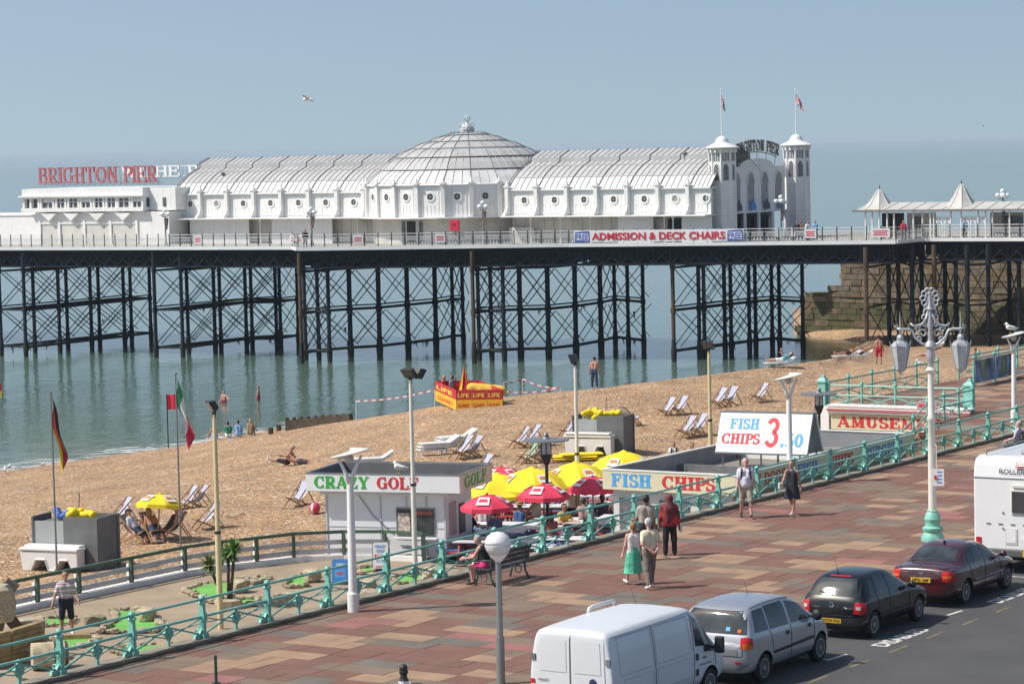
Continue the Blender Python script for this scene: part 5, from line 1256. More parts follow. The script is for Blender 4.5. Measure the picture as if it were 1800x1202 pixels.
fbx(37.4,37.55,W0_+.1,W1_-.1,FB+.05,FB+.3,greym,'roof_beam'); fbx(41.8,41.95,W0_+.1,W1_-.1,FB+.05,FB+.35,white,'roof_beam'); fbx(34.6,34.7,W0_+.1,W1_-.1,FB+.05,FB+.22,greym,'roof_beam')
for s_,w_ in ((35.5,-4.5),(36.3,-2.4),(43.3,-3.6),(44.6,-2.2)): 
    q = SW(s_,w_,FB+.05); MB().bar(q,q+Z*.45,.045,n=8).build('roof_vent', greym, fcb)
m = MB(); put_slab(m,'FISH',SW(S0-.002,W0_+.33,FB+.11),N,Z*.43,1.5,T=.27,t=.12); m.build('lettering', skyblue, fcb)
m = MB(); put_slab(m,'CHIPS',SW(S0-.002,W0_+2.25,FB+.11),N,Z*.43,1.95,T=.27,t=.12); m.build('lettering', red, fcb)
s_ = 33.1
for wd,ln_,mm in (('HOT DOGS',2.9,red),('FISH',1.5,blue),('CHIPS',1.9,red),('BURGERS',3.2,blue)):
    # the long side faces the promenade
    m = MB(); put_slab(m,wd,SW(s_,W1_+.003,FB+.11),U,Z*.43,ln_,T=.27,t=.12); m.build('lettering', mm, fcb); s_ += ln_+.85
for k in range(3): fbx(S0+.2,S0+.25,W0_+.5+k*1.5,W0_+1.6+k*1.5,GR+.9,FB-.3,mat('shop_dark',(.12,.12,.13),.5,var=.3),'shutter')
fbx(S0-.6,S0+.24,W0_+.3,W1_-.4,GR+.82,GR+.9,white2,'counter')
# price board standing on the roof
qa = onplane(1258,795,SW(0,-4.9),N); qb = onplane(1419,800,qa,U); zq_ = (qa.z+qb.z)/2
pbd = thing('price_board','white A shaped fish and chips price board reading 3.50 on the shop roof','sign',(qa+qb)/2)
ex = (qb-qa).normalized(); bk_ = V((-ex.y,ex.x,0)); L = (qb-qa).length; zt_ = aty(1345,724,qa.y).z
wbd = mat('board_white',(.76,.77,.79),.5,var=.03,stain=.08,dirt=(.55,.53,.5)); zb_ = zq_
lean = .5; f0 = qa-Z*qa.z; eyv = (bk_*lean+Z*(zt_-zb_))
m = MB(); a0_ = f0+Z*zb_; m.ob(a0_+ex*L/2+eyv/2, ex*L/2, eyv/2, ex.cross(eyv).normalized()*.03); m.build('front_panel', wbd, pbd)
m = MB(); b0_ = a0_+bk_*(2*lean+.25); ey2 = (bk_*-lean+Z*(zt_-zb_)); m.ob(b0_+ex*L/2+ey2/2, ex*L/2, ey2/2, ex.cross(ey2).normalized()*.03); m.build('rear_panel', wbd, pbd)
for u in (.01,.985):
    MB().add([a0_+ex*L*u,a0_+ex*L*u+eyv,b0_+ex*L*u+ey2,b0_+ex*L*u],[(0,1,2,3)]).build('side_panel', mat('side_grey',(.17,.17,.175),.7,var=.15), pbd)
m = MB(); m.ob(a0_+ex*L/2-Z*.02, ex*(L/2+.03), bk_*.05, Z*.03); m.ob(a0_+ex*L/2+eyv+bk_*.12, ex*(L/2+.03), bk_*.16, Z*.025); m.build('edge_strip', greym, pbd)
for u in (.08,.5,.92): MB().sq(a0_+ex*L*u-Z*(zb_-FB-.05),a0_+ex*L*u,.06,.06).build('leg', greym, pbd); MB().sq(b0_+ex*L*u-Z*(zb_-FB-.05),b0_+ex*L*u,.06,.06).build('leg', greym, pbd)
nf = ex.cross(eyv).normalized(); nf = nf if nf.y < 0 else -nf
o_ = a0_+nf*.032
m = MB(); put_slab(m,'FISH',o_+ex*L*.12+eyv*.58,ex,eyv*.26,L*.32,T=.26,t=.12); m.build('lettering', skyblue, pbd)
m = MB(); put_slab(m,'CHIPS',o_+ex*L*.05+eyv*.21,ex,eyv*.26,L*.42,T=.26,t=.12); m.build('lettering', red, pbd)
m = MB(); put_slab(m,'3',o_+ex*L*.52+eyv*.16,ex,eyv*.70,L*.145,T=.2,t=.15,slab=0); m.build('lettering', red, pbd)
m = MB(); put_slab(m,'.50',o_+ex*L*.70+eyv*.16,ex,eyv*.34,L*.24,T=.24,t=.15,slab=0); m.build('lettering', skyblue, pbd)
# ================================================================== amusement arcade front under the terrace
AS = 60.4
arc = thing('arcade_front','cream arcade sign board with red lettering and striped white top under the terrace','shop',SW(AS,-8.5,-2.3))
def abx(w0,w1,z0,z1,o,m,nm): return MB().ob(SW(AS-o,(w0+w1)/2,(z0+z1)/2), U*.04, N*(w1-w0)/2, Z*(z1-z0)/2).build(nm,m,arc)
abx(-11.2,-4.9,-.82,-.16,.2,crm,'sign_board'); abx(-11.3,-4.8,-.12,.16,.35,white,'canopy_edge'); abx(-11.3,-4.8,-.02,.06,.4,mat('dusty_red',(.42,.10,.11),.6,var=.1),'stripe')
MB().ob(SW(AS-.1,-8.05,.19), U*.32, N*3.25, Z*.03).build('canopy_top', white, arc)
abx(-10.9,-4.9,-1.1,-.86,.15,mat('arcade_lights',(.36,.12,.05),.6,var=.9,sc=14),'light_strip'); abx(-11.2,-4.9,-2.3,-1.12,.02,dark,'opening'); abx(-11.9,-11.3,-.9,.15,.2,white,'end_panel')
m = MB(); put_slab(m,'AMUSEMENTS',SW(AS-.242,-10.9,-.72),N,Z*.46,5.7,T=.27,t=.12); m.build('lettering', red, arc)
# ================================================================== terrace railings, gate piers, stair rails
def railrun(name, label, pts, h=1.0, every=1.6, piers=(), cross=True):
    t = thing(name,label,'railing',pts[0])
    for i in range(len(pts)-1):
        a, b = V(pts[i]), V(pts[i+1]); L = (b-a).length; n = max(1,round(L/every)); d = (b-a)/n
        for j in range(n+1):
            if j == 0 and i: continue
            p = a+d*j; MB().bar(p,p+Z*h,.055,.045,8).lathe(p+Z*h,[(.08,0),(.09,.06),(.04,.12),(.06,.16),(.0001,.22)],8).build('post', turq, t, smooth=2)
            if j < n:
                q = p+d; e = d.normalized()
                MB().bar(p+Z*h*.97,q+Z*h*.97,.035,n=6).build('top_rail', turq, t); MB().bar(p+Z*h*.55,q+Z*h*.55,.03,n=6).build('middle_rail', turq, t)
                if cross:
                    MB().bar(p+Z*.08,q+Z*h*.5,.022,n=5).build('brace', turq, t); MB().bar(p+Z*h*.5,q+Z*.08,.022,n=5).build('brace', turq, t)
                    c = (p+q)/2+Z*h*.29; MB().tube([c+e*(.12*math.cos(x))+Z*(.12*math.sin(x)) for x in [k*PI/4 for k in range(9)]],.02,4).build('ring_boss', turq, t)
    for q in piers:
        m = MB(); q = V(q); m.ob(q+Z*.55,U*.17,N*.17,Z*.55); m.ob(q+Z*1.12,U*.22,N*.22,Z*.04); pr = m.build('gate_pier', turq2, t, bev=.012)
        MB().lathe(q+Z*1.16,[(.26,0),(.2,.08),(.1,.14),(.12,.19),(.0001,.26)],4,a0=AX+PI/4).build('pier_cap', turq2, pr)
    return t
tA, tB = SW(60.9,-11.9,0), SW(60.9,-5.2,0)
railrun('terrace_railing','turquoise railing between two square piers above the arcade sign',[tA+N*.25,tB-N*.25],1.0,1.75,(tA,tB))
railrun('terrace_railing','turquoise railing along the beach side of the terrace',[SW(61.2,-12.0,0),SW(73,-12.0,0),SW(92,-12.0,0)],1.05,2.4)
rr = railrun('stair_railing','sloping turquoise railing down the steps beside the arcade sign',[SW(60.5,-4.9,0),SW(56.2,-4.9,0)],1.0,1.5)
sl = railrun('stair_railing','steep turquoise handrail going down the brown steps',[SW(56.0,-4.9,-.15),SW(50.6,-4.9,-2.1)],1.0,1.35,(),True)
q = SW(56.1,-4.95,.72); t = thing('notice','small red and white notice on the stair railing beside the arcade sign','notice',q); MB().ob(q-U*.05,N*.42,U*.012,Z*.16).build('board', mat('notice_pink',(.5,.3,.32),.6,var=.1), t); MB().ob(q-U*.066,N*.34,U*.004,Z*.06).build('lettering', red, t)
# blue painted banners on the far railing
bq = [mat('banner_art',(.16,.27,.40),.7,var=.8,sc=1.4,detail=2), mat('banner_olive',(.20,.24,.12),.7,var=.6,sc=1.6)]
for k,(a,b) in enumerate(((73.2,75.3),(75.5,77.8))):
    pass
bt = thing('beach_railing','turquoise railing with painted blue panels at the far right above the beach','railing',atz(1712,679,0))
pa = atz(1712,679,0); pb_ = atz(1850,648,0); d = (pb_-pa).normalized(); L = (pb_-pa).length; n = 4; hh = 1.25; o_ = V((d.y,-d.x,0))
for j in range(n+1):
    p = pa+d*(L*j/n); MB().bar(p,p+Z*hh,.07,.05,8).ball(p+Z*(hh+.06),.1,8,5).build('post', turq, bt)
    if j < n:
        q = pa+d*(L*(j+1)/n); MB().bar(p+Z*hh,q+Z*hh,.04,n=6).build('top_rail', turq, bt); MB().bar(p+Z*.15,q+Z*.15,.035,n=6).build('bottom_rail', turq, bt)
        if j < 2: 
            MB().ob((p+q)/2+Z*.68+o_*.06, d*(L/n/2-.08), o_*.015, Z*.5).build('painted_panel', bq[0], bt)
            m = MB(); put_slab(m,'BEACH' if j else 'FUN',p+d*.4+Z*.45+o_*.078,d,Z*.5,L/n*.6) if False else m.ob((p+q)/2+Z*.7+o_*.078-d*.25, d*.35, o_*.004, Z*.42); m.build('painted_shape', bq[1], bt)
# ================================================================== vehicles come in another block
# ================================================================== vehicles parked along the kerb
from mathutils.bvhtree import BVHTree
carglass = mat('car_glass',(.035,.045,.05),.04,var=.75,sc=1.7,spec=.8,detail=2); trimb = mat('car_trim',(.018,.018,.02),.55,var=.15)
redlens = mat('red_lens',(.50,.01,.015),.15,var=.12,sc=12,spec=.6); orlens = mat('orange_lens',(.75,.16,.01),.15,var=.1,sc=12); whlens = mat('white_lens',(.6,.5,.48),.12,var=.1)
plate_y = mat('plate_yellow',(.74,.46,.02),.5,var=.05); alloy = mat('alloy_wheel',(.40,.41,.43),.35,metal=.6,var=.1); underm = mat('underbody',(.012,.012,.012),.9,var=.1)
chrome = mat('chrome',(.6,.62,.65),.18,metal=.9,var=.05)
class Car:
    def __init__(s, name, label, cat, paint, stations, axles, wr, loc, rz, group='vehicles parked along the kerb', arch=1.2, halfw=.83, sub=2):
        s.t = thing(name, label, cat, loc, rz, group, local=True); s.rz = rz; s.paint = paint; s.hw = halfw
        mb = MB(); rings = []
        for (x, zb, w, zbelt, wb, wr_, zr) in stations:
            h = [(.0,zb),(.86*w,zb),(w,zb+.16),(w,zbelt-.14),(wb,zbelt),(wr_,zr-.06),(wr_*.82,zr),(0,zr+.02)]
            ring = [(x,-y,z) for y,z in h] + [(x,y,z) for y,z in reversed(h[1:-1])]
            rings.append(ring)
        mb.loft(rings, True, True, True)
        o = mb.build('tmp', [paint, underm], None, smooth=True, sub=sub)
        cut = MB()
        for ax in axles:
            for sd_ in (-1,1): cut.bar((ax,sd_*(halfw-.24),wr),(ax,sd_*(halfw+.5),wr),wr*arch,n=28)
        c = cut.build('cut', underm, None); bo = o.modifiers.new('b','BOOLEAN'); bo.object = c; bo.operation = 'DIFFERENCE'; bo.solver = 'EXACT'
        dg = bpy.context.evaluated_depsgraph_get(); me = bpy.data.meshes.new_from_object(o.evaluated_get(dg))
        bpy.data.objects.remove(o); bpy.data.objects.remove(c)
        while len(me.materials) < 2: me.materials.append(underm)
        me.materials[0] = paint; me.materials[1] = underm
        for p in me.polygons:
            q = p.center; m_ = 0
            for ax in axles:
                if math.hypot(q.x-ax,q.z-wr) < wr*arch*1.02 and abs(q.y) < halfw-.035: m_ = 1
            if abs(p.normal.z) > .9 and q.z < .4: m_ = 1
            p.material_index = m_; p.use_smooth = True
        try: me.set_sharp_from_angle(angle=R(42))
        except Exception: pass
        s.body = bpy.data.objects.new('body', me); C.objects.link(s.body); s.body.parent = s.t; ORIG[s.body] = V((0,0,0))
        bm = bmesh.new(); bm.from_mesh(me); s.bvh = BVHTree.FromBMesh(bm); bm.free(); me.name = 'body'
        for ax in axles:
            for sd_ in (-1,1): s.wheel(ax, sd_, wr)
        MB().box(((axles[0]+axles[1])/2,0,.30),(axles[1]-axles[0]+1.0,halfw*1.5,.2)).build('underbody', underm, s.t)
    def wheel(s, ax, sd_, r, w=.18):
        y = sd_*(s.hw-.03); d = V((0,sd_,0)); c = V((ax,y,r))
        m = MB(); m.lathe(c,[(r*.64,-w),(r*.93,-w),(r,-w*.8),(r,-w*.2),(r*.93,0),(r*.68,.0),(r*.66,-.01)],24,ax=d); t = m.build('wheel', rubber, s.t, smooth=2)
        m = MB(); m.lathe(c,[(r*.68,-.005),(r*.62,-.008),(r*.6,-.05),(r*.2,-.05),(.0001,-.045)],20,ax=d)
        rim = m.build('rim', mat('rim_dark',(.09,.09,.095),.5,metal=.4,var=.2), t, smooth=2)
        m = MB()
        for k in range(6):
            a = 2*PI*k/6+.3; v = V((math.cos(a),0,math.sin(a))); e = V((-math.sin(a),0,math.cos(a)))
            m.add([c+v*r*.12+e*r*.1-d*.01,c+v*r*.12-e*r*.1-d*.01,c+v*r*.64-e*r*.13-d*.004,c+v*r*.64+e*r*.13-d*.004],[(0,1,2,3)])
        m.lathe(c,[(r*.66,-.02),(r*.66,.0),(r*.6,.0),(r*.58,-.02)],20,ax=d); m.lathe(c,[(r*.16,-.02),(r*.16,.005),(.0001,.008)],10,ax=d)
        m.build('spokes', alloy, t)
    def hit(s, side, a, b):
        if side == 'R': o, d = V((a,-6,b)), V((0,1,0))
        elif side == 'L': o, d = V((a,6,b)), V((0,-1,0))
        elif side == 'B': o, d = V((-6,a,b)), V((1,0,0))
        elif side == 'F': o, d = V((12,a,b)), V((-1,0,0))
        else: o, d = V((a,b,9)), V((0,0,-1))
        h = s.bvh.ray_cast(o,d); 
        return (h[0], -d) if h[0] is not None else (None, -d)
    def patch(s, name, side, pts, m, off=.006, nu=8, nv=6, parent=None, th=.0):
        mb = MB(); g = []
        for j in range(nv+1):
            for i in range(nu+1):
                u, v = i/nu, j/nv
                a = (pts[0][0]*(1-u)+pts[1][0]*u)*(1-v)+(pts[3][0]*(1-u)+pts[2][0]*u)*v; b = (pts[0][1]*(1-u)+pts[1][1]*u)*(1-v)+(pts[3][1]*(1-u)+pts[2][1]*u)*v
                h, n = s.hit(side,a,b); g.append((h+n*off) if h is not None else None)
        for j in range(nv):
            for i in range(nu):
                q = [g[j*(nu+1)+i],g[j*(nu+1)+i+1],g[(j+1)*(nu+1)+i+1],g[(j+1)*(nu+1)+i]]
                if all(x is not None for x in q): mb.add(q,[(0,1,2,3)])
        if not mb.v: return None
        o = mb.build(name, m, parent or s.t, smooth=True)
        bm = bmesh.new(); bm.from_mesh(o.data); bmesh.ops.remove_doubles(bm, verts=bm.verts, dist=1e-5); bmesh.ops.recalc_face_normals(bm, faces=bm.faces); bm.to_mesh(o.data); bm.free(); return o
    def line(s, name, side, path, m, w=.014, off=.003):
        mb = MB(); pts = []
        for i in range(len(path)-1):
            n = max(1,int(math.hypot(path[i+1][0]-path[i][0],path[i+1][1]-path[i][1])/.08))
            for k in range(n): pts.append((lerp(path[i][0],path[i+1][0],k/n),lerp(path[i][1],path[i+1][1],k/n)))
        pts.append(path[-1]); q = []
        for a,b in pts:
            h,n = s.hit(side,a,b)
            if h is not None: q.append(h+n*off)
        if len(q) < 2: return
        mb.tube(q, w/2, 4); return mb.build(name, m, s.t)
    def text(s, name, txt, side, x, z, wdt, hgt, m, off=.012, par=None):
        h,n = s.hit(side,x,z)
        if h is None: return
        ex = V((0,-1,0)) if side == 'B' else V((1,0,0)); ey = V((0,0,hgt))
        mb = MB(); put_sans(mb, txt, h+n*off-ex*wdt/2-Z*hgt/2, ex, ey, wdt, .02, lift=0); 
        return mb.build(name, m, par or s.t)
seamd = mat('panel_gap',(.012,.012,.013),.8,var=0)
def place_car(s_, wleft, hw): return SW(s_, wleft+hw, -.121)
# ---------------------------------------------------------------- black hatchback
pb = mat('black_car_paint',(.007,.009,.013),.3,var=.1,sc=2,coat=.7,spec=.2)
ST = [(0.0,.42,.60,.74,.58,.52,.76),(.05,.30,.72,.86,.70,.60,.90),(.13,.24,.79,.92,.77,.64,1.0),(.30,.2,.815,.94,.79,.60,1.26),(.48,.2,.825,.94,.80,.575,1.41),(.9,.2,.825,.93,.80,.585,1.455),(1.4,.2,.825,.92,.80,.59,1.46),(1.85,.2,.825,.91,.80,.585,1.43),(2.2,.2,.825,.91,.80,.62,1.26),(2.62,.2,.825,.92,.795,.70,1.0),(2.85,.2,.825,.90,.79,.70,.95),(3.3,.2,.82,.84,.78,.66,.88),(3.65,.22,.79,.74,.74,.6,.78),(3.82,.28,.70,.62,.66,.5,.66),(3.89,.38,.55,.56,.5,.4,.58)]
c = Car('parked_car','black hatchback parked between the silver people carrier and the maroon saloon','car',pb,ST,(.62,3.08),.30,place_car(11.72,11.72,.825),AX)
rw = c.patch('rear_window','B',[(.66,.99),(-.66,.99),(-.55,1.36),(.55,1.36)],carglass,.008,12,8)
c.patch('sticker','B',[(.14,1.03),(-.02,1.03),(-.02,1.08),(.14,1.08)],whlens,.014,3,2)
for q in ([(.42,.96),(.62,.95),(.78,1.30),(.62,1.28)],): c.patch('side_window','R',q,carglass,.008)
c.patch('side_window','R',[(.78,.95),(1.42,.94),(1.40,1.37),(.90,1.36)],carglass,.008); c.patch('side_window','R',[(1.50,.94),(2.42,.95),(1.98,1.30),(1.50,1.36)],carglass,.008)
c.patch('windscreen','F',[(-.62,.98),(.62,.98),(.54,1.36),(-.54,1.36)],carglass,.008,10,8); c.patch('side_window','L',[(.78,.95),(1.42,.94),(1.40,1.37),(.90,1.36)],carglass,.008); c.patch('side_window','L',[(1.50,.94),(2.42,.95),(1.98,1.30),(1.50,1.36)],carglass,.008)
for sg in (1,-1):
    t_ = c.patch('tail_light','B',[(sg*.775,.60),(sg*.56,.62),(sg*.58,.86),(sg*.76,.88)],redlens,.012,5,5); c.patch('reversing_lens','B',[(sg*.72,.70),(sg*.62,.71),(sg*.62,.78),(sg*.72,.79)],whlens,.02,3,3,parent=t_)
c.patch('tail_light','R',[(.03,.62),(.2,.64),(.2,.87),(.08,.88)],redlens,.01,4,4)
c.patch('rear_bumper','B',[(.74,.33),(-.74,.33),(-.76,.52),(.76,.52)],mat('black_bumper',(.022,.023,.026),.35,var=.1,coat=.5),.035,12,4)
p = c.patch('number_plate','B',[(.26,.38),(-.26,.38),(-.26,.49),(.26,.49)],plate_y,.055,4,2); c.text('lettering','GY54 FXJ','B',0,.435,.44,.075,trimb,.062,p)
bd = MB(); h,_ = c.hit('B',0,.80); bd.tube([h+V((-.012,.055*math.cos(a),.055*math.sin(a))) for a in [i*PI/8 for i in range(17)]],.008,5); bd.tube([h+V((-.012,y,z)) for y,z in ((.035,.03),(.012,-.0),(0,.02),(-.012,0),(-.035,.03))],.006,4); bd.tube([h+V((-.012,y,z)) for y,z in ((.04,.01),(.018,-.04),(0,-.005),(-.018,-.04),(-.04,.01))],.006,4); bd.build('badge',chrome,c.t)
c.text('lettering','POLO','B',.38,.74,.14,.03,chrome,.008); c.line('panel_gap','B',[(.55,.55),(-.55,.55)],seamd); c.patch('brake_light','B',[(.26,1.392),(-.26,1.392),(-.25,1.412),(.25,1.412)],redlens,.01,6,1)
c.line('panel_gap','R',[(1.45,.30),(1.46,.95)],seamd); c.line('panel_gap','R',[(.88,.6),(.80,.95)],seamd); c.line('panel_gap','R',[(2.52,.34),(2.5,.94)],seamd); c.line('side_strip','R',[(.95,.52),(2.6,.52)],trimb,.05,.006)
for x in (1.22,2.2): c.patch('door_handle','R',[(x,.80),(x+.16,.80),(x+.16,.83),(x,.83)],trimb,.03,3,1)
m = MB(); m.ball((2.45,-.92,.98),.12,10,6,(.6,.9,.7)); m.sq((2.45,-.8,.95),(2.45,-.92,.96),.05,.05); m.build('mirror', pb, c.t, smooth=True)
m = MB(); m.bar((.62,.12,1.44),(.45,.12,1.86),.006,.003,5); m.ball((.62,.12,1.45),.025,6,4); m.build('aerial', trimb, c.t); m = MB(); h,_ = c.hit('B',0,1.0); m.bar(h+V((-.02,0,0)),h+V((.03,.36,.08)),.012,n=4); m.build('wiper', trimb, c.t)
for sg in (1,-1): c.patch('headlight','F',[(sg*.42,.58),(sg*.66,.56),(sg*.68,.74),(sg*.48,.76)],whlens,.01)
# ---------------------------------------------------------------- maroon saloon
pm = mat('maroon_car_paint',(.055,.008,.014),.24,var=.1,sc=2,coat=1)
ST = [(0.0,.42,.62,.76,.60,.55,.78),(.05,.30,.74,.92,.72,.66,.95),(.14,.24,.81,.97,.79,.72,1.0),(.5,.2,.845,.97,.81,.72,1.01),(.68,.2,.85,.96,.81,.70,1.03),(1.0,.2,.855,.95,.82,.64,1.24),(1.32,.2,.855,.94,.82,.60,1.385),(1.75,.2,.855,.93,.82,.60,1.425),(2.2,.2,.855,.92,.82,.60,1.415),(2.5,.2,.855,.92,.82,.63,1.30),(3.0,.2,.855,.92,.81,.72,1.02),(3.25,.2,.85,.90,.80,.72,.95),(3.7,.2,.845,.83,.79,.66,.87),(4.05,.24,.80,.73,.74,.6,.76),(4.2,.30,.7,.62,.64,.5,.66),(4.25,.38,.55,.56,.5,.4,.58)]
c = Car('parked_car','dark maroon saloon parked in front of the white motorhome','car',pm,ST,(.92,3.53),.305,place_car(16.55,11.75,.855),AX)
c.hw = .855
c.patch('rear_window','B',[(.64,1.055),(-.64,1.055),(-.56,1.345),(.56,1.345)],carglass,.008,12,8)
c.patch('side_window','R',[(1.08,1.0),(1.42,.98),(1.46,1.30),(1.30,1.28)],carglass,.008); c.patch('side_window','R',[(1.48,.975),(1.98,.96),(1.96,1.345),(1.52,1.34)],carglass,.008); c.patch('side_window','R',[(2.06,.96),(2.86,.96),(2.46,1.25),(2.06,1.345)],carglass,.008)
c.patch('windscreen','F',[(-.64,1.0),(.64,1.0),(.56,1.34),(-.56,1.34)],carglass,.008,10,8); c.patch('side_window','L',[(1.48,.975),(1.98,.96),(1.96,1.345),(1.52,1.34)],carglass,.008); c.patch('side_window','L',[(2.06,.96),(2.86,.96),(2.46,1.25),(2.06,1.345)],carglass,.008)
for sg in (1,-1):
    t_ = c.patch('tail_light','B',[(sg*.80,.66),(sg*.56,.68),(sg*.55,.90),(sg*.76,.92)],redlens,.012,5,5); c.patch('indicator_lens','B',[(sg*.77,.74),(sg*.58,.75),(sg*.58,.80),(sg*.77,.81)],orlens,.02,3,3,parent=t_)
c.patch('tail_light','R',[(.04,.68),(.26,.70),(.22,.90),(.08,.91)],redlens,.01,4,4)
c.patch('rear_bumper','B',[(.78,.32),(-.78,.32),(-.80,.56),(.80,.56)],mat('maroon_bumper',(.075,.012,.02),.3,var=.1,coat=.6),.035,12,4)
p = c.patch('number_plate','B',[(.26,.63),(-.26,.63),(-.26,.74),(.26,.74)],plate_y,.02,4,2); c.text('lettering','HP02 SMP','B',0,.685,.44,.075,trimb,.028,p)
bd = MB(); h,_ = c.hit('B',.0,.87); bd.tube([h+V((-.012,.045*math.cos(a),.045*math.sin(a))) for a in [i*PI/8 for i in range(17)]],.009,5); bd.sq(h+V((-.012,.06,0)),h+V((-.012,-.06,0)),.008,.012); bd.build('badge',chrome,c.t)
c.text('lettering','ASTRA','B',.42,.86,.16,.03,chrome,.008); c.text('lettering','CLUB','B',-.42,.87,.12,.035,chrome,.008); c.line('spoiler_edge','B',[(.72,.965),(-.72,.965)],pm,.03,.01)
c.line('panel_gap','R',[(2.02,.30),(2.02,.95)],seamd); c.line('panel_gap','R',[(1.2,.6),(1.08,.98)],seamd); c.line('panel_gap','R',[(2.98,.34),(2.95,.94)],seamd); c.line('side_strip','R',[(1.3,.55),(3.1,.55)],pm,.06,.012)
for x in (1.75,2.65): c.patch('door_handle','R',[(x,.82),(x+.18,.82),(x+.18,.85),(x,.85)],pm,.03,3,1)
m = MB(); m.ball((2.9,-.95,1.0),.12,10,6,(.6,.9,.7)); m.sq((2.9,-.8,.95),(2.9,-.95,.97),.05,.05); m.build('mirror', pm, c.t, smooth=True)
m = MB(); m.ball((1.45,.0,1.43),.05,8,5,(1.3,.6,.8)); m.build('aerial', trimb, c.t); m = MB(); h,_ = c.hit('B',.5,1.06); m.bar(h+V((-.02,.05,0)),h+V((.03,-.5,.05)),.012,n=4); m.build('wiper', trimb, c.t)
for sg in (1,-1): c.patch('headlight','F',[(sg*.42,.60),(sg*.68,.58),(sg*.70,.74),(sg*.48,.76)],whlens,.01)
# ---------------------------------------------------------------- silver people carrier
ps = mat('silver_car_paint',(.40,.42,.46),.3,metal=.45,var=.05,sc=2,coat=.8)
ST = [(0.0,.45,.68,.80,.68,.60,.82),(.06,.30,.82,1.0,.82,.74,1.04),(.14,.24,.89,1.08,.88,.78,1.16),(.24,.22,.92,1.09,.90,.78,1.42),(.36,.22,.93,1.09,.905,.74,1.60),(.7,.22,.935,1.08,.91,.72,1.655),(1.3,.22,.935,1.06,.91,.72,1.675),(2.0,.22,.935,1.05,.91,.72,1.66),(2.45,.22,.935,1.04,.91,.72,1.60),(2.85,.22,.935,1.04,.90,.76,1.36),(3.3,.22,.93,1.02,.89,.78,1.10),(3.55,.22,.92,.96,.87,.74,1.0),(3.85,.25,.88,.80,.82,.66,.84),(4.0,.3,.78,.66,.72,.55,.7),(4.06,.4,.6,.58,.55,.42,.6)]
c = Car('parked_car','silver people carrier with orange tail lights parked in front of the white van','car',ps,ST,(.72,3.38),.315,place_car(5.72,11.72,.935),AX,halfw=.935)
c.patch('rear_window','B',[(.80,1.10),(-.80,1.10),(-.70,1.56),(.70,1.56)],carglass,.008,14,8)
c.patch('side_window','R',[(.34,1.12),(.94,1.10),(.94,1.56),(.50,1.55)],carglass,.008); c.patch('side_window','R',[(1.02,1.10),(1.88,1.08),(1.86,1.58),(1.02,1.585)],carglass,.008); c.patch('side_window','R',[(1.98,1.08),(3.02,1.07),(2.62,1.42),(2.0,1.56)],carglass,.008)
c.patch('side_window','L',[(1.02,1.10),(1.88,1.08),(1.86,1.58),(1.02,1.585)],carglass,.008); c.patch('side_window','L',[(1.98,1.08),(3.02,1.07),(2.62,1.42),(2.0,1.56)],carglass,.008); c.patch('windscreen','F',[(-.72,1.08),(.72,1.08),(.64,1.54),(-.64,1.54)],carglass,.008,10,8)
for sg in (1,-1):
    t_ = c.patch('tail_light','B',[(sg*.90,.80),(sg*.70,.82),(sg*.68,1.04),(sg*.84,1.06)],redlens,.012,5,5); c.patch('indicator_lens','B',[(sg*.88,.80),(sg*.74,.80),(sg*.74,.92),(sg*.87,.93)],orlens,.02,3,3,parent=t_)
c.patch('tail_light','R',[(.06,.80),(.20,.81),(.19,1.03),(.10,1.04)],redlens,.01,4,4); c.patch('indicator_lens','R',[(.06,.79),(.18,.80),(.18,.89),(.08,.88)],orlens,.016,4,4)
c.patch('rear_bumper','B',[(.86,.34),(-.86,.34),(-.86,.60),(.86,.60)],ps,.035,12,4); c.line('panel_gap','B',[(.70,.64),(-.70,.64)],seamd); c.line('panel_gap','B',[(.72,.64),(.76,1.06)],seamd); c.line('panel_gap','B',[(-.72,.64),(-.76,1.06)],seamd)
for sg in (1,-1): c.patch('reflector','B',[(sg*.72,.50),(sg*.58,.50),(sg*.58,.54),(sg*.72,.54)],redlens,.045,3,1)
p = c.patch('number_plate','B',[(.46,.66),(.02,.66),(.02,.76),(.46,.76)],plate_y,.02,4,2); c.text('lettering','GX04 LFA','B',.24,.71,.4,.07,trimb,.028,p); c.patch('plate_recess','B',[(-.0,.65),(-.62,.65),(-.62,.78),(-.0,.78)],mat('silver_recess',(.27,.28,.3),.4,metal=.4,var=.05),.012,5,2)
c.line('panel_gap','R',[(1.94,.34),(1.94,1.07)],seamd); c.line('panel_gap','R',[(1.1,.66),(.98,1.1)],seamd); c.line('panel_gap','R',[(3.05,.36),(3.05,1.06)],seamd); c.patch('rub_strip','R',[(1.1,.56),(3.0,.60),(3.0,.66),(1.1,.62)],trimb,.015,12,1)
for x in (1.7,2.75): c.patch('door_handle','R',[(x,.88),(x+.12,.88),(x+.12,.96),(x,.96)],trimb,.02,3,1)
m = MB(); m.ball((2.95,-1.05,1.12),.14,10,6,(.6,.9,.9)); m.sq((2.95,-.88,1.08),(2.95,-1.05,1.1),.05,.05); m.build('mirror', trimb, c.t, smooth=True)
m = MB(); m.bar((1.9,.1,1.66),(1.75,.1,1.95),.006,.003,5); m.build('aerial', trimb, c.t)
for (y,z,mm,sz) in ((-.62,1.14,orlens,.04),(-.35,1.16,skyblue,.05)): c.patch('sticker','B',[(y+sz,z),(y-sz,z),(y-sz,z+sz*1.6),(y+sz,z+sz*1.6)],mm,.014,2,2)
m = MB(); m.box((.28,.0,1.64),(.5,1.3,.01)); 
for sg in (1,-1): c.patch('headlight','F',[(sg*.5,.66),(sg*.76,.64),(sg*.78,.80),(sg*.56,.82)],whlens,.01)
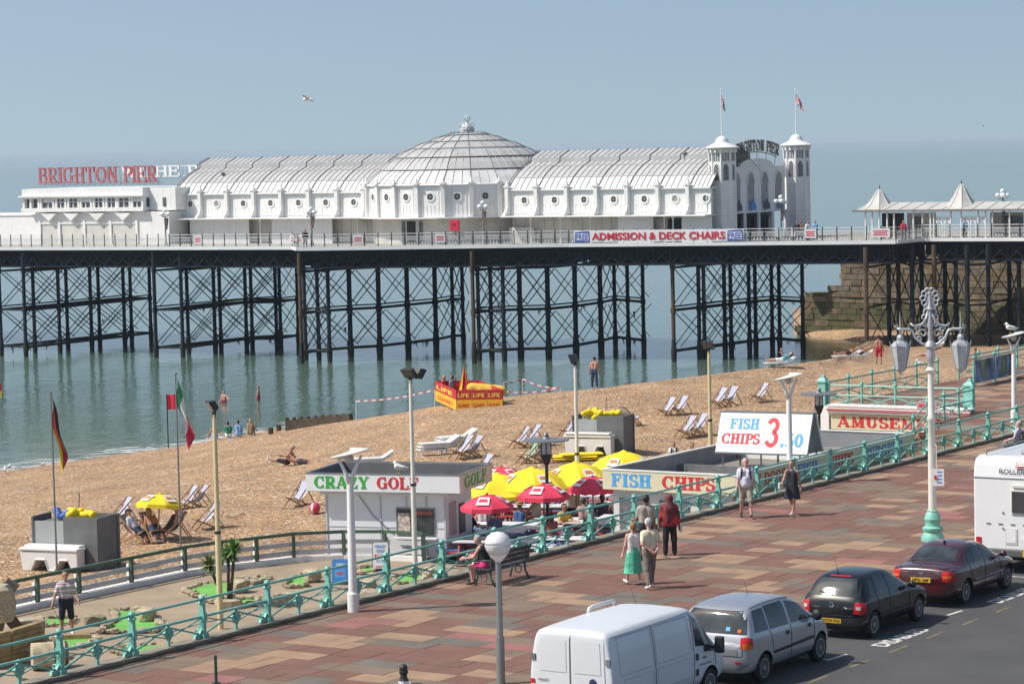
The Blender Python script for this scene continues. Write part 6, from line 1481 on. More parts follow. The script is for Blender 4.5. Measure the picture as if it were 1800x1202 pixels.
for y in (.36,-.36): c.line('roof_seam','T',[(.5,y*1.8),(2.3,y*1.8)],mat('silver_seam',(.2,.21,.23),.5,metal=.3,var=0),.02)
# ---------------------------------------------------------------- white van
pvn = mat('van_white',(.70,.72,.74),.35,var=.03,sc=1.2,coat=.5,stain=.1,dirt=(.48,.48,.46))
ST = [(0.0,.55,.90,1.05,.90,.78,1.86),(.02,.40,.94,1.1,.95,.83,1.93),(.08,.32,.97,1.1,.97,.86,1.985),(.2,.3,.98,1.1,.98,.87,2.0),(1.2,.3,.985,1.1,.98,.88,2.02),(2.4,.3,.985,1.1,.98,.88,2.03),(3.2,.3,.985,1.1,.98,.87,2.02),(3.5,.3,.985,1.1,.975,.85,1.97),(3.9,.3,.98,1.1,.96,.82,1.62),(4.2,.3,.97,1.08,.94,.82,1.30),(4.45,.3,.96,1.02,.92,.80,1.14),(4.7,.34,.9,.86,.86,.72,.95),(4.83,.45,.74,.7,.7,.55,.75)]
c = Car('white_van','white panel van with plain sides parked nearest the camera','van',pvn,ST,(1.0,3.95),.33,place_car(.38,11.45,.985),AX,halfw=.985)
c.patch('door_window','R',[(3.32,1.22),(3.92,1.14),(3.70,1.68),(3.34,1.84)],carglass,.01,8,8); c.patch('door_window','R',[(3.96,1.02),(4.22,1.0),(3.98,1.34),(3.80,1.60)],mat('van_quarter_trim',(.02,.02,.022),.3,var=.1),.012,6,6); c.patch('window_trim','R',[(3.66,1.05),(4.22,1.0),(4.08,1.14),(3.70,1.2)],trimb,.012,6,3)
c.patch('windscreen','F',[(-.74,1.22),(.74,1.22),(.70,1.86),(-.70,1.86)],carglass,.01,10,8)
for sg in (1,-1):
    c.patch('rear_door','B',[(sg*.02,.5),(sg*.80,.5),(sg*.76,1.87),(sg*.02,1.87)],pvn,.012,8,10); c.patch('door_panel','B',[(sg*.09,1.16),(sg*.70,1.16),(sg*.68,1.80),(sg*.09,1.80)],mat('van_panel',(.66,.68,.70),.4,var=.02),.02,8,8)
    t_ = c.patch('tail_light','B',[(sg*.95,.62),(sg*.83,.62),(sg*.83,.98),(sg*.94,.98)],redlens,.014,3,5); c.patch('indicator_lens','B',[(sg*.94,.66),(sg*.85,.66),(sg*.85,.76),(sg*.94,.76)],orlens,.022,2,2,parent=t_)
    for z in (1.42,.82): 
        h,_ = c.hit('B',sg*.86,z); m = MB(); m.ob(h+V((-.01,0,0)),(.02,0,0),(0,.05,0),(0,0,.06)); m.build('door_hinge', greym if z > 1 else pvn, c.t)
c.patch('tail_light','R',[(.02,.62),(.1,.62),(.1,.98),(.03,.98)],redlens,.012,2,4)
c.line('panel_gap','B',[(0,.5),(0,1.9)],mat('van_gap',(.16,.165,.17),.8,var=0)); c.text('lettering','TRANSIT','B',.62,.98,.26,.045,trimb,.03); c.patch('plate_recess','B',[(.62,.70),(.1,.70),(.1,.84),(.62,.84)],greym,.03,4,2); c.patch('door_handle','B',[(-.1,.74),(-.32,.74),(-.32,.82),(-.1,.82)],mat('handle_grey',(.3,.31,.32),.5,var=.05),.04,3,1)
h,_ = c.hit('B',-.52,1.0); m = MB(); m.lathe(h+V((-.022,0,0)),[(.001,0),(.08,.0),(.08,.012),(.001,.016)],14,ax=(-1,0,0),sx=1); bdg = m.build('badge', mat('badge_navy',(.03,.04,.12),.3,var=0), c.t); bdg.scale = (1,1,1)
lg_ = mat('van_swage',(.56,.58,.60),.4,var=.02)
for x0,x1,z0,z1 in ((.3,1.6,1.12,1.86),(1.72,3.14,1.12,1.86),(.42,1.6,.62,1.02),(1.72,3.14,.62,1.02)):
    c.line('swage_line','R',[(x0,z0),(x1,z0),(x1-.03,z1),(x0+.02,z1),(x0,z0)],lg_,.03,.0)
c.line('panel_gap','R',[(3.24,.40),(3.24,1.3),(3.28,1.9)],MATS['van_gap'],.02); c.line('panel_gap','R',[(1.66,.4),(1.66,1.92)],MATS['van_gap'],.02); c.line('panel_gap','R',[(4.18,.7),(4.12,1.02)],MATS['van_gap'],.02); c.line('roof_gutter','R',[(.15,1.90),(3.3,1.93)],lg_,.03,.01)
for x,z in ((3.30,.92),(3.30,.60)): c.patch('door_handle','R',[(x,z),(x+.1,z),(x+.1,z+.14),(x,z+.14)],trimb,.02,2,2)
c.text('lettering','Hotel','R',3.66,.94,.16,.06,trimb,.012); c.text('lettering','Brighton Hotels','R',3.72,.80,.46,.05,trimb,.012)
m = MB(); m.ob((3.98,-1.17,1.16),(.06,.02,0),(-.02,.1,0),(0,0,.17)); m.sq((3.98,-.95,1.1),(3.98,-1.15,1.12),.06,.06); m.build('mirror', trimb, c.t, bev=.03)
m = MB(); m.ob((3.98,1.17,1.16),(.06,.02,0),(.02,.1,0),(0,0,.17)); m.sq((3.98,.95,1.1),(3.98,1.15,1.12),.06,.06); m.build('mirror', trimb, c.t, bev=.03)
m = MB(); m.tube([(1.9,.72,2.0),(1.95,.72,2.08),(2.1,.72,2.10),(2.9,.72,2.10),(3.0,.72,2.0)],.04,6); m.build('roof_pipe', pvn, c.t, smooth=True); m = MB(); m.bar((3.2,.35,2.02),(3.0,.35,2.38),.006,.004,4); m.build('aerial', trimb, c.t)
c.patch('bumper','B',[(.92,.36),(-.92,.36),(-.92,.5),(.92,.5)],trimb,.05,8,2)
# ---------------------------------------------------------------- white motorhome (only its tail end is in the frame)
mh = thing('motorhome','white motorhome with a dark rear window parked beyond the maroon saloon','motorhome',SW(22.3,12.7,-.121),AX,'vehicles parked along the kerb',local=True)
mw = mat('motorhome_white',(.76,.76,.76),.3,var=.02,coat=.6,stain=.06,dirt=(.5,.5,.48)); mcr = mat('motorhome_cream',(.62,.60,.55),.4,var=.03)
prof = [(0,.62),(0,2.55),(.05,2.85),(.16,3.02),(.4,3.08),(5.6,3.08),(6.0,2.7),(6.0,.62)]
MB().prism(prof,(0,-1.16,0),(1,0,0),(0,0,1),(0,2.32,0)).build('body', mw, mh, bev=.05)
MB().box((.0,0,2.52),(.02,2.28,.03)).build('seam_strip', greym, mh); MB().box((0.0,0,.56),(.12,2.3,.2)).build('bumper', mat('bumper_grey',(.10,.10,.10),.6,var=.1), mh, bev=.03)
MB().box((-.02,-.38+.0,1.92),(.05,.96,.66)).build('window_surround', mcr, mh, bev=.04); MB().box((-.055,-.38,1.92),(.03,.88,.56)).build('rear_window', mat('motorhome_window',(.05,.05,.055),.15,var=.2), mh, bev=.03); MB().box((-.04,-.2,2.33),(.06,.5,.1)).build('lamp_cover', mcr, mh, bev=.02)
m = MB(); put_sans(m,'ROLLER TEAM',(-.004+.0,.42,2.64),(0,-1,0),(0,0,.13),1.3,.01,lift=.012); m.build('lettering', trimb, mh)
m = MB()
for k in range(3): m.prism([(0,0),(.34-.06*k,.07),(.40-.06*k,.11),(.05,.05)],(-.004,-.02+.02*k,2.80+.05*k),(0,-1,0),(0,0,1),(-.012,0,0))
m.build('logo', red, mh)
for k in range(4):
    MB().box((-.008,.74-.34*k,1.32),(.02,.12,.03)).build('vent', greym, mh)
MB().box((-.005,.10,1.0),(.02,.34,.42)).build('service_hatch', mcr, mh); MB().box((-.018,.10,1.0),(.01,.26,.34)).build('hatch_panel', mw, mh)
for z in (1.62,1.2): MB().ball((-.01,.33,z),.03,8,5).build('lock', greym, mh)
m = MB(); m.box((-.075,-.55,.56),(.02,.62,.14)); pl = m.build('number_plate', plate_y, mh); m = MB(); put_sans(m,'KX05 RTM',(-.087,-.30,.51),(0,-1,0),(0,0,.1),.5,.02,lift=.003); m.build('lettering', trimb, pl)
for sg in (1,-1): MB().box((-.01,sg*1.02,.80),(.03,.14,.3)).build('tail_light', redlens, mh)
for ax in (1.4,4.9):
    for sg in (1,-1):
        c_ = V((ax,sg*1.05,.34)); d_ = V((0,sg,0)); w_ = MB().lathe(c_,[(.2,-.2),(.32,-.2),(.34,-.15),(.34,-.03),(.31,0),(.22,0)],20,ax=d_).build('wheel', rubber, mh, smooth=2); MB().lathe(c_,[(.22,-.01),(.19,-.04),(.05,-.02),(.001,-.02)],14,ax=d_).build('rim', alloy, w_)
MB().box((3,0,.5),(5.6,2.1,.3)).build('chassis', underm, mh)
m = MB(); m.box((1.2,-.3,3.14),(.9,.9,.1)); m.build('roof_hatch', mat('roof_hatch',(.35,.36,.38),.4,var=.1), mh, bev=.03); m = MB(); m.box((.9,-.55,3.25),(.5,.7,.12)); m.build('roof_light', mcr, mh, bev=.03)
m = MB(); m.tube([(.3,.9,3.08),(.3,.9,3.2),(3.8,.9,3.2),(3.8,.9,3.08)],.02,5); m.tube([(.3,-.9,3.08),(.3,-.9,3.2),(3.8,-.9,3.2),(3.8,-.9,3.08)],.02,5); m.build('roof_rail', greym, mh)
# ================================================================== crazy golf course
fgreen = mat('fence_green',(.07,.13,.085),.6,var=.15,sc=3,stain=.4,dirt=(.14,.15,.12)); plankw = mat('fence_plank',(.52,.53,.54),.7,var=.08,sc=2,stain=.3,dirt=(.33,.33,.32))
gf = thing('golf_fence','low fence with green posts and white planks round the seaward side of the golf course','fence',atz(232,1032,GZ))
FP = [atz(x,y,GZ) for x,y in FEN]
kb = [p+V((0,0,0)) for p in FP]
for i in range(len(FP)-1):
    a,b = FP[i],FP[i+1]; d = (b-a); n_ = V((-d.y,d.x,0)).normalized()
    MB().ob((a+b)/2+n_*.05+Z*.06, d/2, n_*.17, Z*.1).build('kerb', white, gf)
    for z in (.34,.62): MB().ob((a+b)/2+n_*.06+Z*(z-.04), d*.49, n_*.015, Z*.075).build('plank', plankw, gf)
    MB().sq(a+Z*.92,b+Z*.92,.1,.1).build('top_rail', fgreen, gf)
    p = MB(); p.sq(a,a+Z*.88,.11,.11,d); p.build('post', fgreen, gf, bev=.012); MB().sq(a+n_*.13,a+n_*.13+Z*.74,.09,.07,d).build('back_post', white, gf)
MB().sq(FP[-1],FP[-1]+Z*.9,.14,.14).build('post', fgreen, gf)
def rockmesh(i, m):
    rnd = random.Random(i); bm = bmesh.new(); bmesh.ops.create_icosphere(bm, subdivisions=2, radius=1)
    ph = [rnd.uniform(0,6) for _ in range(6)]
    for v in bm.verts:
        c = v.co; k = 1+.16*math.sin(c.x*3+ph[0])+.14*math.sin(c.y*4+ph[1])*math.cos(c.z*3+ph[2])+.1*math.sin(c.z*6+ph[3]+c.x*4)
        v.co = V((max(-.78,min(.78,c.x*k)),max(-.8,min(.75,c.y*k)),max(-.7,min(.72,c.z*k))))
    me = bpy.data.meshes.new('stone'); bm.to_mesh(me); bm.free(); me.materials.append(m); return me
stone2 = mat('pale_rock',(.46,.38,.26),.9,var=.35,sc=4,bump=.6,bsc=16,stain=.45,dirt=(.2,.16,.1)); stone3 = mat('mossy_rock',(.27,.24,.15),.9,var=.4,sc=5,bump=.6,bsc=16,stain=.5,dirt=(.1,.11,.05))
ROCKS = [rockmesh(i, (stone2,stone2,stone,stone2,stone2,stone3)[i]) for i in range(6)]
turf = mat('golf_felt',(.15,.42,.085),.85,var=.14,sc=1.3,bump=.25,bsc=60,stain=.3,dirt=(.07,.26,.04))
def Zm5(l): return [(x/4,902+y/4) for x,y in l]
def Zm6(l): return [(450+x/4,902+y/4) for x,y in l]
HOLES = [
 (Zm5([(255,775),(330,748),(415,738),(500,742),(470,768),(340,785)]),'small green golf hole behind the golfer by the white fence'),
 (Zm5([(800,688),(1040,685),(1045,722),(1115,795),(1095,828),(720,832),(850,752)]),'bow tie shaped green golf hole edged with stones in the middle of the course'),
 (Zm5([(1320,545),(1450,500),(1560,492),(1770,462),(1800,478),(1620,520),(1610,600),(1800,598),(1800,642),(1570,650),(1440,592)]),'large stone edged green golf hole beside the palm'),
 (Zm5([(350,925),(430,885),(640,878),(660,898),(480,952),(390,957)]),'green golf hole with timber edging beside the rustic hut'),
 (Zm5([(820,962),(960,935),(1210,925),(1200,965),(900,992)]),'narrow green golf hole close to the turquoise railing'),
 (Zm6([(215,505),(290,448),(400,428),(415,450),(350,478),(350,508),(235,518)]),'curved green golf hole right of the palm'),
 (Zm6([(985,455),(1120,420),(1170,440),(1140,488),(1020,492)]),'green golf hole behind the white notice board near the kiosk pole'),
 (Zm6([(690,412),(790,375),(830,392),(745,420)]),'small green golf hole between the blue board and the white board'),
 (Zm6([(1360,448),(1500,418),(1540,430),(1420,470)]),'green golf hole at the right end of the course near the bench'),
 (Zm6([(-40,462),(60,448),(75,470),(0,490)]),'green golf hole beyond the curved one near the fence'),
 (Zm5([(190,1190),(330,1165),(420,1170),(330,1225),(190,1235)]),'green golf hole at the bottom left behind the railing'),
]
for hi,(pl,lb) in enumerate(HOLES):
    P = [atz(x,y,GZ+.03) for x,y in pl]; c = sum(P,V())/len(P); h = thing('golf_hole',lb,'golf hole',V((c.x,c.y,GZ)),group='crazy golf holes')
    MB().prism([(p.x-c.x,p.y-c.y) for p in P], V((c.x,c.y,GZ+.004)), (1,0,0),(0,1,0),(0,0,.03)).build('green', turf, h)
    rnd = random.Random(hi*7+1); per = []
    for i in range(len(P)):
        a,b = P[i],P[(i+1)%len(P)]; L = (b-a).length; x = rnd.uniform(0,.2)
        if hi == 3 and i in (1,4):
            d = (b-a).normalized(); MB().sq(a+Z*.06,b+Z*.06,.16,.14).build('timber_edge', dkwood if i == 4 else wood, h); continue
        while x < L:
            if rnd.random() < .95: per.append(a.lerp(b,x/L))
            x += rnd.uniform(.17,.27)
    for p in per:
        s_ = rnd.uniform(.085,.15); q = p+(p-c).normalized()*.14
        inst('stone', rnd.choice(ROCKS), h, V((q.x,q.y,GZ+.05+s_*.25))-ORIG[h], (rnd.uniform(-.2,.2),rnd.uniform(-.2,.2),rnd.uniform(0,6)), (s_*rnd.uniform(.9,1.5),s_*rnd.uniform(.8,1.2),s_*rnd.uniform(.5,.8)))
    if hi in (2,5,1):
        q = c; inst('stone', ROCKS[1], h, V((q.x+.3,q.y,GZ+.2))-ORIG[h], (0,0,1), (.34,.3,.28))
# loose boulders and the rustic hut at the left edge
rh = thing('rustic_hut','rustic golf obstacle of stacked timbers with a stone block at the left edge','golf obstacle',atz(20,1160,GZ))
b0 = atz(8,1168,GZ); ddx = (atz(80,1150,GZ)-b0); 
for k in range(7):
    z = GZ+.07+k*.13; MB().sq(atz(-30,1178,GZ)+Z*(z-GZ), atz(16,1168,GZ)+Z*(z-GZ), .2,.12).build('timber', mat('old_timber',(.33,.24,.11),.85,var=.3,sc=4,stain=.4,dirt=(.12,.09,.05)), rh)
    MB().sq(atz(18,1168,GZ)+Z*(z-GZ+.004), atz(86-k*3,1149+k*.5,GZ)+Z*(z-GZ+.004), .2,.118).build('timber', MATS['old_timber'], rh)
speck = mat('pebbledash',(.42,.36,.25),.9,var=.6,sc=14,bump=.6,bsc=30)
q = atz(2,1140,GZ); inst('stone_block', ROCKS[3].copy(), rh, q+Z*1.25-ORIG[rh], (0,0,.4), (.55,.5,.72)).data.materials[0] = speck
q = atz(52,1120,GZ); inst('stone_block', ROCKS[4].copy(), rh, q+Z*.25-ORIG[rh], (0,0,.4), (.55,.4,.4)).data.materials[0] = speck
pa = aty(-6,1068,q.y-.5); pb = aty(24,1022,q.y-.5); MB().sq(pa,pb,.36,.22,V((0,1,0))).build('beam', mat('grey_timber',(.12,.10,.085),.85,var=.3,sc=5), rh)
MB().sq(aty(4,1068,q.y-.6),aty(34,1108,q.y-.6),.3,.16,V((0,1,0))).build('beam', dkwood, rh); MB().sq(aty(-8,1120,q.y-.7),aty(6,1062,q.y-.7),.3,.2,V((0,1,0))).build('beam', dkwood, rh)
q = atz(88,1175,GZ); br_ = thing('stone_roller','striped stone drum lying on its side behind the railing','golf obstacle',q); MB().bar(q+Z*.35-V((.45,.1,0)),q+Z*.35+V((.45,.15,0)),.36,n=16).build('drum', stone2, br_, smooth=2)
for k in range(3): c_ = q+Z*.35+V((.1+.14*k,.04+.03*k,0)); MB().bar(c_,c_+V((.05,.012,0)),.372,n=16).build('band', dkwood, br_)
for k,(x,y,s_) in enumerate(((78,1158,.45),(640,1040,.4),(652,1052,.3),(500,1062,.35),(760,1012,.3),(168,1098,.32))):
    q = atz(x,y,GZ); o = bpy.data.objects.new('boulder', ROCKS[k%6]); C.objects.link(o); o.location = q+Z*s_*.4; o.scale = (s_*1.3,s_,s_*.8); o.rotation_euler = (0,0,k*1.3); tag(o, ['big pale boulder lying beside the striped drum','boulder below the white street lamp on the golf course','smaller boulder next to the boulder below the street lamp','boulder on the golf path between the two railing posts left of the lamp','boulder close to the kiosk pole on the golf course','boulder beside the bow tie shaped golf hole'][k], 'boulder')
# palm
leafm = mat('palm_leaf',(.09,.20,.03),.6,var=.5,sc=5); dryleaf = mat('palm_leaf_dry',(.16,.15,.05),.7,var=.4,sc=5)
pp = atz(402,1068,GZ); pl = thing('palm_plant','spiky green palm with two slender trunks growing in the golf course','palm',pp)
rnd = random.Random(5); MB().lathe(pp,[(.4,0),(.42,.25),(.3,.28),(.001,.27)],10).build('planter', stone2, pl)
for k,(dx,h) in enumerate(((.02,1.55),(.16,1.75),(-.36,1.25))):
    top = pp+V((dx*1.5,rnd.uniform(-.2,.2),h)); m = MB(); m.tube([pp+V((dx*.3,0,.1)),pp+V((dx*.8,0,h*.5)),top],[.06,.05,.05],6); m.build('trunk', dkwood, pl, smooth=True)
    for half in range(2):
        lf = MB()
        for j in range(60):
            a = rnd.uniform(0,2*PI); e = rnd.uniform(-.5,1.4); L = rnd.uniform(.28,.52); d = V((math.cos(a)*math.cos(e),math.sin(a)*math.cos(e),math.sin(e))); sd_ = d.cross(Z).normalized()*.03
            mid = top+d*L*.55; tip = top+d*L-Z*(.16*L); lf.add([top+sd_*.6,top-sd_*.6,mid-sd_,mid+sd_,tip],[(0,1,2,3),(3,2,4)])
        lf.build('leaf_crown', leafm if half == 0 else dryleaf if k == 2 else leafm, pl)
# A boards on the golf course
def aboard(px, by, ty, z, wpx, label, m, texts, head=None):
    p = atz(px,by,z); sc_ = p.y/F; h = (by-ty)*sc_; w = wpx*sc_; t = thing('notice_board',label,'notice board',p); bk_ = V((.1,1,0)).normalized(); ex = V((1,-.1,0)).normalized(); ey = (bk_*.16+Z).normalized()
    out = [(-.5,.06),(.5,.06),(.5,.93),(.46,.985),(.4,1),(-.4,1),(-.46,.985),(-.5,.93)]
    fb = MB().prism([(x*w,y*h) for x,y in out], p, ex, ey, bk_*.03).build('frame', blue if m is None else greym, t)
    MB().prism([(x*w*.9,y*h*.94+.03*h) for x,y in out], p-bk_*.004, ex, ey, bk_*-.004).build('panel', m or blue, t)
    MB().prism([(x*w,y*h) for x,y in out], p+bk_*(.32), ex, (bk_*-.16+Z).normalized(), bk_*.03).build('rear_frame', greym, t)
    MB().ob(p+bk_*.16+Z*.03, ex*w*.52, bk_*.2, Z*.04).build('base', blackm, t)
    for (tx,y0,hh,ww,mm) in texts:
        if tx == '#': MB().prism([(-.5*ww*w,0),(.5*ww*w,0),(.5*ww*w,hh*h),(-.5*ww*w,hh*h)], p-bk_*.010+ey*y0*h, ex, ey, bk_*-.003).build('print', mm, t)
        else:
            q = MB(); put_sans(q,tx,p-bk_*.016-ex*w*ww/2+ey*y0*h,ex,ey*hh*h,w*ww,.03,lift=0); q.build('lettering', mm, t)
aboard(598,1027,983,GZ,30,'small blue notice board reading OPEN on the golf course',None,[('OPEN',.72,.14,.5,white2),('#',.28,.34,.62,skyblue),('OPEN',.38,.13,.5,red)])
aboard(669,1003,951,GZ,30,'white notice board reading CRAZY GOLF in front of the kiosk',white2,[('CRAZY',.78,.11,.66,blue),('GOLF',.63,.11,.5,blue),('#',.47,.1,.7,red),('OPEN',.48,.08,.5,white2),('£1.50',.3,.1,.5,skyblue),('A ROUND',.12,.07,.6,red)])
# ================================================================== beach furniture
cv_p = [mat('canvas_pale',(.56,.58,.68),.8,var=.05),mat('canvas_blue',(.24,.29,.47),.8,var=.08)]; cv_d = [mat('canvas_cream',(.5,.47,.42),.8,var=.05),mat('canvas_navy',(.03,.04,.12),.8,var=.1)]; cv_g = [mat('canvas_mint',(.35,.5,.42),.8,var=.05),mat('canvas_green',(.12,.36,.25),.8,var=.1)]
def deckchair(cv, label, low=0):
    t = thing('deckchair',label,'deckchair',(0,0,0),local=True,group='deckchairs on the shingle'); w = .29
    for sx in (-1,1):
        MB().sq((sx*w,-.48,.98),(sx*w,.52,.0),.035,.055).build('frame_rail', wood, t); MB().sq((sx*(w-.045),.46,.42),(sx*(w-.045),-.42,.0),.035,.055).build('frame_rail', wood, t)
        MB().sq((sx*(w+.03),-.2,.72),(sx*(w+.03),-.62,.06),.025,.04).build('strut', wood, t)
    m = MB(); m.bar((-w,-.48,.98),(w,-.48,.98),.02); m.bar((-w,.46,.42),(w,.46,.42),.02); m.bar((-w-.03,-.62,.06),(w+.03,-.62,.06),.018); m.bar((-w,.5,.02),(w,.5,.02),.018); m.build('cross_bar', wood, t)
    ns = 10; pr = [(-.48,.99),(-.38,.80),(-.26,.60),(-.1,.42),(.06,.33),(.2,.31),(.34,.345),(.46,.43)]; m = MB()
    for i in range(ns):
        x0, x1 = -.26+.52*i/ns, -.26+.52*(i+1)/ns; m.mi = i%2
        m.add([(x0,y,z) for y,z in pr]+[(x1,y,z) for y,z in pr],[(k,k+1,len(pr)+k+1,len(pr)+k) for k in range(len(pr)-1)])
    m.build('sling', cv, t, smooth=True); return t
DC = [(1262,716,82,'p','left of the pair of pale deckchairs near the pole of the price board'),(1281,714,86,'p','right of the pair of pale deckchairs near the pole of the price board'),(1335,706,75,'p','single pale deckchair on the upper beach left of the white street lamp'),
 (1172,732,84,'p','front one of the two deckchairs in the middle of the empty beach'),(1194,729,84,'p','rear one of the two deckchairs in the middle of the empty beach'),(1206,768,80,'p','left one of two deckchairs above the fish shop roof'),(1226,765,80,'p','right one of two deckchairs above the fish shop roof'),
 (914,787,72,'p','pale deckchair left of the dark lantern lamp'),(933,784,76,'p','deckchair just above the disc of the lantern lamp'),(1000,768,80,'p','pale deckchair half behind the white floodlight pole'),(1108,747,250,'p','deckchair tipped behind the grey storage bin'),
 (928,816,70,'g','pale green deckchair behind the yellow parasols'),(946,815,78,'p','pale deckchair beside the green one'),(812,806,80,'p','deckchair in front of the stacked white loungers'),(831,804,85,'p','deckchair right of the one before the stacked loungers'),(524,890,95,'p','lone deckchair left of the golf kiosk'),
 (211,918,80,'p','pale deckchair left of the yellow beach umbrella'),(327,897,78,'p','left of two pale deckchairs right of the yellow umbrella'),(346,895,78,'p','right of two pale deckchairs right of the yellow umbrella'),(362,929,74,'p','pale deckchair just left of the cream floodlight pole'),
 (236,952,250,'d','navy striped deckchair with a white shirted person near the grey bin'),(268,950,215,'d','upright navy striped deckchair under the yellow umbrella'),(304,948,110,'d','navy striped deckchair with a person wearing a pink hat'),(846,842,80,'p','deckchair right of the golf kiosk roof sign')]
proto = {'p':deckchair(cv_p,''),'d':deckchair(cv_d,''),'g':deckchair(cv_g,'')}; used = set(); CH = {}
for i,(x,y,a,k,lb) in enumerate(DC):
    q = bpt(x,y); o = proto[k] if k not in used else copy_tree(proto[k]); used.add(k); o.location = q+Z*.0; o.rotation_euler = (0,0,R(a+(42 if k != 'd' else 0))); o['label'] = lb; CH[i] = o; s_ = random.uniform(.96,1.06); o.scale = (s_,)*3
# white loungers
def lounger(label, back=.5):
    t = thing('sun_lounger',label,'sun lounger',(0,0,0),local=True,group='white sun loungers'); w = .31
    for i in range(9): MB().box((0,-.35+i*.155,.30),(w*2,.12,.03)).build('slat', white2, t)
    for i in range(5): MB().ob((0,-.45-.1*i*1.0,.33+back*.1*i*1.2),(w,0,0),(0,.045,-.045*back),(0,.012*back,.014)).build('slat', white2, t)
    for sx in (-1,1):
        m = MB(); m.sq((sx*w,-.4,.28),(sx*w,.98,.28),.05,.07); m.sq((sx*w,-.4,.3),(sx*w,-.9,.32+back*.58),.045,.05); m.build('side_rail', white2, t)
        for y in (-.3,.85): MB().sq((sx*w,y,.28),(sx*w,y+.04,0),.05,.05).build('leg', white2, t)
    return t
L0 = lounger('')
LG = [(1372,646,100,0,'white lounger under a person in a blue top near the waterline'),(1490,633,100,0,'left white lounger with a sunbather near the shaded piles'),(1512,632,98,0,'right white lounger with a sunbather near the shaded piles')]
for i,(x,y,a,z,lb) in enumerate(LG):
    q = bpt(x,y); o = L0 if i == 0 else copy_tree(L0); o.location = q; o.rotation_euler = (0,0,R(a)); o['label'] = lb; CH['L%d'%i] = o
k = 0
for (x,y,a,nst) in ((770,800,110,3),(800,794,112,4),(655,822,100,2)):
    for j in range(nst):
        q = bpt(x,y); o = copy_tree(L0); o.location = q+Z*.14*j+V((.05*j,0,0)); o.rotation_euler = (0,0,R(a+j)); o['label'] = ('bottom','second','third','top')[j]+' white lounger of the stack '+{770:'right of the kiosk nearest the camera',800:'right of the kiosk farther up the beach',655:'behind the golf kiosk'}[x]; o['group'] = 'stacked white loungers'
# grey storage bins
bin_l = mat('bin_light',(.36,.39,.38),.6,var=.1,sc=1.5,stain=.3,dirt=(.2,.2,.18)); bin_d = mat('bin_dark',(.14,.148,.15),.7,var=.15,sc=2,stain=.3,dirt=(.2,.2,.19))
wpl = mat('white_plastic',(.72,.72,.70),.45,var=.03)
def storage(px, by, wpx, label, lb2, lb3):
    p = bpt(px,by); sc_ = p.y/F; t = thing('storage_bin',label,'storage bin',p,R(-22),'grey storage bins',local=True); w = wpx*sc_; h = 1.75
    MB().ob((-w*.18,.02,h*.47),(w*.30,0,0),(0,.03,0),(0,0,h*.44)).build('front_panel', bin_l, t); MB().ob((w*.42,.62,h*.5),(.03,0,0),(.0,.75,0),(0,0,h*.5)).build('side_panel', bin_d, t); MB().ob((w*.14+.1,.0,h*.5),(w*.27-.1,.0,0),(0,.04,0),(0,0,.001+h*.5)).build('door', bin_d, t)
    MB().ob((-w*.49,.55,h*.5),(.03,0,0),(0,.6,0),(0,0,h*.5)).build('side_panel', bin_d, t); MB().ob((0,1.2,h*.5),(w*.45,0,0),(0,.03,0),(0,0,h*.5)).build('back_panel', bin_d, t); MB().ob((-.02,.6,h*.88),(w*.4,0,0),(0,.55,0),(0,0,.03)).build('shelf', bin_d, t)
    rz = R(-22); X = V((math.cos(rz),math.sin(rz),0)); Y = V((-X.y,X.x,0))
    # upturned white plastic pedal boat shells leaning in front
    q = p-X*w*.14-Y*.55; s_ = thing('plastic_shell',lb2,'plastic shell',q,rz,local=True); m = MB(); L = w*(.42 if px > 500 else .40); hh_ = 1.28 if px > 500 else 1.05
    prof = [(-1,.62),(-.92,.0),(-.62,.0),(-.45,.34),(-.12,.34),(0,.0),(.2,.0),(.4,.34),(.66,.34),(.8,.05),(1,.1),(1,.66)]
    m.prism([(a*L,b*hh_) for a,b in prof],(0,-.12,0),(1,0,0),(0,0,1),(0,.5,0)); m.ob((0,.14,.70*hh_),(L*1.02,0,0),(0,.3,0),(0,0,.05)); m.ob((0,.02,1.02) if px > 500 else (0,.3,.80),(L*.96,0,0),(0,.2,.0),(0,0,.05)); m.build('shell', wpl, s_, bev=.03)
    r_ = MB(); r_.tube([(a*L,-.13,b*hh_+.05) for a,b in prof[3:9]],.03,5); r_.build('rib', wpl, s_)
    # yellow cushions heaped on top
    q = p+Y*.5+Z*(h*.93)-X*.1; y_ = thing('cushion_heap',lb3,'cushions',q,rz,local=True); rnd = random.Random(px)
    for k in range(9):
        c_ = V((rnd.uniform(-.75,.75),rnd.uniform(-.3,.3),.1+rnd.uniform(0,.12))); d_ = V((rnd.uniform(-.25,.25),rnd.uniform(-.1,.1),rnd.uniform(-.03,.14))); soft('cushion',[(c_-d_,c_+d_,.10,.13),(c_+V((0,.1,0)),c_+d_+V((0,.14,0)),.08,.1)],.035,yellow if k not in (4,7) or px > 500 else mat('cushion_blue',(.08,.16,.45),.8,var=.5,sc=8),y_,k=.02)
    m = MB(); m.bar((.1,.2,-.1),(.16,.2,.85),.015,n=5); m.build('stick', blackm, y_)
    return t
storage(1056,800,105,'grey storage bin with dark side panels on the beach above the yellow parasols','white plastic shells leaning on the bin above the yellow parasols','yellow cushions heaped on the bin above the yellow parasols')
storage(122,1000,146,'grey storage bin with dark side panels at the left near the golf fence','white plastic shell leaning on the bin at the left','yellow and blue cushions heaped on the bin at the left')
q = bpt(1015,808); t = thing('mat_stack','flat stack of yellow beach mats lying behind the yellow parasols','mats',q)
for k in range(3): MB().box(q+Z*(.06+.10*k)+V((.09*k*(-1)**k,0,0)),(2.1-.12*k,.8,.07),.09*k*(-1)**k).build('mat', yellow, t, bev=.03)
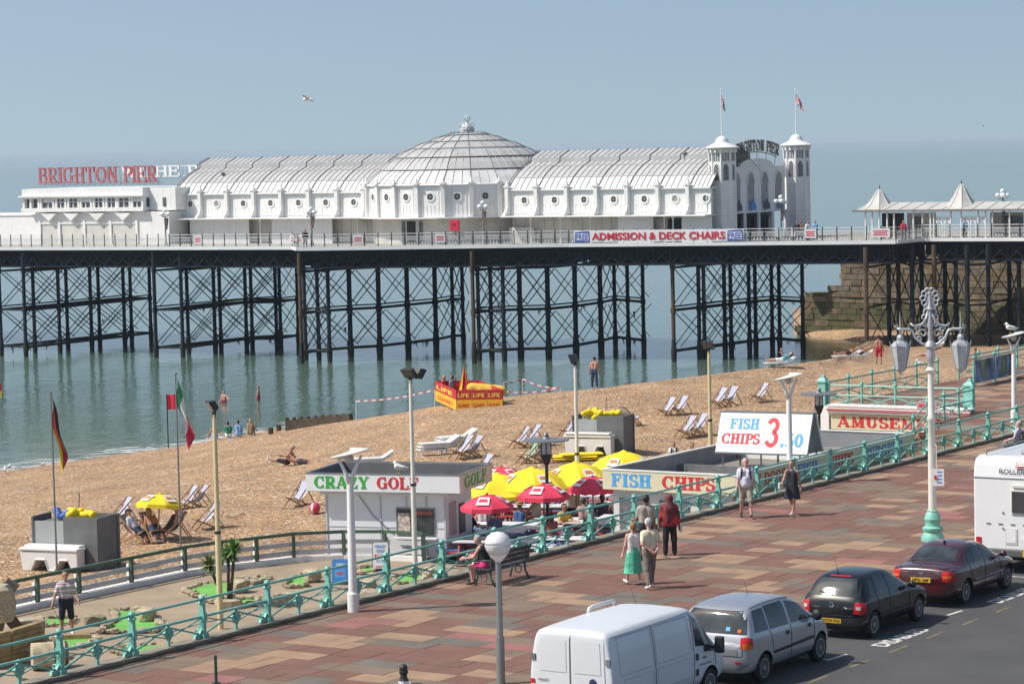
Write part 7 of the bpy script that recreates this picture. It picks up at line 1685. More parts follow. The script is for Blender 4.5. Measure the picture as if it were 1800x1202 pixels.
# parasols
def parasol(label, m, r, hc, hr, logo, nseg=8):
    t = thing('parasol',label,'parasol',(0,0,0),local=True,group='parasols'); MB().bar((0,0,0),(0,0,hr+hc),.028,n=8).build('pole', greym if m is not yellow else wood, t); MB().ball((0,0,hr+hc+.03),.05,8,5).build('finial', m, t); MB().lathe((0,0,0),[(.28,0),(.28,.06),(.06,.1),(.05,.3)],12).build('base', concrete, t)
    for k in range(nseg):
        a0, a1 = 2*PI*k/nseg, 2*PI*(k+1)/nseg; mb = MB(); g = []
        for i in range(6):
            f = i/5; rr = r*f; z = hr+hc*(1-f**1.9)
            for j in range(5):
                u = j/4; a = lerp(a0,a1,u); sag = .10*math.sin(PI*u)*f*r*.35; ch = math.cos(PI/nseg)/math.cos((u-.5)*2*PI/nseg); g.append((rr*ch*math.cos(a),rr*ch*math.sin(a),z-sag*.35))
        mb.add(g,[(i*5+j,i*5+j+1,(i+1)*5+j+1,(i+1)*5+j) for i in range(5) for j in range(4)])
        vl = [g[25+j] for j in range(5)]; mb.add(vl+[(x*1.0,y*1.0,z-.12-.04*(j%2)) for j,(x,y,z) in enumerate(vl)],[(j,j+1,5+j+1,5+j) for j in range(4)])
        pn = mb.build('panel', m, t, smooth=2)
        am = (a0+a1)/2; dd = V((math.cos(am),math.sin(am),0)); ee = V((-dd.y,dd.x,0))
        if logo and k % 2 == 0:
            o_ = dd*(r*.66*math.cos(PI/nseg))+Z*(hr+hc*(1-.66**1.9)); sl = (dd*(r*.3)-Z*hc*.44).normalized(); n_ = ee.cross(-sl).normalized(); n_ = n_ if n_.z > 0 else -n_
            lm = MB(); lm.prism([(-.22,-.2),(.22,-.2),(.18,.2),(-.18,.2)], o_+n_*.03, ee, -sl, n_*.006); lm.build('logo_patch', white2, pn)
            lm = MB(); lm.prism([(-.16,-.06),(.16,-.06),(.12,.1),(-.12,.1)], o_+n_*.042, ee, -sl, n_*.004); lm.build('logo_print', mat('logo_orange',(.6,.2,.06),.7,var=.6,sc=20) if m is yellow else redcl, pn)
        MB().bar((0,0,hr+hc-.02),tuple(V((r*math.cos(a0),r*math.sin(a0),hr-.02))),.01,n=4).build('rib', greym, t)
    if m is yellow and r > 1:
        MB().lathe((0,0,hr+hc*.86),[(r*.2,0),(r*.1,.1),(.02,.16)],8).build('vent_cap', yellow, t)
    return t
PY = parasol('',yellow,1.4,.66,2.0,True); PR = parasol('',redcl,.88,.36,1.95,True); PS = parasol('',yellow,.86,.34,1.35,True)
CGZ = -2.15
first_ = {}
for k,(pr_,x,ry,lb) in enumerate(((PY,874,866,'leftmost big yellow parasol partly behind the kiosk'),(PY,935,856,'second big yellow parasol from the kiosk behind the lantern lamp'),(PY,1012,846,'third big yellow parasol from the kiosk behind the white floodlight pole'),(PY,1097,826,'rightmost big yellow parasol in front of the grey bin'),
    (PR,856,889,'nearest red parasol beside the kiosk over seated people'),(PR,956,870,'red parasol with a white emblem left of the floodlight pole'),(PR,1042,857,'red parasol partly behind the fish and chips sign'),(PR,881,838,'red parasol behind the leftmost yellow ones'),(PR,1003,844,'red parasol peeping out behind the third yellow one'))):
    hr = 2.0 if pr_ is PY else 1.95; q = atz(x,ry,CGZ+hr); q.z = CGZ
    if pr_ is PY: q = aty(x,ry,(96.5,96.5,97.5,99.5)[k]); q.z -= hr
    if x in (881,1003): q = aty(x,ry,104); q.z -= hr
    o = pr_ if pr_ not in first_ else copy_tree(pr_); first_[pr_] = 1; o.location = q; o.rotation_euler = (0,0,random.uniform(0,1)); o['label'] = lb
q = bpt(277,952); PS.location = q; PS.rotation_euler = (R(-4),R(6),.4); PS['label'] = 'yellow beach umbrella with a white logo over the navy deckchairs'
q = bpt(553,903); t = thing('beach_ball','red and white beach ball on the shingle left of the kiosk','ball',q); 
m = MB(); m.ball(q+Z*.22,.22,14,10); o = m.build('ball',[redcl,white2],t,smooth=True)
for i,pp_ in enumerate(o.data.polygons): pp_.material_index = 1 if (i%14) in (4,9) else 0
# picnic tables
tbm = mat('table_white',(.72,.72,.74),.5,var=.05,sc=3,stain=.15,dirt=(.5,.4,.38)); tbb = mat('table_blue',(.10,.20,.46),.5,var=.1); tbr = mat('table_red',(.45,.05,.06),.5,var=.1)
def picnic(label, mbench):
    t = thing('picnic_table',label,'picnic table',(0,0,0),local=True,group='picnic tables at the cafe')
    for i in range(5): MB().box((0,-.32+i*.16,.74),(1.7,.15,.035)).build('top_plank', tbm, t)
    for s_ in (-1,1):
        for j in range(2): MB().box((0,s_*(.66+.14*j),.45),(1.7,.13,.035)).build('bench_plank', mbench, t)
        MB().sq((s_*.62,-.25,.72),(s_*.62,-.72,0),.05,.09).build('leg', mbench, t); MB().sq((s_*.62,.25,.72),(s_*.62,.72,0),.05,.09).build('leg', mbench, t); MB().sq((s_*.62,-.8,.41),(s_*.62,.8,.41),.04,.08).build('bearer', mbench, t)
    return t
T_ = [picnic('',tbb),picnic('',tbr)]; ut = set(); TB = []
for k,(x,y) in enumerate(((838,958),(862,925),(905,958),(930,925),(955,985),(975,950),(998,925),(890,905),(955,905),(1025,955),(1060,925),(1035,905),(1005,985),(900,990),(1085,950),(1100,920),(1000,897),(850,900),(822,985),(845,990),(880,972),(930,1000),(945,965),(1060,985),(1100,945),(1120,930),(820,905),(925,895))):
    q = atz(x,y,CGZ); kk = k%2; o = T_[kk] if kk not in ut else copy_tree(T_[kk]); ut.add(kk); o.location = q; o.rotation_euler = (0,0,AX-PI/2+R(20)+random.uniform(-.1,.1)); TB.append(o)
    col_ = ('blue','red')[kk]; o['label'] = 'white topped picnic table with '+col_+' benches '+['nearest the kiosk wall','left of the seated row of three','behind the globe lamp','under the lantern lamp','close behind the railing below the lantern lamp','left of the floodlight pole','beside the floodlight pole','behind the straw hat','under the red parasol with a white emblem','right of the floodlight pole near the railing','under the end of the fish and chips sign','under the red parasol by the fish sign','beside the railing right of the floodlight pole','next to the bench by the railing','in front of the fish shop shutters','beside the shop counter','behind the floodlight pole','under the nearest red parasol','at the kiosk corner by the railing','left of the bench end by the railing','between the bench and the seated row','just beyond the bench back','left of the rusty red top','near the black haired man by the railing','in front of the left sign end','closest to the shop wall','right beside the kiosk side window','between the two nearest red parasols'][k]
# ================================================================== lifeguard post, tape, groyne
lr = mat('windbreak_red',(.46,.02,.03),.8,var=.08,sc=2); ly = mat('windbreak_yellow',(.80,.42,.02),.8,var=.08,sc=2); lyt = mat('letter_yellow',(.82,.62,.08),.7,var=.1)
ca, cb, cc = bpt(766,711), bpt(803,721), bpt(884,713); ca.z = cb.z = cc.z = (ca.z+cb.z+cc.z)/3; cd_ = ca+(cc-cb)
lg = thing('lifeguard_enclosure','red and yellow cloth lifeguard enclosure at the edge of the beach','windbreak',(ca+cc)/2)
H_ = 1.12
for a,b,txt,n_ in ((ca,cb,['LIFE','GUARD'],1),(cb,cc,['LIFE','GUARD'],3),(cc,cd_,[],0),(cd_,ca,[],0)):
    d = (b-a); L = d.length; e = d.normalized(); o_ = V((e.y,-e.x,0)); 
    MB().ob((a+b)/2+Z*H_*.26, d/2, o_*.012, Z*H_*.26).build('lower_cloth', ly, lg); MB().ob((a+b)/2+Z*H_*.76, d/2, o_*.012, Z*H_*.24).build('upper_cloth', lr, lg)
    for k in range(4): MB().bar(a+d*(k/3),a+d*(k/3)+Z*H_*1.02,.022,n=5).build('stake', wood, lg)
    for k in range(n_):
        for tx,z0,mm in ((('LIFE',.64,lyt)),(('GUARD',.14,lr))) if txt else ():
            m = MB(); put_sans(m,tx,a+e*(L*(k+.08)/n_)+Z*H_*z0+o_*.02,e,Z*.22,L/n_*.74,.02,lift=0); m.build('lettering', mm, lg)
q = (ca+cc)/2+Z*.2+V((-.2,.2,0)); t = thing('folded_parasol','folded red and yellow parasol standing inside the lifeguard enclosure','parasol',q)
zt_ = aty(801,640,q.y).z-q.z; MB().bar(q-Z*.2,q+Z*zt_,.025).build('pole', greym, t)
for k in range(6):
    a = 2*PI*k/6; d = V((math.cos(a),math.sin(a),0)); d2 = V((math.cos(a+1.05),math.sin(a+1.05),0)); top = q+Z*zt_
    MB().add([top,top-Z*.6+d*.12,top-Z*(zt_-.5)+d*.36,top-Z*(zt_-.5)+d2*.36,top-Z*.6+d2*.12,top-Z*.9+(d+d2)*.04],[(0,1,5,4),(1,2,3,5),(5,3,4)]).build('fold', (lr,ly)[k%2], t)
t = thing('cover_sheet','yellow cover sheet draped over gear inside the lifeguard enclosure','sheet',(cb+cd_)/2+V((.9,0,.9)))
c_ = (ca+cc)/2+V((.5,0,0)); ex = (cc-cb).normalized(); soft('sheet',[(c_+ex*-.3+Z*.95,c_+ex*1.3+Z*.85,.3,.22),(c_+ex*.2+Z*.8,c_+ex*1.4+Z*.75,.36,.28)],.06,mat('sheet_yellow',(.72,.45,.06),.8,var=.15,sc=3),t,k=.03)
# striped barrier tape on short stakes
twm = mat('tape_white',(.7,.7,.68),.6,var=.05); trm = mat('tape_red',(.5,.08,.09),.6,var=.05)
tp = thing('barrier_tape','red and white barrier tape on stakes beside the lifeguard enclosure at the water edge','barrier tape',bpt(950,692))
def tape(pts):
    m = MB()
    for i in range(len(pts)-1):
        a,b = pts[i],pts[i+1]; n = max(2,int((b-a).length/.28))
        for k in range(n):
            f0,f1 = k/n,(k+1)/n; s0,s1 = -.25*math.sin(PI*f0)*.6,-.25*math.sin(PI*f1)*.6; p,q = a.lerp(b,f0)+Z*s0,a.lerp(b,f1)+Z*s1; m.mi = k%2
            m.add([p,q,q+Z*.07,p+Z*.07],[(0,1,2,3)])
    m.build('tape',[twm,trm],tp)
st = {}
for nm,x,yb,yt in (('a',626,738,706),('b',764,716,686),('c',886,700,671),('d',918,694,667),('e',985,690,683)):
    q = bpt(x,yb); st[nm] = (q, aty(x,yt,q.y)); MB().bar(q-Z*.2,st[nm][1]+Z*.05,.022,n=5).build('stake', white2, tp)
tape([st['a'][1],st['b'][1]]); tape([st['c'][1],st['d'][1],st['e'][1]]); tape([st['c'][0]+Z*.35,st['e'][0]+Z*.25])
gy = thing('groyne','short dark timber groyne at the edge of the shingle','groyne',bpt(560,752))
for k in range(9):
    x0,x1 = 505+k*12.5,505+(k+1)*12.5; p,q = bpt(x0,756-k*2.0),bpt(x1,756-(k+1)*2.0); MB().sq(p+Z*.1,q+Z*.1,.3,.95-.05*k,Z).build('plank', dkwood, gy); MB().bar(p-Z*.4,p+Z*(.75-.04*k),.12,n=7).build('post', dkwood, gy)
for x,y in ((476,762),(490,757)): q = bpt(x,y); MB().bar(q-Z*.4,q+Z*.35,.16,n=7).build('post', dkwood, gy)
# ================================================================== flags on poles
def drape(top, dirn, L, W, cols, by_fly, name, par, swing=.28, n1=18, n2=10):
    """limp flag hanging from the pole: fly falls down, hoist W along the pole"""
    m = MB(); g = []
    for i in range(n1+1):
        u = i/n1
        for j in range(n2+1):
            v = j/n2; out = swing*u*L*(1-.25*v)+.05*math.sin(u*7+v*5); g.append(top+V(dirn)*(out+.02)+V((0,1,0))*(.09*math.sin(v*8+u*5)*u)+Z*(-v*W*(1-.2*u)-u*L*.93))
    for i in range(n1):
        for j in range(n2):
            f = (i+.5)/n1 if by_fly else (j+.5)/n2; m.mi = min(len(cols)-1,int(f*len(cols))); q = [g[i*(n2+1)+j],g[i*(n2+1)+j+1],g[(i+1)*(n2+1)+j+1],g[(i+1)*(n2+1)+j]]; m.add(q,[(0,1,2,3)])
    return m.build(name, cols, par, smooth=True)
def fl(nm, col): return mat(nm,col,.8,var=.08,sc=3)
def flagpole(px, by, ty, z, label, L, W, cols, by_fly, swing, r=.035):
    p = z if isinstance(z,V) else atz(px,by,z); t = thing('flagpole',label,'flagpole',p); zt_ = aty(px-(by-ty)*.03,ty,p.y).z; MB().bar(p,V((p.x,p.y,zt_)),r,r*.7,8).build('pole', greym, t); MB().ball(V((p.x,p.y,zt_)),r*1.5).build('finial', greym, t)
    drape(V((p.x,p.y,zt_-.12)),(1,0,0),L,W,cols,by_fly,'flag',t,swing); return t
flagpole(100,1003,690,-2.2,'tall grey flagpole with a limp black red and gold flag at the left',2.0,1.0,[fl('flag_black',(.02,.02,.02)),fl('flag_crimson',(.4,.03,.04)),fl('flag_gold',(.80,.56,.03))],False,.22)
flagpole(318,962,657,-2.1,'tall grey flagpole with a limp green white and red flag',2.1,.8,[fl('flag_green',(.03,.25,.09)),fl('flag_pale',(.7,.7,.68)),fl('flag_red2',(.52,.03,.06))],True,.26)
q = bpt(296,788); t = thing('warning_flag','square red warning flag on a short dark pole at the water edge','flag',q); zt_ = aty(292,693,q.y).z; MB().bar(q,V((q.x,q.y,zt_)),.04,n=6).build('pole', blackm, t)
m = MB(); g = [V((q.x+.03+.62*i/6,q.y+.05*math.sin(i*1.2),zt_-.03-.92*j/4+.03*i/6)) for i in range(7) for j in range(5)]; m.add(g,[(i*5+j,i*5+j+1,(i+1)*5+j+1,(i+1)*5+j) for i in range(6) for j in range(4)]); m.build('flag', mat('warning_red',(.70,.02,.07),.7,var=.06), t, smooth=True)
q = bpt(-22,820); t = thing('lifeguard_flag','red and yellow beach flag entering at the left edge','flag',q); zt_ = aty(-22,670,q.y).z; MB().bar(q,V((q.x,q.y,zt_)),.04,n=6).build('pole', blackm, t)
m = MB(); g = [V((q.x+.03+1.0*i/6,q.y+.06*math.sin(i*1.2),zt_-.05-.85*j/4-.15*i/6)) for i in range(7) for j in range(5)]
for i in range(6):
    for j in range(4): m.mi = 0 if j < 2 else 1; m.add([g[i*5+j],g[i*5+j+1],g[(i+1)*5+j+1],g[(i+1)*5+j]],[(0,1,2,3)])
m.build('flag',[mat('flag_scarlet',(.55,.03,.04),.7,var=.05),mat('flag_lemon',(.8,.72,.05),.7,var=.05)],t,smooth=True)
# ================================================================== benches on the promenade
def bench(label, loc, rz, m, L=1.9):
    t = thing('bench',label,'bench',loc,rz,'benches on the promenade',local=True)     # faces local +y
    for i in range(4): MB().box((0,-.18+i*.13,.44),(L,.11,.035)).build('seat_slat', m, t, bev=.008)
    for i in range(3): MB().ob((0,-.27-.035*i,.58+.13*i),(L/2,0,0),(0,.015,.006),(0,-.012,.05)).build('back_slat', m, t)
    for sx in (-1,1):
        x = sx*(L/2-.12); fr = MB(); fr.tube([(x,.26,0),(x,.20,.22),(x,.24,.42),(x,-.2,.42),(x,-.3,.6),(x,-.38,.92)],.03,6); fr.tube([(x,-.34,0),(x,-.22,.2),(x,-.2,.42)],.03,6); fr.tube([(x,.24,.42),(x,.28,.62),(x,.1,.66),(x,-.3,.66)],.024,6); fr.tube([(x,.1*math.cos(a),.22+.1*math.sin(a)) for a in [i*PI/5 for i in range(11)]],.016,5); fr.build('end_frame', mat('bench_iron',(.05,.12,.10),.5,var=.2), t, smooth=True)
    return t
BN1 = SW(15.1,1.3,0); bench('bench with iron ends under the seated woman in pink shorts', BN1, AX, mat('bench_slat_dark',(.05,.05,.06),.6,var=.2))
BN2 = atz(1800,803,0)+N*.0; bench('dark bench at the right edge with a grey haired person', BN2, AX, mat('bench_slat_green',(.02,.035,.03),.6,var=.2))
# ================================================================== people
def sk(n, c, v=.06): return mat(n, c, .55, var=v, sc=3)
SKIN = [sk('skin_fair',(.55,.33,.24)),sk('skin_tan',(.42,.22,.14)),sk('skin_pink',(.60,.33,.26)),sk('skin_brown',(.26,.13,.08))]
def cloth(n, c, var=.14, sc=6): return mat('cloth_'+n, c, .85, var=var, sc=sc, bump=.7, bsc=11)
HAIR = {'black':mat('hair_black',(.015,.013,.012),.6,var=.3,sc=20),'brown':mat('hair_brown',(.07,.04,.022),.6,var=.3,sc=20),'grey':mat('hair_grey',(.34,.33,.32),.7,var=.2,sc=20),'ginger':mat('hair_ginger',(.25,.12,.05),.6,var=.3,sc=20),'blond':mat('hair_blond',(.40,.27,.11),.6,var=.2,sc=20)}
eyem = mat('eye_dark',(.02,.015,.012),.2,var=0); lipm = mat('lips',(.38,.12,.10),.5,var=0)
PEOPLE = []
def person(label, loc, face, H=1.72, skin=0, hair=('brown',0), wear=(), hipL=0, hipR=0, kneeL=0, kneeR=0, lean=0, sh=(0,0), abd=(10,10), elb=(12,12), elin=(0,0), head=(0,0), pitch=0, roll_=0, hd=.026, fine=False, seat=None, build=1.0, spread=4, group=None, z0=True, extra=None):
    """one continuous skinned body in a pose; clothes, hair and shoes are separate layers over it"""
    k = H/1.75; W = build
    def dv(fl, ab, sd_): a, b = R(fl), R(ab); return V((sd_*math.sin(b), math.sin(a)*math.cos(b), -math.cos(a)*math.cos(b)))
    hip0 = V((0,0,0)); sp = V((0,math.sin(R(lean)),math.cos(R(lean)))); fwd = V((0,math.cos(R(lean)),-math.sin(R(lean)))); xr = V((1,0,0))
    waist = sp*.20*k; chest = sp*.40*k; neck = sp*.53*k; 
    hdir = (sp+V((math.sin(R(head[1]))*.5,math.sin(R(head[0]))*1.0,0))).normalized(); hf = (fwd-hdir*fwd.dot(hdir)).normalized(); ht = R(head[1]); hf = (hf*math.cos(ht)+xr*math.sin(ht)).normalized(); hx = hf.cross(hdir)
    hc = neck+hdir*.165*k
    J = {}
    B = []                                                     # body capsules
    T = [(V((-.085*k*W,0,-.02*k)),V((-.07*k*W,0,.17*k)),.105*k*W,.095*k*W),(V((.085*k*W,0,-.02*k)),V((.07*k*W,0,.17*k)),.105*k*W,.095*k*W)]
    def tp(v): return xr*v.x+fwd*v.y+sp*v.z
    torso = [(tp(a),tp(b),r0_,r1_) for a,b,r0_,r1_ in T]+[(tp(V((-.075*k*W,.0,.17*k))),tp(V((-.095*k*W,.005,.40*k))),.095*k*W,.105*k*W),(tp(V((.075*k*W,.0,.17*k))),tp(V((.095*k*W,.005,.40*k))),.095*k*W,.105*k*W),(tp(V((-.14*k,0,.465*k))),tp(V((.14*k,0,.465*k))),.062*k,.062*k)]
    if W > 1.05: torso.append((tp(V((0,.05*k,.08*k))),tp(V((0,.06*k,.22*k))),.11*k*W,.10*k*W))
    limb = {}
    for sd_,nm,hf_,kf in ((-1,'L',hipL,kneeL),(1,'R',hipR,kneeR)):
        h0 = V((sd_*.092*k,0,-.02*k)); kn = h0+dv(hf_,spread,sd_)*.43*k; an = kn+dv(hf_-kf,spread*.4,sd_)*.41*k; fd = dv(hf_-kf+90,2,sd_); fd.z *= 1; 
        limb['thigh'+nm] = (h0,kn,.088*k*W**.5,.056*k); limb['calf'+nm] = (kn,an,.056*k,.036*k); ft = an+fd*.17*k; dn_ = dv(hf_-kf,0,sd_)
        limb['foot'+nm] = (an+dn_*.035*k-fd*.03*k,an+dn_*.05*k+fd*.17*k,.034*k,.026*k)
        B += [limb['thigh'+nm],limb['calf'+nm],limb['foot'+nm],(kn+dv(hf_-kf,0,sd_)*.1*k-dv(hf_-kf+90,0,sd_)*.012*k,kn+dv(hf_-kf,0,sd_)*.18*k-dv(hf_-kf+90,0,sd_)*.012*k,.05*k,.042*k)]
    for i,(sd_,nm) in enumerate(((-1,'L'),(1,'R'))):
        s0 = tp(V((sd_*.185*k*W**.4,0,.455*k))); e = s0+dv(sh[i]-lean*.0,abd[i],sd_)*.285*k; fdv = dv(sh[i]+elb[i],abd[i]-elin[i],sd_); w_ = e+fdv*.255*k; limb['upper'+nm] = (s0,e,.052*k,.042*k); limb['fore'+nm] = (e,w_,.041*k,.028*k)
        hn = w_+fdv*.09*k; B += [limb['upper'+nm],limb['fore'+nm]]; limb['hand'+nm] = (w_,hn,0,0)
        px_ = fdv.cross(V((sd_,0,0))).normalized() if abs(fdv.x) < .95 else V((0,0,1))
        if fine:
            B += [(w_+px_*.022*k,w_+fdv*.075*k+px_*.024*k,.02*k,.017*k),(w_-px_*.018*k,w_+fdv*.075*k-px_*.022*k,.019*k,.016*k)]
            inn = V((-sd_,0,0))-fdv*(V((-sd_,0,0)).dot(fdv)); inn = inn.normalized() if inn.length > .1 else V((0,0,1))
            for q,(o_,L_) in enumerate(((.030,.070),(.011,.08),(-.008,.074),(-.027,.058))):
                b0 = w_+fdv*.08*k+px_*o_*k; b1 = b0+(fdv+inn*.18).normalized()*L_*.52*k; b2 = b1+(fdv+inn*.7).normalized()*L_*.5*k; B += [(b0,b1,.0098*k,.009*k),(b1,b2,.009*k,.0075*k)]
            t0 = w_+fdv*.02*k+px_*.03*k; t1 = t0+(fdv*.6+px_*.8+inn*.3).normalized()*.045*k; B += [(t0,t1,.012*k,.011*k),(t1,t1+(fdv*.9+px_*.2+inn*.4).normalized()*.03*k,.0105*k,.009*k)]
        else:
            B += [(w_,w_+fdv*.08*k,.03*k,.027*k)]
            for q in (-.02,-.007,.007,.02): B.append((w_+fdv*.07*k+px_*q*k,w_+fdv*.15*k+px_*q*1.3*k,.011*k,.009*k))
            B.append((w_+fdv*.02*k+px_*.025*k,w_+fdv*.07*k+px_*.055*k,.012*k,.01*k))
    headc = [(hc-hf*.012*k+hdir*.03*k,hc-hf*.012*k+hdir*.032*k,.088*k,.088*k),(hc+hf*.022*k-hdir*.055*k,hc+hf*.02*k+hdir*.03*k,.058*k,.074*k),(neck-sp*.03*k,hc-hdir*.05*k,.052*k,.048*k)]
    face_ = [(hc+hf*.092*k-hdir*.005*k,hc+hf*.108*k-hdir*.028*k,.010*k,.014*k),(hc+hf*.06*k-hdir*.085*k,hc+hf*.066*k-hdir*.08*k,.03*k,.03*k)]+[(hc+hx*(s_*.082*k)-hdir*.02*k,hc+hx*(s_*.084*k)+hdir*.02*k,.012*k,.015*k) for s_ in (-1,1)]
    B += torso+headc+face_
    RX = Matrix.Rotation(R(pitch),4,'X') @ Matrix.Rotation(R(roll_),4,'Y')
    def tr(c): return (RX@c[0],RX@c[1],c[2],c[3])
    t = thing('person',label,'person',(0,0,0),R(face),group,local=True)
    bo, v = soft('body',[tr(c) for c in B],hd if not fine else min(hd,.0135),SKIN[skin],t,k=.011 if fine else .014)
    objs = [bo]
    def layer(nm, caps, grow, m, h=None, kk=.016):
        o,_ = soft(nm,[tr((c[0],c[1],c[2]+grow,c[3]+grow)) for c in caps],h or hd,m,t,k=kk); objs.append(o); return o
    def cut(c, f0, f1): return (c[0].lerp(c[1],f0),c[0].lerp(c[1],f1),lerp(c[2],c[3],f0),lerp(c[2],c[3],f1))
    upT = torso; 
    for wv in wear:
        nm, m, a = wv[0], wv[1], wv[2:] 
        if nm in ('shirt','vest','jacket','dress'):
            g = .014 if nm != 'jacket' else .026; caps = list(torso); 
            if nm in ('vest','dress'): caps = torso[:4]+[(tp(V((-.11*k,0,.44*k))),tp(V((.11*k,0,.44*k))),.06*k,.06*k)]
            sl = a[0] if a else .6
            for s_ in 'LR':
                if sl > 0 and nm not in ('vest','dress'): caps.append(cut(limb['upper'+s_],0,min(sl,1)))
                if sl > 1 and nm not in ('vest','dress'): caps.append(cut(limb['fore'+s_],0,sl-1))
            o = layer(nm, caps, g*k, m)
        if nm in ('trousers','shorts','trunks'):
            f = a[0] if a else 1.9; caps = [(tp(V((-.085*k*W,0,-.03*k))),tp(V((-.078*k*W,0,.09*k))),.105*k*W,.10*k*W),(tp(V((.085*k*W,0,-.03*k))),tp(V((.078*k*W,0,.09*k))),.105*k*W,.10*k*W)]
            for s_ in 'LR':
                c = limb['thigh'+s_]; caps.append((*cut(c,0,min(f,1))[:2],c[2],lerp(c[2],c[3]+.02*k,min(f,1))))
                if f > 1: c = limb['calf'+s_]; caps.append((*cut(c,0,f-1)[:2],c[2]+.012*k,c[3]+.022*k))
            layer(nm, caps, .014*k, m)
        if nm in ('skirt','dress'):
            L = a[-1] if nm == 'skirt' else a[1]; kn = (limb['thighL'][1]+limb['thighR'][1])/2; an = (limb['calfL'][1]+limb['calfR'][1])/2
            top = tp(V((0,0,.14*k))); mid = tp(V((0,0,-.02*k))); rings = []
            for f in (0,.15,.3,.5,.7,.85,1.0):
                if f < .3: c = top.lerp(mid,f/.3); r_ = lerp(.155,.2,f/.3)
                else: g = (f-.3)/.7*L; c = mid.lerp(kn,min(1,g)) if g <= 1 else kn.lerp(an,g-1); r_ = .2+.035*g+abs(hipL-hipR)*.0012*g
                rings.append([RX@(c+V((math.cos(x)*r_*k*W**.5*(1+.05*math.sin(x*9)*f),math.sin(x)*r_*.78*k*(1+.05*math.sin(x*9)*f),0))) for x in [2*PI*q/30 for q in range(30)]])
            o = MB().loft(rings).build('skirt', m, t, smooth=True); objs.append(o)
        if nm == 'shoes':
            for s_ in 'LR':
                c = limb['foot'+s_]; layer('shoe',[(c[0],c[1],c[2],c[3])],.012*k,m)
        if nm == 'hat':
            layer('hat',[(hc+hdir*.045*k-hf*.012*k,hc+hdir*.06*k-hf*.012*k,.09*k,.08*k),(hc+hdir*.055*k+hf*.07*k,hc+hdir*.05*k+hf*.12*k,.035*k,.02*k)],.012*k,m,kk=.01)
        if nm == 'sunhat':
            q = hc+hdir*.06*k; rings = [[RX@(q+hx*(r_*k*math.cos(x))+hf*(r_*k*math.sin(x))+hdir*(z*k)) for x in [2*PI*i/20 for i in range(20)]] for r_,z in ((.24,-.04),(.235,-.02),(.11,.0),(.1,.07),(.06,.1),(.005,.105))]
            objs.append(MB().loft(rings).build('sun_hat', m, t, smooth=2))
        if nm == 'scarf':
            layer('headscarf',[(hc+hdir*.03*k-hf*.02*k,hc+hdir*.035*k-hf*.02*k,.1*k,.1*k),(hc-hdir*.08*k-hf*.03*k,tp(V((0,-.06*k,.40*k))),.09*k,.13*k),(tp(V((-.06*k,-.07*k,.42*k))),tp(V((-.05*k,-.08*k,.08*k))),.1*k,.08*k),(tp(V((.05*k,-.07*k,.42*k))),tp(V((.02*k,-.08*k,.22*k))),.09*k,.06*k)],.014*k,m,kk=.02)
        if nm == 'backpack':
            layer('backpack',[(tp(V((-.08*k,-.16*k,.16*k))),tp(V((-.07*k,-.16*k,.40*k))),.08*k,.075*k),(tp(V((.08*k,-.16*k,.16*k))),tp(V((.07*k,-.16*k,.40*k))),.08*k,.075*k)],.02,m,kk=.02)
            for s_ in (-1,1): layer('strap',[(tp(V((s_*.12*k,-.1*k,.50*k))),tp(V((s_*.12*k,.05*k,.50*k))),.02,.02),(tp(V((s_*.12*k,.06*k,.515*k))),tp(V((s_*.12*k,.135*k,.42*k))),.022,.022),(tp(V((s_*.12*k,.14*k,.42*k))),tp(V((s_*.15*k,.09*k,.2*k))),.022,.022)],.006,m)
        if nm == 'bag':
            c = limb['foreL' if a[0] < 0 else 'foreR'][1]; b = MB(); b.ob(RX@(c+V((a[0]*.05,.02,-.10*k))), V((.03,0,0)), V((0,.14,0)), V((0,0,.10))); ob_ = b.build('handbag', m, t, bev=.02); objs.append(ob_)
        if nm == 'hairlong': pass
        if nm == 'stripes':                               # printed stripes round the chest as thin bands over the shirt
            for z in (.08,.20,.32,.42): 
                r_ = .112*k*W; layer('stripe',[(tp(V((-.09*k,.0,z*k))),tp(V((.09*k,.0,z*k))),r_,r_)],.012*k,m) if False else None
    if hair[0]:
        hm = HAIR[hair[0]]; hl = hair[1]
        caps = [(hc-hf*.026*k+hdir*.045*k,hc-hf*.026*k+hdir*.05*k,.088*k,.088*k),(hc-hf*.05*k-hdir*.02*k,hc-hf*.05*k+hdir*.03*k,.06*k,.075*k)]
        if hl: caps += [(hc-hf*.05*k,hc-hf*.055*k-hdir*.17*k*hl,.075*k,.065*k)]
        layer('hair',caps,.006*k,hm,kk=.01)
    if fine:
        for s_ in (-1,1):
            e = MB(); e.ball(RX@(hc+hf*.078*k+hx*(s_*.032*k)+hdir*.012*k),.011*k,6,5); objs.append(e.build('eye', eyem, t))
        l = MB(); l.bar(RX@(hc+hf*.086*k-hx*.022*k-hdir*.058*k),RX@(hc+hf*.086*k+hx*.022*k-hdir*.058*k),.007*k,n=5); objs.append(l.build('mouth', lipm, t))
    # stand, sit or lie on the ground: lowest point of the whole figure goes to the support height
    lo = min(min(vv.co.z for vv in o.data.vertices) for o in objs)
    if seat is not None: z = seat - (RX@V((0,0,-.10*k))).z
    else: z = loc.z-lo
    t.location = (loc.x,loc.y,z); PEOPLE.append(t); return t, limb, (tp,k,RX,objs)
WALK = dict(hipL=22,kneeL=6,hipR=-16,kneeR=14,sh=(-18,20),elb=(14,24))
w_ = cloth('white',(.74,.74,.74)); 
def P(px, py, z=0): return atz(px,py,z)
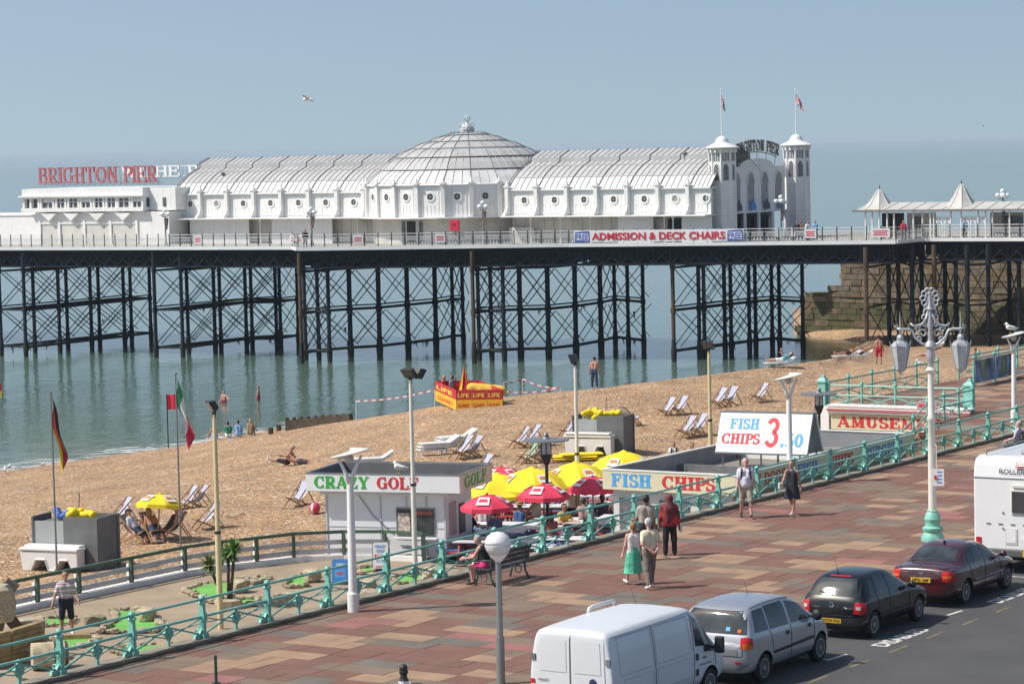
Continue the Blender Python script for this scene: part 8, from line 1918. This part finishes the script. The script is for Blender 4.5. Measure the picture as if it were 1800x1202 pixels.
# --- promenade walkers (fully detailed)
t,_,g = person('man in a cream polo shirt and grey trousers walking away with hands clasped behind',P(1143,1034),28,1.76,2,('grey',0),(('shirt',cloth('cream',(.68,.64,.44)),.7),('trousers',cloth('taupe',(.19,.165,.14)),1.95),('shoes',w_),('hat',w_)),hipL=-8,hipR=14,kneeL=10,kneeR=4,sh=(-22,-22),abd=(16,16),elb=(-12,-12),elin=(58,58),fine=True,hd=.02,build=1.08,head=(10,0))
person('elderly woman in a white top and mint green skirt walking away',P(1114,1027),26,1.58,2,('ginger',.25),(('vest',w_,.2),('skirt',cloth('mint',(.10,.50,.33),.25),1.45),('shoes',w_)),hipL=10,hipR=-6,kneeR=8,sh=(4,6),abd=(10,8),fine=True,hd=.02,build=1.02)
person('man in a beige shirt with black hair standing ahead of the older couple',P(1137,984),10,1.78,3,('black',0),(('shirt',cloth('beige',(.42,.37,.31)),.8),('trousers',cloth('dark',(.03,.03,.04)),1.95),('shoes',cloth('blackshoe',(.02,.02,.02)))),sh=(14,8),elb=(60,30),fine=True,hd=.02)
person('woman in a red and black patterned top with a dark red headscarf and black trousers',P(1178,976),5,1.68,3,(None,0),(('jacket',mat('cloth_redblack',(.28,.025,.03),.85,var=.95,sc=5,detail=1),1.7),('trousers',cloth('black',(.018,.018,.02)),1.95),('scarf',mat('cloth_scarf',(.15,.03,.04),.85,var=.6,sc=9)),('shoes',cloth('blackshoe',(.02,.02,.02))),('bag',w_,1)),sh=(6,2),elb=(14,10),fine=True,hd=.02,build=1.04)
khaki = mat('cloth_camo',(.36,.32,.25),.85,var=.35,sc=9)
person('man with a backpack and khaki shorts walking towards the camera',P(1312,910),178,1.79,2,('grey',0),(('shirt',cloth('lilacwhite',(.62,.60,.70)),.7),('shorts',khaki,1.05),('backpack',cloth('navy',(.02,.03,.07))),('shoes',cloth('brownshoe',(.06,.045,.035)))),hipL=18,kneeL=4,hipR=-10,kneeR=22,sh=(-6,10),elb=(25,30),fine=True,hd=.02,build=1.06)
navy = cloth('blacknavy',(.018,.02,.035))
person('woman in a black sleeveless dress carrying a white bag walking by the railing',P(1393,906),150,1.70,1,('brown',.2),(('dress',navy,0,.92),('shoes',w_),('bag',w_,1)),hipL=20,kneeL=4,hipR=-20,kneeR=18,sh=(-12,24),elb=(12,55),elin=(0,26),fine=True,hd=.02,build=.96)
# --- golfer
t,limb,(tp_,k_,RX_,ob_) = person('man in a striped polo shirt and navy shorts on the golf course',P(118,1115,GZ),-160,1.77,1,('brown',0),(('shirt',mat('cloth_stripe',(.62,.58,.56),.85,var=.05),.8),('shorts',cloth('navyshort',(.015,.02,.04)),1.0),('shoes',w_)),hipL=8,hipR=-4,kneeL=4,sh=(18,8),abd=(10,22),elb=(30,12),fine=True,hd=.02,build=1.05)
sm_ = MATS['cloth_stripe']; nt = sm_.node_tree; b_ = nt.nodes['Principled BSDF']; tc = nt.nodes.new('ShaderNodeTexCoord'); sp_ = nt.nodes.new('ShaderNodeSeparateXYZ'); mm_ = nt.nodes.new('ShaderNodeMath'); mm_.operation='MULTIPLY'; mm_.inputs[1].default_value = 7.5; fr_ = nt.nodes.new('ShaderNodeMath'); fr_.operation='FRACT'; cr_ = nt.nodes.new('ShaderNodeValToRGB'); cr_.color_ramp.interpolation = 'CONSTANT'
e = cr_.color_ramp.elements; e[0].color = (.70,.68,.68,1); e[1].position = .5; e[1].color = (.36,.06,.08,1); x_ = e.new(.68); x_.color = (.70,.68,.68,1); x_ = e.new(.84); x_.color = (.12,.14,.22,1)
nt.links.new(tc.outputs['Object'],sp_.inputs[0]); nt.links.new(sp_.outputs[2],mm_.inputs[0]); nt.links.new(mm_.outputs[0],fr_.inputs[0]); nt.links.new(fr_.outputs[0],cr_.inputs[0]); nt.links.new(cr_.outputs[0],b_.inputs['Base Color'])
hnd = limb['handR'][1]; m = MB(); gx = t.location
rz_ = Matrix.Rotation(R(-160),4,'Z'); hw = V(gx)+rz_@hnd; pt_ = thing('golf_putter','thin golf putter held by the man in the striped polo shirt','golf club',hw); end = V((hw.x+.42,hw.y-.1,GZ+.03)); MB().bar(hw+Z*.12-V((.05,-.01,0)),end,.010,n=5).build('shaft', greym, pt_); MB().ob(end+V((.04,0,0)),(.06,.0,0),(0,.02,0),(0,0,.025)).build('club_head', blackm, pt_)
# --- seated woman on the near bench
q = BN1; seatz = .46
person('woman in a black vest and pink shorts sitting on the bench facing left',SW(14.45,1.25,0),65,1.66,2,('grey',0),(('vest',cloth('blackvest',(.02,.02,.022))),('shorts',cloth('pink',(.72,.05,.22)),.55),('shoes',cloth('blackshoe',(.02,.02,.02)))),hipL=82,hipR=86,kneeL=92,kneeR=84,lean=14,sh=(30,34),elb=(50,46),head=(28,-10),fine=True,hd=.02,seat=.46,build=1.1)
# --- bench at the right edge
person('grey haired person in a lavender shirt seated on the bench at the right edge',BN2+N*-.05+U*-.5,AX*180/PI+10,1.7,2,('grey',0),(('shirt',cloth('lavender',(.50,.46,.58)),.8),('trousers',cloth('greytrouser',(.2,.2,.22)),1.9)),hipL=85,hipR=85,kneeL=85,kneeR=85,lean=-6,sh=(20,20),elb=(50,50),seat=.46,hd=.024)
# --- beach people
def beach_person(label, px, py, face, **kw): return person(label,bpt(px,py),face,**kw)
jean = cloth('jeans',(.04,.06,.11))
beach_person('bare chested man in jeans standing at the water edge with his head bowed',1045,683,-10,H=1.78,skin=1,hair=('black',0),wear=(('trousers',jean,1.95),('shoes',w_)),lean=8,head=(30,0),sh=(10,6),hipL=4,hipR=-3,hd=.022)
beach_person('bare chested man in red shorts standing with his back turned near the loungers',1545,641,-5,H=1.78,skin=1,hair=('black',0),wear=(('shorts',cloth('redshort',(.5,.02,.05)),.9),('shoes',cloth('blackshoe',(.02,.02,.02)))),hipL=10,hipR=-6,sh=(2,6),hd=.024,build=1.05)
# lying and sitting on the loungers
def on_lounger(label, key, skin, hair, wear, prone=False, sit=0, **kw):
    o = CH[key]; fz = R(0); rz = o.rotation_euler.z; c = V(o.location)+V((math.cos(rz+PI/2),math.sin(rz+PI/2),0))*-.05
    return person(label,V((c.x,c.y,o.location.z+.33)),math.degrees(rz),skin=skin,hair=hair,wear=wear,pitch=88,hd=.03,**kw)
on_lounger('woman in a turquoise top lying on the white lounger nearest the water','L0',0,('black',.5),(('shirt',cloth('turq',(.08,.42,.55)),.4),('shorts',w_,.6)),sh=(10,16),elb=(30,70),lean=26,hipL=4,hipR=8,kneeL=6,kneeR=8)
on_lounger('tanned sunbather in dark trunks on the left of two white loungers','L1',1,('grey',0),(('trunks',cloth('blacktrunk',(.02,.02,.025)),.3),),sh=(20,10),lean=22,hipL=8,kneeL=14)
on_lounger('blond tanned sunbather in dark swimwear on the right of two white loungers','L2',1,('blond',.4),(('trunks',cloth('blacktrunk',(.02,.02,.025)),.25),),sh=(10,30),lean=24,hipR=24,kneeR=48)
beach_person('sunbather lying flat on the shingle near the shaded piles',1622,627,80,skin=2,hair=('brown',.3),wear=(('trunks',cloth('pinktrunk',(.45,.2,.2)),.3),),pitch=84,hd=.035)
beach_person('person in a white top lying on the shingle right of the flat sunbather',1652,622,95,skin=2,hair=('brown',.3),wear=(('shirt',w_,.5),('shorts',cloth('greyshort',(.2,.2,.22)),.8)),pitch=60,lean=20,hipL=20,kneeL=60,hd=.035)
beach_person('bare backed person sitting on the shingle by the painted railing panels',1717,640,40,skin=1,hair=('ginger',.3),wear=(('trunks',cloth('redshort',(.5,.02,.05)),.4),),hipL=120,hipR=118,kneeL=90,kneeR=80,lean=12,sh=(30,30),elb=(20,20),hd=.03)
# group seated at the water edge
blu = cloth('lightblue',(.20,.38,.62)); tw = thing('beach_towel','blue towel spread under the group sitting at the water edge','towel',bpt(430,767)); pr_ = [bpt(400,772),bpt(470,763),bpt(478,769),bpt(404,778)]; MB().prism([(p.x-pr_[0].x,p.y-pr_[0].y) for p in pr_],pr_[0]+Z*.03,(1,0,0),(0,1,0),(0,0,.03)).build('towel', mat('towel_blue',(.22,.34,.62),.9,var=.1), tw)
SIT = dict(hipL=118,hipR=124,kneeL=76,kneeR=98,lean=12,sh=(28,24),elb=(30,40),hd=.028)
for lb,x,y,fc,sk_,hr,wr in (('bare chested person sitting leftmost of the group at the water edge',378,773,30,1,('brown',0),(('shorts',blu,.8),)),('dark haired person in a green shirt sitting in the group at the water edge',402,771,20,0,('black',0),(('shirt',cloth('darkgreen',(.03,.20,.12)),.7),('shorts',w_,.9))),('dark haired person in a light blue shirt sitting in the group at the water edge',420,769,15,0,('black',0),(('shirt',blu,.7),('shorts',blu,.9))),('fair haired person in tan sitting rightmost of the group at the water edge',440,766,-10,1,('blond',.5),(('vest',cloth('tan',(.25,.17,.09))),('shorts',cloth('tanshort',(.2,.15,.1)),.9)))):
    beach_person(lb,x,y,fc,skin=sk_,hair=hr,wear=wr,**SIT)
# bathers in the sea
for lb,x,y,sk_,dp in (('bather in red trunks standing waist deep in the sea',394,712,2,.75),('slim bather standing knee deep in the sea',455,714,1,.35)):
    q = atz(x,y-4,SEA); person(lb,V((q.x,q.y,SEA-dp)),160 if x < 400 else 80,H=1.68,skin=sk_,hair=('brown',0),wear=(('trunks',cloth('redtrunk',(.45,.03,.05)),.5),),sh=(30,10) if x < 400 else (0,0),abd=(40,14) if x < 400 else (8,8),elb=(40,20),hd=.028)
# sunbathing pair on the left beach
beach_person('bare backed man in navy shorts leaning on his arms on the open beach',505,819,75,H=1.8,skin=1,hair=('grey',0),wear=(('shorts',cloth('navyshort',(.015,.02,.04)),.9),('shoes',w_)),pitch=8,hipL=96,hipR=92,kneeL=10,kneeR=18,lean=-14,sh=(-42,-38),elb=(4,4),hd=.024)
beach_person('person lying down behind the bare backed man on the open beach',528,817,-100,skin=1,hair=('black',.3),wear=(('trunks',cloth('darkstripe',(.06,.06,.09)),.7),),pitch=82,sh=(150,140),elb=(40,40),hd=.026)
# people in the navy deckchairs
def in_chair(label, i, skin, hair, wear):
    o = CH[i]; rz = o.rotation_euler.z; f = V((-math.sin(rz),math.cos(rz),0)); q = V(o.location)+f*.12
    return person(label,q,math.degrees(rz),skin=skin,hair=hair,wear=wear,lean=-34,hipL=66,hipR=60,kneeL=44,kneeR=50,sh=(20,10),elb=(30,40),head=(25,0),seat=o.location.z+.36,hd=.024)
in_chair('person in a pale shirt and dark cap reclining near the grey bin',20,2,('black',0),(('shirt',cloth('paleblue',(.5,.56,.68)),.8),('shorts',jean,.9),('hat',cloth('blackcap',(.02,.02,.02)))))
in_chair('bare chested person reclining under the yellow umbrella',21,1,('brown',0),(('shorts',jean,.8),))
in_chair('person in a pink sun hat reclining in a navy deckchair',22,2,('blond',.2),(('vest',cloth('darktop',(.05,.05,.06))),('shorts',cloth('darktop',(.05,.05,.06)),.7),('sunhat',cloth('pinkhat',(.62,.22,.28)))))
# lifeguards in the enclosure
lgq = (ca+cd_)/2
for lb,x,hr,wv in (('lifeguard in a red top sitting at the left inside the enclosure',781,('blond',.2),cloth('lred',(.5,.03,.05))),('lifeguard in a grey top sitting beside the folded parasol',795,('brown',0),cloth('lgrey',(.25,.25,.34)))):
    q = onplane(x,700,ca+(cd_-ca)*.4,V((0,1,0))); q.z = ca.z+.1; person(lb,q,60,skin=1,hair=hr,wear=(('shirt',wv,.7),('shorts',cloth('lred',(.5,.03,.05)),.8)),hipL=80,hipR=80,kneeL=80,kneeR=80,seat=q.z+.42,hd=.03)
# boy and woman beyond the fish shop
beach_person('boy in a white top with rucksack straps standing beyond the fish shop roof',1185,838,185,H=1.45,skin=1,hair=('brown',.1),wear=(('shirt',w_,.6),('trousers',jean,1.9),('backpack',navy)),hd=.024)
beach_person('woman with long black hair seen beyond the fish shop roof',1218,838,190,H=1.42,skin=1,hair=('black',1.0),wear=(('vest',navy),('trousers',jean,1.9)),hd=.026)
# cafe customers
CS = dict(hipL=84,hipR=86,kneeL=84,kneeR=88,lean=10,sh=(40,34),elb=(40,50),hd=.023,group=None)
for lb,x,y,fc,sk_,hr,wr in (('man in a black shirt and pale cap at the table nearest the kiosk',824,965,-60,2,('grey',0),(('shirt',cloth('blackshirt',(.018,.018,.02)),.7),('shorts',navy,.9),('hat',w_))),('person in a pale pink shirt at the table between black and blue shirts',851,952,0,2,('grey',0),(('shirt',cloth('palepink',(.6,.5,.5)),.7),('shorts',w_,.9))),('man in a grey blue shirt with his back turned at a table near the kiosk',874,968,20,2,('brown',0),(('shirt',cloth('greyblue',(.15,.17,.27)),.8),('shorts',jean,.9))),
  ('person in a wide straw hat and blue top sitting at a cafe table',913,953,-20,3,('black',0),(('vest',cloth('bluetop',(.04,.10,.24))),('shorts',navy,.9),('sunhat',cloth('straw',(.42,.24,.08))))),('person in a rusty red top sitting at a table by the lantern lamp',973,975,30,3,('brown',.6),(('shirt',cloth('rust',(.34,.10,.07)),1.2),('skirt',cloth('rust2',(.25,.07,.05)),1.2))),('person in a white shirt sitting at a table behind the floodlight pole',1008,925,10,2,('grey',0),(('shirt',w_,.9),('shorts',navy,.9))),
  ('person in a dusty pink top sitting right of the floodlight pole',1028,945,10,1,('black',.1),(('shirt',cloth('dusty',(.45,.30,.29)),.8),('shorts',jean,.9))),('person in dark clothes sitting near the fish and chips sign',1062,938,25,3,('black',.5),(('shirt',cloth('darkshirt',(.04,.03,.035)),1.4),('trousers',navy,1.8))),('woman in a white top sitting under the second red parasol',945,940,40,2,('brown',.5),(('vest',w_),('shorts',navy,.8))),('person in a yellow top sitting at a table left of the floodlight pole',990,955,-150,1,('black',.2),(('shirt',cloth('yellowtop',(.6,.42,.06)),.7),('shorts',jean,.9))),('man in a green shirt sitting by the railing right of the floodlight pole',1040,968,10,2,('grey',0),(('shirt',cloth('greenshirt',(.08,.2,.12)),.8),('shorts',jean,.9))),('small person in a blue top sitting at a far cafe table',897,918,60,2,('brown',.2),(('shirt',blu,.6),('shorts',jean,.8)))):
    q = atz(x,y,CGZ); person(lb,q,fc,skin=sk_,hair=hr,wear=wr,seat=CGZ+.48,**CS)
# people on the pier
for lb,x,t_,fc,wv in (('person in a dark coat standing at the pier railing left of the dome',536,1.4,170,navy),('dark clothed person in the group beside the far entrance tower',1401,4,160,navy),('person in a brown top in the group beside the far entrance tower',1408,4.5,120,cloth('brown',(.2,.1,.05))),('person in a pale top in the group beside the far entrance tower',1420,4.2,200,w_),('person in a blue top at the right of the group beside the far tower',1433,4,170,blu),('person in a bright red top standing at the bend of the pier railing',1588,1.0,180,cloth('brightred',(.6,.02,.04))),('person in a blue top standing under the pier shelter',1696,9.5,180,blu)):
    d_ = {536:248,1401:238.5,1408:239,1420:238,1433:238,1588:233,1696:234}[x]; q = aty(x,400,d_); q.z = DECK; person(lb,q,fc,skin=1,hair=('black',.2),wear=(('shirt',wv,1.5),('trousers',jean,1.9)),hd=.045)
# ================================================================== gulls
gw_ = mat('gull_white',(.72,.72,.71),.7,var=.05); gg = mat('gull_grey',(.36,.38,.41),.7,var=.08); gk = mat('gull_black',(.03,.03,.03),.7,var=.1); gyb = mat('gull_bill',(.6,.38,.05),.5,var=.1)
def gull(label, loc, rz, s_=1.0):
    t = thing('gull',label,'gull',loc,R(rz),'gulls',local=True)
    soft('body',[tuple(V(a)*s_ for a in (p,q))+(r0_*s_,r1_*s_) for p,q,r0_,r1_ in (((-.12,0,.17),(.08,0,.21),.06,.085),((.08,0,.22),(.13,0,.30),.06,.045),((.14,0,.325),(.16,0,.325),.05,.042),((-.12,0,.17),(-.22,0,.15),.05,.02))],.016,gw_,t,k=.012)
    for sd_ in (-1,1):
        soft('wing',[(V((.06,sd_*.075,.215))*s_,V((-.14,sd_*.06,.185))*s_,.045*s_,.035*s_),(V((-.12,sd_*.055,.19))*s_,V((-.27,sd_*.02,.165))*s_,.035*s_,.012*s_)],.016,gg,t,k=.01)
        MB().bar(V((0,sd_*.03,.13))*s_,V((.01,sd_*.03,0))*s_,.008*s_,n=5).ob(V((.03,sd_*.03,.006))*s_,V((.035,0,0))*s_,V((0,.025,0))*s_,V((0,0,.005))*s_).build('leg', gyb, t)
    MB().bar(V((.19,0,.32))*s_,V((.25,0,.305))*s_,.016*s_,.006*s_,6).build('bill', gyb, t); MB().bar(V((-.2,0,.165))*s_,V((-.3,0,.15))*s_,.022*s_,.01*s_,5).build('tail', gk, t); return t
gull('white gull perched on top of the street lamp at the right edge',yl_top+V((-.1,0,-.03)),170,1.15)
gull('gull standing at the water edge at the far left nearest the sea',bpt(16,826),60,1.1); gull('gull standing on the shingle at the far left edge',bpt(9,831),95,1.1); gull('small white gull alone on the waterline between the flagpoles',bpt(76,820),30,.8)
gull('grey and white gull standing on the roof edge of the golf kiosk',kp(3.3,.03,kz1+.035),160,1.15)
gull('white gull on the beach behind the ornate lamp post',bpt(1619,648),180,1.5)
def flying(label, px, py, Y, s_):
    c = aty(px,py,Y); t = thing('gull',label,'gull',c,0,'gulls',local=True)
    soft('body',[(V((-.2,0,0))*s_,V((.14,0,.0))*s_,.04*s_,.075*s_),(V((.14,0,.01))*s_,V((.24,0,.02))*s_,.06*s_,.04*s_)],.022,gw_,t)
    for sd_ in (-1,1):
        w = MB(); w.add([V((.1,0,.05))*s_,V((.16,sd_*.3,.10))*s_,V((.02,sd_*.68,.04))*s_,V((-.04,sd_*.66,.03))*s_,V((-.02,sd_*.3,.08))*s_,V((-.1,0,.04))*s_,V((.1,0,.02))*s_,V((.16,sd_*.3,.07))*s_,V((-.02,sd_*.3,.06))*s_,V((-.1,0,.01))*s_],[(0,1,4,5),(1,2,3,4),(6,7,8,9),(0,6,7,1),(5,4,8,9)]); w.build('wing', gg if sd_ < 0 else gw_, t)
    MB().add([V((-.18,.04,0))*s_,V((-.18,-.04,0))*s_,V((-.34,-.08,.01))*s_,V((-.34,.08,.01))*s_,V((-.2,0,.03))*s_],[(0,1,2,3),(0,4,3),(1,4,2)]).build('tail', gw_, t); MB().bar(V((.24,0,.02))*s_,V((.32,0,.0))*s_,.015*s_,.005*s_,5).build('bill', gyb, t)
    t.rotation_euler = (R(14),R(-4),R(160)); return t
flying('white gull gliding high in the sky left of the dome',541,175,150,1.1); flying('tiny dark bird far away in the sky at the right',1728,222,420,.9)
# ================================================================== haze
HZ = 1.05e-4
def haze():
    m = bpy.data.materials.new('haze_air'); m.use_nodes = True; nd = m.node_tree.nodes; ln = m.node_tree.links
    nd.remove(nd['Principled BSDF']); pv = nd.new('ShaderNodeVolumePrincipled'); pv.inputs['Density'].default_value = HZ
    pv.inputs['Color'].default_value = (.70,.85,.96,1); pv.inputs['Anisotropy'].default_value = 0
    ln.new(pv.outputs[0], nd['Material Output'].inputs['Volume'])
    mb = MB(); mb.box((0,20000,5.0),(62000,41000,29.0)); o = stuff(mb.build('haze', m))
    return o
haze()
